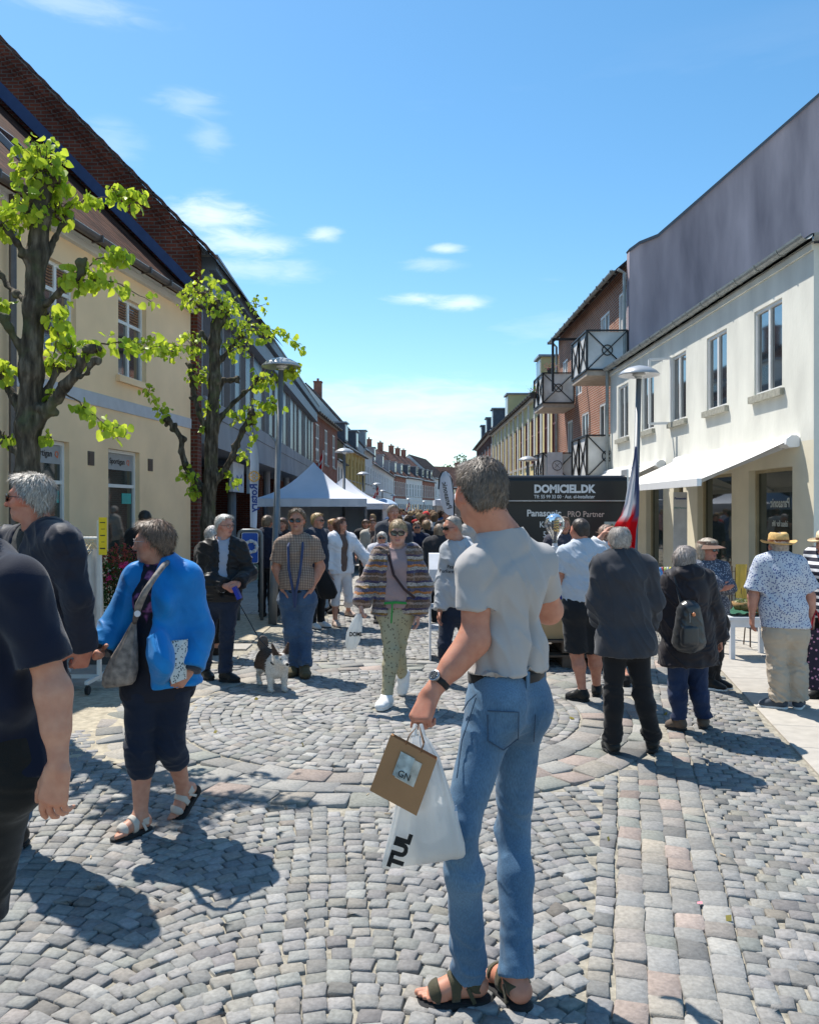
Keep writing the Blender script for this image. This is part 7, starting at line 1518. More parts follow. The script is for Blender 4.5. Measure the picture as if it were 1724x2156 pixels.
# ---------------------------------------------------------------- distant crowd
def crowd_mat(name, pal, seed):
    def fn(nt, b):
        N = nt.nodes; Lk = nt.links.new; oi = N.new('ShaderNodeObjectInfo'); r = N.new('ShaderNodeValToRGB'); r.color_ramp.interpolation = 'CONSTANT'; e = r.color_ramp.elements; k = len(pal); e[0].color = pal[0]+(1,); e[1].position = 1/k; e[1].color = pal[1]+(1,)
        for i in range(2, k): x = e.new(i/k); x.color = pal[i]+(1,)
        Lk(oi.outputs['Color'], b.inputs['Base Color']) if seed == 1 else (Lk(oi.outputs['Random'], r.inputs[0]), Lk(r.outputs[0], b.inputs['Base Color']))
    return nodes_mat(name, fn, .85, .2)
CT = crowd_mat('crowd_tops', [(.012, .015, .03), (.5, .48, .46), (.03, .03, .03), (.05, .09, .2), (.30, .26, .22), (.015, .015, .018), (.35, .05, .05), (.12, .12, .14), (.6, .6, .62), (.04, .05, .07), (.2, .12, .09), (.02, .03, .06)], 1)
CB = crowd_mat('crowd_bottoms', [(.02, .025, .04), (.012, .012, .014), (.08, .13, .22), (.35, .3, .22), (.03, .03, .04), (.05, .08, .15)], 2)
CH = crowd_mat('crowd_hair', [(.10, .06, .035), (.03, .02, .015), (.30, .22, .13), (.45, .42, .40), (.16, .10, .06), (.06, .04, .03), (.35, .25, .14)], 3)
TOPS = [('black', (.012, .012, .014)), ('off white', (.5, .48, .46)), ('navy', (.012, .02, .05)), ('blue', (.05, .10, .22)), ('beige', (.32, .27, .21)), ('dark grey', (.05, .05, .055)), ('red', (.38, .03, .03)), ('mid grey', (.14, .14, .15)), ('white', (.62, .62, .63)), ('charcoal', (.025, .027, .03)), ('brown', (.16, .09, .055)), ('pale pink', (.5, .3, .3))]
PD = ['with short hair seen from behind', 'with bobbed hair seen from behind', 'with short hair walking this way', 'with long hair walking this way', 'with cropped hair and broad back', 'with wavy hair facing this way', 'with long hair seen from behind']
protos = []
for i, (a, hs, hh, bu, hem) in enumerate(((180, 'short', 1.70, 0, .85), (175, 'bob', 1.58, 1, .8), (5, 'short', 1.66, 0, .85), (-10, 'long', 1.57, 1, .8), (190, 'crop', 1.74, 0, .78), (20, 'wavy', 1.6, 1, .85), (170, 'long', 1.62, 0, .7))):
    j = skeleton(CX, 22, 0, a, Ht=hh, J=dict(), stance=.02+.02*(i % 3)); j['kL'] = j['kL']+j['f']*(.1*(i % 2)); j['eL'] = j['eL']+j['cf']*(.08*((i+1) % 2)); j['wL'] = j['wL']+j['cf']*.12
    p = body_mesh(j, 'one of the many people in the dense crowd far down the street', res=.018, skin=(.48, .27, .2), group='people in the distant crowd', hands='', eye=False)
    s = j['s']; c, f, l, u = j['hc'], j['hf'], j['hl'], j['hu']; pr = [ell(c+(-f*.016+u*.03)*s, (l, f, u), (.092*s, .105*s, .105*s), .02)]
    if hs in ('bob', 'long', 'wavy'): pr.append(cone(c-f*.06*s, c-f*.06*s-u*(.2 if hs != 'bob' else .1), .075*s, .06*s, k=.03, M=wide(l, 1.25)))
    nrm = unit(-u*.80+f*.98); garment('hair', pr+[ell(c+f*.12*s-u*.03*s, (l, f, u), (.065, .07, .1), .01, -1)], CH, p, .016, .006, (30, 30, 30), i)
    garment('top', torso(j, 1, .026, .3, bu, hem)+arm(j, 'L', 1, .02, 1.9)+arm(j, 'R', 1, .02, 1.9), CT, p, .018, .008, (9, 9, 12), i)
    garment('trousers', [cone(j['pel']+UP*.1, j['pel'], .12, k=.05, M=wide(j['plat'], 1.4))]+leg(j, 'L', 1, .012)+leg(j, 'R', 1, .012), CB, p, .018)
    protos.append(p)
r = np.random.RandomState(77); spots = []
for _ in range(4000):
    y = 17+(r.rand()**1.25)*75; xl, xr = -3.0+.03*(y-17), 4.0+.045*(y-17)
    if y < 24: xl = .0 if y > 19 else -.5
    x = xl+(xr-xl)*r.rand()
    if y > 34: pass
    elif x < -1.2: continue
    if y < 30 and x > 3.3: continue
    px = CX+x/y*F
    if px > 1010 and y < 25: continue
    if all((x-a)**2+(y-b)**2 > .5 for a, b in spots): spots.append((x, y))
    if len(spots) >= 235: break
for i, (x, y) in enumerate(spots):
    o = protos[i] if i < len(protos) else copy_tree(protos[i % len(protos)]); o.location = (x, y, -.02 if y > 30 else 0); o.rotation_euler = (0, 0, r.uniform(-.5, .5)); k = r.uniform(.94, 1.05); o.scale = (k, k, k); cn_, cc_ = TOPS[(i*5+i//7*3+i//13) % len(TOPS)]; o['label'] = 'person in %s top %s in the distant crowd' % (cn_, PD[i % len(protos)])
    for ch in o.children:
        if ch.name.split('.')[0] == 'top': ch.color = cc_+(1,)
# ---------------------------------------------------------------- lamps, flags, tents, stalls
M_POLE = mat('galvanised_pole', (.20, .215, .23), .45, .15, 5, metal=.35); M_LAMP = mat('lamp_shade_metal', (.42, .43, .44), .35, .08, metal=.3); M_OPAL = mat('lamp_opal', (.7, .7, .68), .4)
def lamp(px, ytop, d, ybase_px, label, hd=.59):
    B = W(ybase_px, 1400, d); top = W(px, ytop, d); t = thing('street_lamp', label, 'street lamp', (B[0], d, 0), group='street lamps along the street'); b = A(B[0], d, 0); hz = top[2]-.16
    e = A(top[0], d, hz); MB().tube([b, lerp(b, e, .27), lerp(b, e, .275), e], [.066, .064, .047, .04], 12).build('pole', M_POLE, t, smooth=True)
    k = hd/.59; MB().lathe(e, [(.001, .16*k), (.06*k, .157*k), (.16*k, .13*k), (.25*k, .08*k), (.295*k, .03*k), (.295*k, .018*k), (.27*k, .022*k), (.16*k, .06*k), (.09*k, .05*k), (.05*k, -.02*k)], 32).build('lamp_shade', M_LAMP, t, smooth=True)
    MB().lathe(e, [(.085*k, .045*k), (.10*k, .03*k), (.06*k, .0), (.042, -.03)], 20).build('lamp_glass', M_OPAL, t, smooth=True); return t
lamp(592, 753, 12.2, 574, 'nearest street lamp on the left with pale dome shade, beside the second lime tree')
lamp(1345, 770, 11.8, 1331, 'street lamp in front of the white building with a furled flag on its post')
lamp(725, 943, 24.4, 722, 'second street lamp on the left, standing behind the white tents')
lamp(764, 993, 37, 763, 'third street lamp on the left, in front of the mustard house')
lamp(793, 1016, 52, 793, 'fourth street lamp on the left with a red flag beside it'); lamp(805, 1031, 64, 805, 'fifth street lamp on the left in the distance')
lamp(828, 1041, 80, 828, 'sixth street lamp on the left, a small distant one'); lamp(860, 1049, 98, 860, 'seventh street lamp far down the street'); lamp(893, 1054, 112, 893, 'eighth and smallest street lamp far down the street')
lamp(1111, 960, 25, 1109, 'street lamp at the right with its shade in front of the cream house')
# flags
def cloth_grid(name, pts, m, par, wav=.02, seed=0, n=14, vcol=None, thick=.002):
    """pts = 4 corners (a,b along the hoist, c,d along the fly); a wavy sheet with real thickness"""
    a, b, c, d = [np.asarray(p, float) for p in pts]; U, Vv = np.meshgrid(np.linspace(0, 1, n), np.linspace(0, 1, n), indexing='ij'); nrm = unit(np.cross(b-a, c-a)); P = (a*((1-U)*(1-Vv))[..., None]+b*((1-U)*Vv)[..., None]+c*(U*Vv)[..., None]+d*(U*(1-Vv))[..., None])
    w = wob(np.stack([U.ravel()*6, Vv.ravel()*4, 0*U.ravel()], 1), (1, 1, 1), seed, 2).reshape(U.shape)*wav*np.minimum(1, U*3); P = P+w[..., None]*nrm
    V = np.concatenate([(P+nrm*thick/2).reshape(-1, 3), (P-nrm*thick/2).reshape(-1, 3)]); f = []
    for i in range(n-1):
        for k in range(n-1): q = (i*n+k, i*n+k+1, (i+1)*n+k+1, (i+1)*n+k); f += [q, tuple(x+n*n for x in q[::-1])]
    vc = None
    if vcol is not None: c_ = np.array([vcol(u, v) for u, v in zip(U.ravel(), Vv.ravel())]); vc = np.concatenate([c_, c_])
    return np_obj(name, V, f, m, par, smooth=True, vcol=vc)
def _fab(nt, b):
    N = nt.nodes; Lk = nt.links.new; at = N.new('ShaderNodeVertexColor'); at.layer_name = 'Col'; Lk(at.outputs[0], b.inputs['Base Color']); tr = N.new('ShaderNodeBsdfTranslucent'); Lk(at.outputs[0], tr.inputs[0]); ms = N.new('ShaderNodeMixShader'); ms.inputs[0].default_value = .35
    o = [x for x in N if x.type == 'OUTPUT_MATERIAL'][0]; Lk(b.outputs[0], ms.inputs[1]); Lk(tr.outputs[0], ms.inputs[2]); Lk(ms.outputs[0], o.inputs[0])
M_FLAG = nodes_mat('flag_cloth', _fab, .8, .2)
# tall Rotary beach flag seen from the back
d = 12.9
t = thing('beach_flag', 'tall narrow white beach flag with mirrored blue lettering and golden wheel, by the first tent', 'flag', W(590, 1250, d)*A(1, 1, 0)); MB().tube([W(591, 1250, d)*A(1, 1, 0), W(589, 1110, d), W(588, 1000, d), W(580, 930, d), W(568, 915, d)], .012, 6).build('pole', M_POLE, t)
def strip(name, left, right, d, m, par, bulge=.03, col=(.55, .62, .74), seed=1, th=.004):
    n = len(left); m_ = 7; V = []
    for sgn in (1, -1):
        for (l_, r_) in zip(left, right):
            for k in range(m_): u = k/(m_-1); p = W(l_[0]*(1-u)+r_[0]*u, l_[1]*(1-u)+r_[1]*u, d); p[1] += sgn*th+bulge*math.sin(math.pi*u)*math.sin(l_[1]*.02+seed); V.append(p)
    f = []
    for i in range(n-1):
        for k in range(m_-1): q = (i*m_+k, i*m_+k+1, (i+1)*m_+k+1, (i+1)*m_+k); f += [q, tuple(x+n*m_ for x in q[::-1])]
    return np_obj(name, np.array(V), f, m, par, vcol=np.tile(np.array(col), (len(V), 1)))
ys = [917, 930, 950, 980, 1020, 1060, 1100, 1110]
strip('cloth', [(527, y) if y > 940 else (527, y) for y in ys], [(530, 917), (538, 930), (543, 950), (545, 980), (544, 1020), (542, 1060), (541, 1100), (540, 1112)], d, M_FLAG, t)
_m['rotary_blue'] = mat('rotary_blue', (.03, .07, .30), .6); GOLD = mat('rotary_gold', (.75, .42, .08), .5)
c = W(534.5, 1048, d-.03); text_obj('lettering', 'Rotary', .165, _m['rotary_blue'], t, c, (0, 0, -1), (-1, 0, 0), ext=.001, bold=.004)
c = W(535, 1003, d-.035); mb = MB()
mb.tube([c+A(math.cos(a), 0, math.sin(a))*.075 for a in [k*math.pi/12 for k in range(25)]], .008, 5); mb.tube([c+A(math.cos(a), 0, math.sin(a))*.022 for a in [k*math.pi/6 for k in range(13)]], .007, 5)
for k in range(6): a = k*math.pi/3; mb.bar(c+A(math.cos(a), 0, math.sin(a))*.022, c+A(math.cos(a), 0, math.sin(a))*.075, .010)
for k in range(20): a = k*math.pi/10; mb.box(c+A(math.cos(a), 0, math.sin(a))*.088, (.012, .01, .012))
mb.build('emblem', GOLD, t)
# Panasonic teardrop flag
d = 14.5; P_ = lambda x, y: W(x, y, d)
t = thing('beach_flag', 'white teardrop flag with black edge and mirrored black lettering above the crowd', 'flag', (P_(956, 1200)[0], d, 0))
MB().tube([A(P_(955, 1200)[0], d, 0), P_(956, 1085), P_(955, 1040), P_(950, 1008), P_(941, 994), P_(931, 993), P_(925, 1006), P_(923, 1030)], .014, 6).build('pole', M_BLKSOLE, t)
L_ = [(938, 992), (931, 995), (926, 1005), (924, 1020), (925, 1040), (929, 1060), (935, 1078), (944, 1085)]; R_ = [(939, 992), (946, 997), (951, 1006), (954, 1020), (956, 1040), (956, 1060), (956, 1078), (956, 1085)]
strip('cloth', L_, R_, d, M_FLAG, t, .03, (.66, .68, .74), 3)
xd = W(946, 1075, d)-W(933, 1010, d); o_ = W(940.5, 1043, d-.045); text_obj('lettering', 'Panasonic', .125, mat('sign_black', (.02, .02, .022), .5), t, o_, xd*-1, np.cross(A(0, -1, 0), unit(xd*-1))*-1, ext=.001, bold=.002)
def dannebrog(u, v): return (.75, .73, .70) if (abs(v-.5) < .09 or abs(u-.36) < .07) else (.52, .012, .02)
def danish(px, y0, y1, d, w, label, lean=(12, 0)):
    b = W(px, 1100, d); t = thing('flag', label, 'flag', (b[0], d, 0)); top = W(px+lean[0]*.6, y0-4, d); MB().tube([A(b[0], d, 0), top], .02, 6).build('pole', M_WHT, t)
    a = W(px+lean[0]*.55, y0, d); b2 = lerp(A(b[0], d, 0), top, (W(px, y1, d)[2])/top[2]); cloth_grid('cloth', (b2, a, a+A(-w*.38, -.1, -w*.85), b2+A(-w*.34, -.1, -w*.45)), M_FLAG, t, .10, 3, 26, dannebrog)
danish(664, 952, 985, 30, 1.0, 'red and white Danish flag hanging on a leaning white pole by the brick house', (28, 0))
danish(796, 1022, 1040, 50, 1.1, 'red and white Danish flag beside the fourth lamp', (2, 0)); danish(830, 1042, 1056, 75, 1.2, 'small distant Danish flag between two lamps', (1, 0)); danish(862, 1056, 1066, 95, 1.2, 'tiny distant Danish flag beside the far lamp', (1, 0))
# furled flag strapped to the lamp on the right
d = 11.6; b = W(1335, 1170, d); t = thing('furled_flag', 'red, white and blue flag tied limp against the right lamp post', 'flag', (b[0]-.1, d, 1.2))
def flagcol(u, v): return (.10, .13, .32) if u+v*.0 < .42 else ((.72, .70, .75) if u+.15*v < .72 else (.70, .015, .02))
def _ff():
    rows = [(940, 1337, 1341), (965, 1334, 1342), (1000, 1328, 1343), (1030, 1322, 1345), (1060, 1317, 1344), (1085, 1309, 1343), (1100, 1299, 1340), (1115, 1291, 1337), (1130, 1312, 1336), (1155, 1326, 1334)]
    V = []; C = []; n = 9
    for sg in (1, -1):
        for (y, l_, r_) in rows:
            for k in range(n):
                u = k/(n-1); p = W(l_+(r_-l_)*u, y, d); p[1] += sg*.004-.05*math.sin(u*9+y*.01)*min(1, (y-920)/80); V.append(p)
                uu = (1-u)*1.0*(y-930)/190; C.append((.16, .19, .34) if (y < 1035 and u > .55) or y < 985 or (u > .82 and y < 1090) else ((.80, .79, .82) if y < 1075+22*(1-u) and y < 1150-70*(1-u) else (.75, .012, .02)))
    f = []
    for i in range(len(rows)-1):
        for k in range(n-1): q = (i*n+k, i*n+k+1, (i+1)*n+k+1, (i+1)*n+k); f += [q, tuple(x+len(rows)*n for x in q[::-1])]
    np_obj('cloth', np.array(V), f, M_FLAG, t, vcol=np.array(C))
_ff()
# tents
M_TENT = mat('tent_canvas', (.62, .66, .74), .7, .05, 3); 
def tent(cx, cy, w, he, hp, label, rz=0, side=True, val=.22):
    t = thing('market_tent', label, 'tent', (cx, cy, 0), rz); h = w/2; c, s_ = math.cos(rz), math.sin(rz)
    def Q(x, y, z): return (cx+x*c-y*s_, cy+x*s_+y*c, z)
    ap = Q(0, 0, hp); cs = [(-h, -h), (h, -h), (h, h), (-h, h)]; mb = MB(); n = 10
    for i in range(4):
        a, b = cs[i], cs[(i+1) % 4]; vs = []; fs = []
        for k in range(n+1):
            tt = k/n; sag = -.18*math.sin(math.pi*tt)*1.0; z = he+(hp-he)*tt+sag
            for q in range(7): u = q/6; x, y = (a[0]*(1-u)+b[0]*u)*(1-tt), (a[1]*(1-u)+b[1]*u)*(1-tt); vs.append(Q(x, y, z-.10*math.sin(math.pi*u)*math.sin(math.pi*tt)))
        fs = [(k*7+q, k*7+q+1, (k+1)*7+q+1, (k+1)*7+q) for k in range(n) for q in range(6)]; mb.add(vs, fs)
    mb.build('canopy', M_TENT, t, smooth=True)
    mb = MB()
    for i in range(4):
        a, b = cs[i], cs[(i+1) % 4]; m_ = 12
        for k in range(m_): u0, u1 = k/m_, (k+1)/m_; f_ = lambda u, z: Q(a[0]*(1-u)+b[0]*u, a[1]*(1-u)+b[1]*u+.015*math.sin(u*22), z); mb.quad(f_(u0, he), f_(u1, he), f_(u1, he-val), f_(u0, he-val))
    mb.build('valance', M_TENT, t, smooth=True)
    for x, y in cs: MB().tube([Q(x*.985, y*.985, 0), Q(x*.985, y*.985, he)], .022, 6).build('leg', M_POLE, t)
    if side:
        mb = MB(); m_ = 16
        for (a, b) in ((cs[1], cs[2]), (cs[2], cs[3])):
            for k in range(m_): u0, u1 = k/m_, (k+1)/m_; f_ = lambda u, z: Q((a[0]*(1-u)+b[0]*u)*.97+.02*math.sin(u*40), (a[1]*(1-u)+b[1]*u)*.97+.02*math.cos(u*33), z); mb.quad(f_(u0, .05), f_(u1, .05), f_(u1, he-.02), f_(u0, he-.02))
        mb.build('side_wall', M_TENT, t, smooth=True)
    return t
c = W(668, 1100, 23.3); tent(c[0]-.1, 23.3, 3.0, 2.02, 3.08, 'nearest white market tent with peaked roof behind the lamp post', R(4))
c = W(712, 1100, 30); tent(c[0]+.1, 31.5, 3.3, 1.95, 3.0, 'second white market tent behind the nearest one', R(-3))
c = W(975, 1100, 30); tent(c[0]+.6, 33, 3.2, 2.1, 2.9, 'white market tent at the right side of the crowd', 0)
c = W(808, 1100, 52); t = thing('parasol', 'pale blue parasol above the distant crowd', 'parasol', (c[0], 52, 0)); MB().tube([(c[0], 52, 0), (c[0], 52, 2.45)], .03, 6).build('pole', M_POLE, t)
MB().lathe((c[0], 52, 0), [(.001, 2.45), (.5, 2.32), (.85, 2.1), (1.0, 1.85), (.99, 1.84), (.83, 2.07), (.5, 2.29)], 12).build('canopy', mat('parasol_blue', (.42, .55, .72), .7), t)
# stock in the tents: table with goods
for (cx, cy, lb) in ((W(600, 1, 22.3)[0], 22.3, 'trestle table with dark and colourful goods in the nearest tent'), (W(735, 1, 30.5)[0], 30.5, 'trestle table with colourful goods in the second tent')):
    t = thing('market_table', lb, 'table', (cx, cy, 0)); MB().box((cx, cy, .76), (2.2, .7, .04)).build('tabletop', mat('table_white', (.6, .6, .58), .6), t); MB().box((cx, cy-.34, .40), (2.2, .01, .68)).build('table_skirt', mat('skirt_navy', (.03, .05, .14), .8), t)
# blue information sign in a tube frame
d = 12.6; X0, X1 = W(502, 1, d)[0], W(551, 1, d)[0]; zt, zb = W(1, 1117, d)[2], W(1, 1240, d)[2]
t = thing('information_sign', 'blue sign with a white emblem in a rounded grey tube frame beside the lamp', 'sign', ((X0+X1)/2, d, 0)); r_ = .07
MB().tube([(X0, d, 0), (X0, d, zt-r_), (X0+r_*.3, d, zt-r_*.3), (X0+r_, d, zt), (X1-r_, d, zt), (X1-r_*.3, d, zt-r_*.3), (X1, d, zt-r_), (X1, d, 0)], .028, 8).build('frame', M_POLE, t, smooth=True)
def rrect(cx, cz, w, h, r, y, n=6): return [(cx+sx*(w/2-r)+r*math.cos(a), y, cz+sz*(h/2-r)+r*math.sin(a)) for sx, sz, a0 in ((1, 1, 0), (-1, 1, 90), (-1, -1, 180), (1, -1, 270)) for a in [R(a0+90*k/n) for k in range(n+1)]]
def plate(name, cx, cz, w, h, r, y, th, m, par): P = rrect(cx, cz, w, h, r, y); Q = [(p[0], y+th, p[2]) for p in P]; n = len(P); return MB().add(P+Q, [tuple(range(n-1, -1, -1)), tuple(range(n, 2*n))]+[(i, (i+1) % n, n+(i+1) % n, n+i) for i in range(n)]).build(name, m, par)
SB = mat('sign_blue_bright', (.012, .085, .42), .4); SW = mat('sign_white', (.62, .63, .66), .5)
cz = (W(1, 1121, d)[2]+W(1, 1186, d)[2])/2; hh = W(1, 1121, d)[2]-W(1, 1186, d)[2]; cx = (X0+X1)/2; wd_ = X1-X0-.10
b = plate('sign_plate', cx, cz, wd_, hh, .03, d-.01, .012, SW, t); plate('blue_field', cx, cz, wd_-.02, hh-.02, .03, d-.0135, .003, SB, t)
mb = MB(); ang = [R(k) for k in range(200, 521, 16)]
mb.tube([(cx+.02+.09*math.cos(a), d-.02, cz+.02+.085*math.sin(a)) for a in ang], [.028+.008*math.sin(k*2.1) for k in range(len(ang))], 6); mb.build('emblem', SW, t)
plate('lower_plate', cx, W(1, 1205, d)[2], wd_, .24, .02, d-.01, .012, mat('photo_plate', (.16, .25, .22), .5, .6, 9), t)
# ---- black display of the electrical shop
KD = 12.6/9.9; d = 12.6; X0, X1 = W(1063, 1, d)[0], W(1316, 1, d)[0]; zt = W(1, 1001, d)[2]; w = X1-X0; cx = (X0+X1)/2
t = thing('display_stand', 'black shop display wall with white lettering and rounded top', 'display', (cx, d+.15, 0)); DB = mat('display_black', (.012, .012, .013), .35, .15, 3); DT = mat('letter_white', (.72, .72, .72), .6)
z1 = W(1, 1053, d)[2]; mb = MB(); n = 8; pr = [(d, z1), (d-.10, z1), (d-.11, zt-.09)]+[(d-.11+.09*(1-math.cos(R(90*k/n))), zt-.09+.09*math.sin(R(90*k/n))) for k in range(n+1)]+[(d+.25, zt), (d+.25, z1)]
vs = [(x, y, z) for x in (X0, X1) for y, z in pr]; k = len(pr); mb.add(vs, [(i, (i+1) % k, k+(i+1) % k, k+i) for i in range(k)]+[tuple(range(k)), tuple(range(2*k-1, k-1, -1))]); smooth_angle(mb.build('header', DB, t), 50)
MB().box((cx, d+.1, (z1-.02+.55)/2), (w-.01, .2, z1-.02-.55)).build('panel', DB, t); mb = MB(); mb.box((cx, d-.085, z1-.012), (w, .06, .014)); mb.build('rail', mat('rail_grey', (.35, .35, .36), .4, metal=.6), t)
for x in (X0-.012, X1+.012): MB().box((x, d+.07, (zt+.1)/2), (.024, .36, zt+.1-.02)).build('post', mat('post_alu', (.55, .56, .57), .35, metal=.5), t)
xd, yd = (1, 0, 0), (0, 0, 1)
def sgn(txt, px, py, size, dd=.113, sq=1, bold=0, m=DT): text_obj('lettering', txt, size*KD, m, t, W(px, py, d-dd-.003)*A(1, 0, 1)+A(0, d-dd-.003, 0), xd, yd, ext=.0015, bold=bold, squeeze=sq)
sgn('DOMICIEL.DK', 1188, 1030, .132, sq=.90, bold=.008); sgn('Tlf: 55 99 33 00 · Aut. el-installatør', 1188, 1046, .060, sq=.86, bold=.001)
sgn('Panasonic', 1145, 1081, .112, .003, .95, .004); sgn('PRO Partner', 1233, 1083, .100, .003, .86, .001, mat('letter_peach', (.62, .45, .38), .6)); sgn('Kl', 1142, 1105, .105, .003, .85, .001); sgn('d', 1212, 1105, .105, .003, .85, .001); sgn('t', 1237, 1105, .105, .003, .85, .001); sgn('5 å', 1152, 1126, .105, .003, .85, .001); sgn('0,-', 1207, 1150, .105, .003, .85, .001)
mb = MB(); mb.box((W(1288, 1, d)[0], d-.006, W(1, 1112, d)[2]), (.24, .008, .20)); mb.build('picture', mat('picture_grey', (.45, .48, .44), .6, .3, 12), t)
mb = MB(); mb.box((W(1288, 1, d)[0], d-.012, W(1, 1112, d)[2]), (.10, .004, .10), R3=Matrix.Rotation(R(45), 3, 'Y')); mb.build('picture_mark', mat('mark_olive', (.20, .20, .10), .6), t)
# pallet with carton in front of it
d = 9.2; cx = W(1180, 1, d)[0]; t = thing('pallet', 'weathered wooden pallet on the cobbles under the carton', 'pallet', (cx, d, 0)); PW = mat('pallet_wood', (.13, .095, .07), .9, .4, 9, .003, 50)
for lz in (0, .16):
    for y in (-.34, -.17, 0, .17, .34): MB().box((cx, d+y, lz+.125), (1.1, .12, .022)).build('deck_board', PW, t)
    for x in (-.47, 0, .47): MB().box((cx+x, d, lz+.057), (.11, .79, .112)).build('block', PW, t)
t = thing('carton', 'large plain cardboard carton standing on the pallet', 'box', (cx, d, .30)); MB().box((cx, d, .305+.21), (.98, .66, .42)).build('box', mat('cardboard', (.46, .32, .17), .9, .12, 4), t); mb = MB(); mb.box((cx, d-.331, .52), (.98, .003, .004)); mb.box((cx, d-.331, .42), (.06, .003, .2)); mb.build('tape', mat('tape_tan', (.36, .24, .12), .5), t)
t = thing('carton', 'blue and white printed appliance carton on the big brown carton', 'box', (cx+.1, d, .73)); MB().box((cx+.1, d, .728+.17), (.7, .5, .34)).build('box', mat('carton_blue', (.03, .05, .28), .5, .3, 6), t); MB().box((cx+.1, d-.252, .9), (.3, .003, .16)).build('print', SW, t)
t = thing('counter', 'narrow white counter board carrying the glass bulb', 'table', (cx+.12, d-.1, .0)); MB().box((cx+.1, d-.08, 1.185), (.8, .35, .03)).build('tabletop', SW, t)
for x in (-.25, .45): MB().tube([(cx+x, d-.2, 0), (cx+x, d-.2, 1.17)], .015, 6).build('leg', M_POLE, t)
# giant glass bulb
gc = W(1168, 1103, d-.2); t = thing('glass_bulb', 'big clear glass bulb with golden filament on a small pedestal', 'ornament', (gc[0], d-.2, 1.2))
def _gl(nt, b): b.inputs['Transmission Weight'].default_value = .92; b.inputs['Base Color'].default_value = (.85, .85, .84, 1); b.inputs['IOR'].default_value = 1.25
MB().lathe((gc[0], d-.2, gc[2]), [(.001, .115), (.05, .105), (.09, .07), (.113, .015), (.108, -.04), (.08, -.09), (.045, -.14), (.03, -.18), (.028, -.215)], 28).build('bulb', nodes_mat('clear_glass', _gl, .03, .8), t, smooth=True)
MB().tube([(gc[0]+.02+.035*math.cos(k*.9), d-.2+.03*math.sin(k*.9), gc[2]-.10+k*.0052) for k in range(30)], .012, 6).build('filament', mat('gold_foil', (.75, .5, .14), .25, .2, metal=.9), t, smooth=True)
MB().lathe((gc[0], d-.2, gc[2]), [(.028, -.215), (.032, -.25), (.05, -.255), (.05, -.32), (.001, -.32)], 16).build('base', SW, t)
# ---- clothes rack with yellow sign
d = 7.8; t = thing('clothes_rack', 'white metal clothes rack on castors with yellow sale sign by the hedge plant', 'clothes rack', (W(180, 1, d)[0], d, 0)); RW = mat('rack_white', (.68, .68, .66), .45)
xa, xb = W(118, 1, d)[0], W(209, 1, d)[0]; zr = W(1, 1133, d)[2]
for (x, y) in ((xa, d), (xb, d-.0)): MB().box((x, y, (zr+.16)/2+.04), (.035, .035, zr+.10)).build('post', RW, t)
MB().tube([(xa, d, zr), (xb, d, zr)], .013, 8).build('rail', RW, t)
mb = MB(); mb.box(((xa+xb)/2, d, .115), (xb-xa, .03, .035)); 
for x in (xa, xb): mb.box((x, d-.0, .1155), (.034, .62, .034))
mb.build('base_frame', RW, t)
for x in (xa, xb):
    for y in (-.28, .28): mb = MB(); mb.tube([(x-.015, d+y, .042), (x+.015, d+y, .042)], .042, 12); mb.build('castor', M_BLKSOLE, t)
xs = W(219, 1, d)[0]; sg = MB().box((xs+.0, d-.03, zr+.02), (.075, .012, .36)).build('sign', mat('sign_yellow', (.85, .62, .02), .6), t)
mb = MB(); [mb.box((xs+.004*(i % 2), d-.0375, zr+.15-.062*i), ((.05, .038, .046, .03, .05)[i], .002, (.008, .005, .010, .005, .012)[i])) for i in range(5)]; mb.build('printed_lines', mat('sign_black', (.02, .02, .022), .5), sg)
rr = np.random.RandomState(5)
for i in range(9):
    x = xa+.07+i*(xb-xa-.1)/9; cl = [(.52, .50, .46), (.60, .58, .55), (.42, .40, .36), (.45, .02, .03)][[0, 1, 0, 2, 1, 0, 3, 1, 0][i]]; g = thing('hanging_garment', ['pale curtain like dress hanging on the white rack', 'pale curtain like dress hanging on the white rack', 'red dress hanging among the pale ones on the rack'][2 if i == 6 else 0], 'dress', (x, d, zr), group=None if i == 6 else 'pale dresses on the clothes rack')
    n = 14; mb = MB(); rows = [(zr-.10, .04), (zr-.16, .19), (zr-.45, .21), (zr-.9, .25), (zr-1.08, .26)]; vs = []
    for sg_ in (1, -1):
        for z, hw in rows: vs += [(x+sg_*(.014+.006*math.sin(k*1.9+i)), d-hw+2*hw*k/(n-1), z-.02*abs(k-n/2)/n*(z > zr-.2)) for k in range(n)]
    m_ = len(rows)*n; fs = [(a*n+k, a*n+k+1, (a+1)*n+k+1, (a+1)*n+k) for a in range(4) for k in range(n-1)]; fs = fs+[tuple(v+m_ for v in q[::-1]) for q in fs]; mb.add(vs, fs).build('cloth', cloth('dress_%d' % int(cl[0]*100+cl[1]*10), cl), g, smooth=True)
    MB().tube([(x, d, zr+.012), (x, d, zr-.04), (x, d-.17, zr-.13), (x, d+.17, zr-.13), (x, d, zr-.04)], .005, 5).build('hanger', mat('hanger_cream', (.6, .5, .3), .5), g)
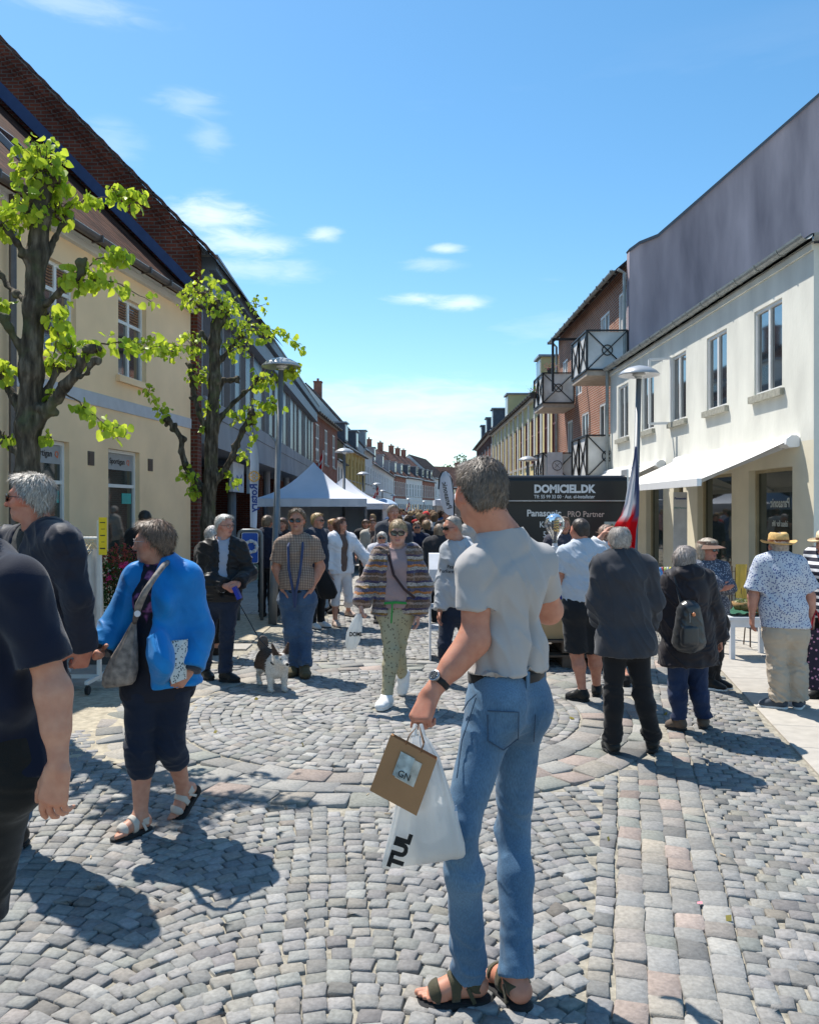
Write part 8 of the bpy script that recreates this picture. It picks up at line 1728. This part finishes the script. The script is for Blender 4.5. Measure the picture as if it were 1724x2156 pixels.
# ---- shrub in planter
d = 9.2; c = W(256, 1, d); t = thing('shrub', 'red tipped evergreen shrub in a dark planter behind the clothes rack', 'shrub', (c[0], d, 0)); pl_ = MB(); pl_.box((c[0], d, .25), (.62, .5, .5)); pl_.build('planter', mat('planter_grey', (.07, .07, .07), .8), t)
r = np.random.RandomState(3); n = 2600; o = r.randn(n, 3); o /= np.linalg.norm(o, axis=1)[:, None]; o *= r.rand(n, 1)**.35; C = A(c[0], d, .92)+o*A(.32, .30, .42); z = (C[:, 2]-.5)/.85
cg = np.where((r.rand(n) < np.clip(z*1.2-.35, .05, .8))[:, None], np.array((.30, .06, .045)), np.array((.045, .10, .02)))*(.6+.8*r.rand(n, 1)); leaf_cloud('foliage', C, .05, cg, r, t, shape=[(-.5, 0), (-.1, -.2), (.5, 0), (-.1, .2)])
mb = MB(); [mb.tube([A(c[0], d, .5)+r.randn(3)*.05*A(1, 1, 0), A(c[0], d, .9)+r.randn(3)*A(.18, .15, .2)], .008, 5) for _ in range(9)]; mb.build('stems', mat('twig', (.1, .07, .04), .8), t)
C = np.concatenate([W(x, y, d-.3)+r.randn(26, 3)*.022 for x, y in ((243, 1276), (240, 1308), (228, 1216), (258, 1190))]); leaf_cloud('flowers', C, .035, np.tile(A(.65, .06, .22), (len(C), 1))*(.7+.6*r.rand(len(C), 1)), r, t)
# ---- benches, baskets, crate stand by the shop
def basket(x, y, z, r_, label, fruit):
    t = thing('basket', label, 'basket', (x, y, z)); MB().lathe((x, y, z), [(.001, 0), (r_*.75, 0), (r_, r_*.7), (r_*.94, r_*.7), (r_*.72, .02)], 18).build('bowl', mat('wicker', (.36, .22, .09), .8, .4, 60, .003, 120), t, smooth=True)
    q = np.random.RandomState(int(x*91+z*7) % 999); C = A(x, y, z+r_*.62)+q.randn(90, 3)*A(r_*.42, r_*.42, .02); leaf_cloud('contents', C, .045, np.array(fruit)[q.randint(0, len(fruit), 90)], q, t)
d = 9.6
for (pa, pb, dd, lb) in ((1518, 1626, 9.5, 'low white bench table with green cloth and baskets in front of the shop'), (1340, 1420, 10.6, 'white table with small bright goods before the dark shop window')):
    xa, xb = W(pa, 1, dd)[0], W(pb, 1, dd)[0]; hh = .47 if pa > 1400 else .8; t = thing('bench_table', lb, 'table', ((xa+xb)/2, dd, 0)); MB().box(((xa+xb)/2, dd, hh), (xb-xa, .5, .035)).build('tabletop', SW, t); MB().box(((xa+xb)/2, dd-.21, hh-.06), (xb-xa-.06, .02, .08)).build('apron', SW, t)
    for x in (xa+.05, xb-.05):
        for y in (-.2, .2): MB().box((x, dd+y, (hh-.02)/2), (.05, .05, hh-.022)).build('leg', SW, t)
    if pa > 1400:
        t2 = thing('tablecloth', 'dark green folded cloth on the low white bench', 'cloth', ((xa+xb)/2, dd, hh+.02)); cloth_grid('cloth', ((xa+.05, dd-.2, hh+.05), (xa+.05, dd+.2, hh+.06), (xa+.42, dd+.2, hh+.06), (xa+.42, dd-.2, hh+.05)), cloth('green_cloth', (.02, .11, .06)), t2, .03, 3)
        basket((xa+xb)/2-.02, dd+.05, hh+.07, .13, 'wicker basket of greens standing on the green cloth', [(.3, .32, .12), (.12, .2, .06), (.55, .5, .35)]); basket(xb-.16, dd, hh+.03, .13, 'wicker basket of orange produce at the end of the white bench', [(.6, .25, .08), (.7, .5, .4), (.4, .1, .05)])
    else:
        q = np.random.RandomState(8)
        for i in range(12):
            x = xa+.05+(xb-xa-.1)*i/11; y = dd+q.uniform(-.15, .15); cl = [(.6, .62, .62), (.75, .65, .08), (.08, .22, .5), (.55, .1, .08), (.5, .6, .15)][i % 5]; o = MB().lathe((x, y, hh+.018), [(.001, 0), (.03, 0), (.033, .09), (.018, .12), (.012, .15), (.001, .15)], 10).build('bottle', mat('bottle_%d' % (i % 5), cl, .3), loc=(x, y, hh+.018), smooth=True); tag(o, ['pale', 'yellow', 'blue', 'red', 'lime'][i % 5]+' little bottle on the white table before the shop window', 'bottle', 'small bottles on the white table')
t = thing('wire_rack', 'brown wire rack with a yellow towel in front of the shop pillar', 'rack', (W(1553, 1, 10.2)[0], 10.2, 0)); x0 = W(1553, 1, 10.2)[0]; mb = MB()
for i in range(7): mb.bar((x0-.11+i*.037, 10.1, .35), (x0-.11+i*.037, 10.1, 1.0), .006); mb.bar((x0-.11, 10.1, .35+i*.1), (x0+.11, 10.1, .35+i*.1), .006)
for sx in (-1, 1): mb.bar((x0+sx*.115, 10.1, 0), (x0+sx*.115, 10.1, 1.02), .014); mb.bar((x0+sx*.115, 10.3, 0), (x0+sx*.115, 10.1, 1.0), .012)
mb.build('wire_frame', mat('rack_brown', (.08, .05, .035), .5), t); cloth_grid('towel', ((x0-.07, 10.09, .62), (x0-.07, 10.09, 1.04), (x0+.06, 10.09, 1.04), (x0+.06, 10.09, .60)), cloth('towel_yellow', (.62, .42, .09)), t, .03, 5, thick=.01)
# roll-up banner in the doorway
bx = W(1430, 1, 15.3); t = thing('roll_up_banner', 'white roll up banner with blue lettering standing in the shop doorway', 'banner', (bx[0], 15.2, 0)); MB().box((bx[0]+.0, 15.25, 1.05), (.26, .012, 2.0)).build('panel', mat('banner_white', (.72, .74, .78), .5), t); MB().box((bx[0], 15.25, .03), (.3, .14, .06)).build('base', M_POLE, t)
text_obj('lettering', 'Panasonic', .058, _m['rotary_blue'], t, (bx[0], 15.24, 1.93), (1, 0, 0), (0, 0, 1), bold=.001); text_obj('lettering', 'PRO Partner', .045, mat('teal_ink', (.1, .35, .35), .5), t, (bx[0], 15.24, 1.75), (1, 0, 0), (0, 0, 1))
# white bin-like stand beside the hooded man
d = 9.4; c = W(921, 1, d); t = thing('display_stand', 'white metal stand with sloping lid box behind the man in the hoodie', 'stand', (c[0], d, 0)); zb = W(1, 1222, d)[2]; zt = W(1, 1166, d)[2]
mb = MB(); X0, X1 = W(903, 1, d)[0], W(938, 1, d)[0]; mb.add([(X0, d-.2, zb), (X1, d-.2, zb), (X1, d-.2, zb+.14), (X0, d-.2, zb+.14), (X0, d+.2, zb), (X1, d+.2, zb), (X1, d+.2, zt), (X0, d+.2, zt), (X0, d-.02, zt), (X1, d-.02, zt)], [(0, 1, 2, 3), (4, 7, 6, 5), (3, 2, 9, 8), (8, 9, 6, 7), (0, 3, 8, 7, 4), (1, 5, 6, 9, 2), (0, 4, 5, 1)]); mb.build('lid_box', SW, t)
for z in (.35, .6): MB().box((c[0], d, z), (X1-X0, .38, .02)).build('shelf', SW, t)
for sx in (X0+.01, X1-.01): MB().box((sx, d, zb/2), (.02, .39, zb-.002)).build('side_panel', SW, t)
basket(c[0]+.05, d-.22, zb-.32+.0, .07, 'small brown basket hooked on the white stand', [(.2, .1, .06), (.3, .15, .1)])
# sign on lower far balcony
MB().box((5.2, 29.0, 3.35), (.55, .03, .85)).build('sign_board', SW, bh); mb = MB(); mb.tube([(5.28+.17*math.cos(a), 28.98, 3.3+.17*math.sin(a)) for a in [k*math.pi/12 for k in range(25)]], .012, 5); mb.bar((5.2, 28.98, 3.22), (5.36, 28.98, 3.38), .012); mb.bar((5.2, 28.98, 3.38), (5.36, 28.98, 3.22), .012); mb.build('sign_emblem', mat('sign_black', (.02, .02, .022), .5), bh)
c = G(1472.6, 1904.5); o = MB().add([(c[0]-.012, c[1]-.006, .004), (c[0]+.010, c[1]-.008, .006), (c[0]+.013, c[1]+.007, .010), (c[0]-.008, c[1]+.010, .005)], [(0, 1, 2, 3)]).build('paper_scrap', mat('scrap_pink', (.75, .25, .3), .7)); tag(o, 'tiny pink and white paper scrap on a pale sett of the paved band', 'litter')
q = np.random.RandomState(12)
for i in range(16):
    x, y = q.uniform(-2.2, 2.4), q.uniform(2.6, 7.5); a = q.uniform(0, 3.1); v = A(math.cos(a), math.sin(a), 0)*.016
    if i % 2: o = MB().tube([A(x, y, .007)-v, A(x, y, .007)+v*.2, A(x, y, .007)+v], .0035, 6).build('cigarette_end', mat('filter_tan', (.55, .42, .28), .9))
    else: o = leaf_cloud('fallen_leaf', np.array([[x, y, .010]]), .04, A(.35, .30, .08)[None], np.random.RandomState(i), None, loc=(x, y, 0))
    tag(o, 'cigarette end lying on the cobbles' if i % 2 else 'small fallen leaf lying on the cobbles', 'litter', 'litter scattered on the cobbles')
# ---------------------------------------------------------------- things people carry, and the dog
def bag_mesh(name, rows, m, par, n=48, seed=1, wr=.012, sq=.6, open_top=True):
    """rows: (centre, half width vector, half depth vector); closed at the bottom"""
    r = np.random.RandomState(seed); V = []; K = len(rows)
    for i, (c, a, b) in enumerate(rows):
        t = i/(K-1)
        for k in range(n):
            th = 2*math.pi*k/n; x = math.copysign(abs(math.cos(th))**sq, math.cos(th)); y = math.copysign(abs(math.sin(th))**sq, math.sin(th)); w = wr*(1-t*.6)*(math.sin(th*7+seed)+.6*math.sin(th*13+seed*2+t*3))*min(1, .3+t*2)
            V.append(np.asarray(c)+np.asarray(a)*x+np.asarray(b)*y+unit(np.asarray(b))*w)
    f = [(i*n+k, i*n+(k+1) % n, (i+1)*n+(k+1) % n, (i+1)*n+k) for i in range(K-1) for k in range(n)]+[tuple((K-1)*n+k for k in range(n))]
    return np_obj(name, np.array(V), f, m, par)
def _plastic(nt, b):
    N = nt.nodes; Lk = nt.links.new; b.inputs['Base Color'].default_value = (.74, .76, .76, 1); tr = N.new('ShaderNodeBsdfTranslucent'); tr.inputs[0].default_value = (.75, .77, .77, 1); ms = N.new('ShaderNodeMixShader'); ms.inputs[0].default_value = .45
    tp = N.new('ShaderNodeBsdfTransparent'); m2 = N.new('ShaderNodeMixShader'); m2.inputs[0].default_value = .10; o = [x for x in N if x.type == 'OUTPUT_MATERIAL'][0]; Lk(b.outputs[0], ms.inputs[1]); Lk(tr.outputs[0], ms.inputs[2]); Lk(ms.outputs[0], m2.inputs[1]); Lk(tp.outputs[0], m2.inputs[2]); Lk(m2.outputs[0], o.inputs[0])
    n = N.new('ShaderNodeTexNoise'); n.inputs['Scale'].default_value = 9; n.inputs['Detail'].default_value = 6; bp = N.new('ShaderNodeBump'); bp.inputs['Distance'].default_value = .02; bp.inputs['Strength'].default_value = .5; tc = N.new('ShaderNodeTexCoord'); Lk(tc.outputs['Object'], n.inputs['Vector']); Lk(n.outputs['Fac'], bp.inputs['Height']); Lk(bp.outputs[0], b.inputs['Normal'])
M_PLAST = nodes_mat('white_plastic_film', _plastic, .35, .5)
d = 2.60; hc_ = J1['wL']+J1['dL']*.105*J1['s']; INK = cloth('print_black', (.02, .02, .02))
pc = W(884, 1530, d); t = thing('carrier_bag', 'white plastic carrier bag with black lettering in the grey shirted man\'s hand', 'bag', pc-A(0, 0, .45))
P = lambda x, y, dd=0: W(x, y, d+dd)
rows = []
for (y, xl, xr, dp, ds) in ((1548, 866, 893, .012, .07), (1562, 862, 904, .02, .06), (1600, 852, 925, .035, .04), (1650, 840, 940, .05, .025), (1700, 830, 955, .058, .03), (1750, 818, 968, .06, .03), (1790, 808, 978, .05, .03), (1812, 803, 980, .03, .03), (1820, 806, 976, .008, .03)):
    sk = (xr-xl)*.0; l_, r_ = P(xl, y+10*(xr-xl)/170, ds), P(xr, y-14*(xr-xl)/170, ds); rows.append(((l_+r_)/2, (r_-l_)/2, A(.0, dp, 0)))
bg_ = bag_mesh('film', rows, M_PLAST, t, seed=2, wr=.006, sq=.75)
for (xa, xb) in ((870, 880), (889, 884)): MB().tube([P(xa, 1550, .07), lerp(P(xa, 1530, .08), hc_, .35), hc_-UP*.012+A((xa-880)*.0006, .01, 0)], [.012, .008, .006], 6).build('handle', M_PLAST, t)
xd = P(857, 1760)-P(838, 1818); xd = unit(xd); text_obj('lettering', 'TUL', .062, INK, t, P(843, 1792, -.055), xd, np.cross(A(0, -1, 0), xd)*1, ext=.001, bold=.004)
t = thing('gift_box', 'flat pale box showing through the plastic carrier bag', 'box', P(915, 1790, .03)); MB().box(P(915, 1745, .03), (.155, .05, .12), R3=Matrix.Rotation(R(-5), 3, 'Y')).build('box', SW, t)
# kraft paper bag
a, b_, c_ = P(778, 1665, -.09), P(822, 1548, -.06), P(920, 1600, -.08); xv = unit(c_-b_); yv = unit(b_-a); zv = unit(np.cross(xv, yv)); wv, hv = np.linalg.norm(c_-b_), np.linalg.norm(b_-a); dp = .085; KR = mat('kraft_paper', (.36, .19, .085), .75, .12, 6, .0015, 60)
t = thing('paper_bag', 'brown kraft paper bag with clear window and label, tilted in front of the plastic bag', 'bag', a); C0 = a; Q = lambda x, y, z: C0+xv*x*wv+yv*y*hv-zv*z*dp
bow = lambda x, y: .10*math.sin(math.pi*x)*math.sin(math.pi*y)
def sheet(name, fn, m, n=8): g = [fn(i/n, k/n) for i in range(n+1) for k in range(n+1)]; return np_obj(name, np.array(g), [(i*(n+1)+k, (i+1)*(n+1)+k, (i+1)*(n+1)+k+1, i*(n+1)+k+1) for i in range(n) for k in range(n)], m, t)
sheet('front_panel', lambda x, y: Q(x, y, -bow(x, y)*.3), KR); sheet('back_panel', lambda x, y: Q(x, y, 1), KR); sheet('side_panel', lambda x, y: Q(1+.05*(y < .99)*0+.06*math.sin(math.pi*x)*0, y, x), KR); sheet('side_panel', lambda x, y: Q(-.0-.12*math.sin(math.pi*x)*-.5, y, x), KR); sheet('bottom_panel', lambda x, y: Q(x, 0, y), KR)
o = sheet('window_film', lambda x, y: Q(.36+.40*x, .40+.42*y, -.05), mat('clear_film', (.45, .42, .36), .15, .5, 22)); sheet('label', lambda x, y: Q(.30+.30*x, .42+.42*y, -.07), mat('label_marbled', (.42, .47, .45), .5, .6, 30))
text_obj('lettering', 'GN', .028, cloth('print_black', (.02, .02, .02)), t, Q(.52, .50, -.10), xv, yv, ext=.0006)
for z in (-.02, 1.0): s_ = [Q(.34, .98, z), Q(.34, 1.12, z), lerp(Q(.5, 1.3, .5), hc_, .8), Q(.66, 1.12, z), Q(.66, .98, z)]; MB().tube(s_, .0022, 6).build('cord_handle', cloth('cord_brown', (.14, .07, .03)), t)
# folder of the woman in blue
d = 4.22; a = W(353, 1432, d); t = thing('folder', 'white speckled folder tucked under the blue jacket woman\'s arm', 'folder', a); pts = [W(355, 1350, d), W(387, 1348, d+.04), W(384, 1432, d+.02), W(362, 1441, d-.03), W(353, 1412, d-.04)]; nn_ = A(.1, -.02, 0)
MB().add(pts+[p+A(.012, .035, 0) for p in pts], [tuple(range(5)), tuple(range(9, 4, -1))]+[(i, (i+1) % 5, 5+(i+1) % 5, 5+i) for i in range(5)]).build('cover', nodes_mat('speckled_card', _dots((.60, .64, .62), (.05, .09, .11), 75, .30), .7), t)
# her shoulder bag
d = 4.2; t = thing('shoulder_bag', 'grey brown patterned shoulder bag on a long strap, hanging at the blue jacket woman\'s front', 'bag', W(252, 1440, d)); BG = mat('bag_patterned', (.24, .21, .185), .8, .55, 26, c2=(.10, .09, .085))
rows = [(W(282, 1310, d), A(.012, 0, 0), A(0, .012, 0)), (W(272, 1345, d), A(.04, 0, .01), A(0, .03, 0)), (W(262, 1380, d), A(.07, 0, .012), A(0, .045, 0)), (W(254, 1415, d), A(.09, 0, .012), A(0, .05, 0)), (W(250, 1438, d), A(.085, 0, .01), A(0, .045, 0)), (W(250, 1445, d), A(.07, 0, .01), A(0, .02, 0))]
bag_mesh('bag_body', rows, BG, t, seed=4, wr=.004, sq=.8); MB().tube([W(283, 1312, d), W(292, 1275, d-.12), W(306, 1245, d-.14), W(326, 1215, d-.10), W(345, 1190, d+.02), W(353, 1184, d+.12)], [.012, .02, .016, .014, .014, .014], 8).build('strap', BG, t, smooth=True)
MB().lathe(W(290, 1292, d-.13), [(.001, .0), (.016, .002), (.016, .008), (.001, .009)], 12, axis=Matrix.Rotation(R(90), 3, 'X')).build('pendant', SW, t)
# backpack
jw = JW; s = jw['s']; bk = -jw['cf']; t = thing('backpack', 'small black backpack on the back of the woman in the black coat', 'backpack', jw['pel']+bk*.2+UP*.1); c = lerp(jw['nk'], jw['pel'], .62)+bk*.205*s; lt = jw['lat']
BPm = cloth('backpack_nylon', (.016, .018, .022), .32, .3, .003, 40, spec=.6)
garment('bag_body', [cone(c-UP*.13-lt*.06, c+UP*.10-lt*.035, .068, .05, k=.07), cone(c-UP*.13+lt*.06, c+UP*.10+lt*.035, .068, .05, k=.07), cone(c-UP*.14, c+UP*.12, .07, .05, k=.07)], BPm, t, .0075, .004, (14, 14, 14), 5)
garment('front_pocket', [cone(c-UP*.13-lt*.045+bk*.05, c-UP*.03-lt*.04+bk*.05, .034, .03, k=.05), cone(c-UP*.13+lt*.045+bk*.05, c-UP*.03+lt*.04+bk*.05, .034, .03, k=.05), cone(c-UP*.13+bk*.055, c-UP*.03+bk*.05, .034, .03, k=.05)], BPm, t, .0075)
for g in (1, -1): MB().tube([c+UP*.12+lt*g*.05, jw['nk']+lt*g*.10+bk*.07-UP*.02, jw['nk']+lt*g*.12-bk*.02+UP*.0, jw['nk']+lt*g*.13-bk*.14-UP*.12], .012, 6).build('strap', BPm, t)
t2 = thing('key_charm', 'small orange and silver charm clipped to the black backpack', 'charm', c+UP*.1+bk*.08); MB().lathe(c+UP*.08+bk*.085-lt*.03, [(.001, .016), (.014, .008), (.014, -.008), (.001, -.016)], 10).build('bead', mat('amber', (.7, .25, .1), .2), t2, smooth=True); MB().tube([c+UP*.09+bk*.08, c+UP*.05+bk*.09, c+UP*.02+bk*.085], .004, 5).build('chain', M_POLE, t2)
# plastic bag of the centre woman
d = 7.0; t = thing('carrier_bag', 'small white plastic bag with black lettering hanging from the cardigan woman\'s hand', 'bag', W(743, 1368, d)); rows = [(W(x, y, d), A(w, 0, w*.1), A(0, dp, 0)) for x, y, w, dp in ((756, 1292, .02, .02), (752, 1305, .045, .03), (746, 1330, .066, .04), (742, 1352, .064, .04), (740, 1366, .04, .02), (739, 1369, .02, .005))]
bag_mesh('film', rows, M_PLAST, t, seed=6, wr=.005, sq=.8); text_obj('lettering', 'DOMI', .05, INK, t, W(748, 1336, d-.055), (1, 0, 0), (0, 0, 1), ext=.001, bold=.002, squeeze=.8)
# blue wallet
o = MB().box(lerp(JK['wR'], JK['wL'], .5)+JK['dR']*.06+A(.01, -.05, -.05), (.035, .1, .13), R3=Matrix.Rotation(R(-25), 3, 'Y')).build('wallet', cloth('wallet_blue', (.02, .04, .34), .5)); tag(o, 'bright blue wallet in the white haired man\'s hands', 'wallet')
# ---- corgi
d = 7.8; P = lambda x, y, z=0: W(x, y, d+z)
def dogcol(V):
    c = np.tile(A(.052, .032, .024), (len(V), 1)); w = A(.66, .62, .57)
    px = V[:, 0]/V[:, 1]*F+CX; py = CY-(V[:, 2]-H)/V[:, 1]*F
    return c, w, px, py
hd = P(591, 1389, -.22); rump = P(561, 1386, .16); chest = P(580, 1410, -.10); f_ = unit((chest-rump)*A(1, 1, 0)); r_ = unit(np.cross(f_, UP)); ff = unit(f_*.9+A(.45, -.25, 0)*.6); fr_ = unit(np.cross(ff, UP))
rump = A(rump[0], rump[1], .25); chest = A(chest[0], chest[1], .245)
pr = [cone(rump, chest, .098, .105, k=.05, M=wide(UP, 1.08)), cone(chest, chest-UP*.04+f_*.05, .095, .075, k=.04), cone(chest+f_*.03+UP*.03, hd-UP*.03-ff*.02, .075, .062, k=.04), cone(rump, rump-UP*.05, .09, .07, k=.04)]
pr += [ell(hd, (fr_, ff, UP), (.068, .072, .060), .02), cone(hd+ff*.05-UP*.012, hd+ff*.125-UP*.035, .038, .021, k=.02), cone(hd+ff*.13-UP*.025, hd+ff*.134-UP*.025, .012, k=.004), cone(hd+ff*.05+UP*.01, hd+ff*.04+UP*.03, .03, k=.02)]
for g in (1, -1): e0 = hd+fr_*g*.045+UP*.035; e1 = hd+fr_*g*.082+UP*.145-ff*.01; pr += [cone(e0, e1, .034, .010, k=.012, M=np.linalg.inv(wide(ff, .42)) if 0 else wide(fr_, 1.0)), cone(e0+ff*.022+fr_*g*.004, lerp(e0, e1, .85)+ff*.012, .018, .004, k=.006, op=-1)]
for (x, g, base, kf) in ((0, 1, chest+f_*.02, 1), (0, -1, chest+f_*.06, 1), (0, 1, rump-f_*.02, -1), (0, -1, rump-f_*.03, -1)):
    s0 = base+r_*g*.062-UP*.05; ft = A(s0[0], s0[1], .022)+f_*(.02 if kf > 0 else .01)
    if kf > 0: kn = lerp(s0, ft, .5)+f_*.006; pr += [cone(s0, kn, .042, .028, k=.03), cone(kn, ft, .026, .024, k=.015), cone(ft, ft+f_*.035-UP*.002, .024, .020, k=.012)]
    else: kn = s0+f_*.035-UP*.03; hk = A(s0[0], s0[1], .085)-f_*.045; pr += [cone(s0, kn, .055, .040, k=.03), cone(kn, hk, .034, .023, k=.02), cone(hk, ft-f_*.02, .021, .022, k=.012), cone(ft-f_*.02, ft+f_*.03, .023, .019, k=.012)]
tl = rump-f_*.09+UP*.05; pr += [cone(tl, tl-f_*.04+UP*.08, .03, .045, k=.03), cone(tl-f_*.04+UP*.08, tl-f_*.02+UP*.12, .052, .045, k=.02)]
V, Fc = sdf_mesh(pr, .0055); V = relax(V, Fc, 1); N = vnormals(V, Fc); V = V+N*(wob(V, (60, 60, 60), 3, 3)*.003)[:, None]
c = np.tile(A(.075, .045, .032), (len(V), 1)); wh = A(.62, .58, .53)
q = V-hd; fa, ra_, ua = q@ff, q@fr_, q@UP; ish = (np.linalg.norm(q, axis=1) < .17) & (V[:, 2] > .27)
m = (V[:, 2] < .17) | (((V-chest)@f_ > .03) & (V[:, 2] < .36)) | (ish & ((np.abs(ra_) < .014+.02*(fa > .06)) | (fa > .075))) | (ish & (ua < -.035)); c[m] = wh
m = np.linalg.norm(V-(hd+ff*.134-UP*.025), axis=1) < .016; c[m] = (.01, .01, .01)
for g in (1, -1): m = np.linalg.norm(V-(hd+ff*.064+fr_*g*.030+UP*.014), axis=1) < .011; c[m] = (.01, .008, .006)
m = (V[:, 2] > .33) & ((V-rump)@f_ < -.06); c[m] = A(.13, .10, .085)
dog = np_obj('dog', V, Fc, mat('dog_fur', (.5, .5, .5), .9, .25, 80, .003, 220, attr='Col'), None, loc=(rump[0], rump[1], 0), vcol=c); tag(dog, 'brown and white corgi with upright ears on a lead', 'dog')
S, Fs = strands(V, Fc, 5200, .022, .0012, lambda p: -f_-UP*.6+p*0, .003, 4, .35); ids = None
# fur takes the colour of the nearest patch: white low down and on the chest, brown above
P0 = S.reshape(-1, 5, 3)[:, 0]; 
def near_col(p):
    out_ = np.zeros((len(p), 3)); 
    for i in range(0, len(p), 400): dd = ((p[i:i+400, None]-V[None, ::7])**2).sum(2); out_[i:i+400] = c[::7][dd.argmin(1)]
    return out_
fc_ = near_col(P0)*(.75+.5*np.random.RandomState(2).rand(len(P0), 1)); np_obj('fur', S, Fs, M_HAIR, dog, vcol=np.repeat(fc_, 5, 0))
nkp = lerp(chest+f_*.03+UP*.03, hd-UP*.03-ff*.02, .55); garment('collar', [cone(nkp-UP*.006, nkp+UP*.012+ff*.004, .080, .078, k=.004, cut=(0, 1))], cloth('collar_black', (.02, .02, .02), .6), dog, .005)
o = MB().tube([nkp+UP*.05-f_*.05, W(545, 1345, 7.9), W(518, 1296, 8.0), W(496, 1258, 8.05), JK['wL']+A(0, -.06, -.03)], .005, 6).build('dog_lead', cloth('lead_black', (.03, .03, .035), .6)); tag(o, 'thin dark lead running from the corgi up to its walker', 'dog lead')
late_bags()
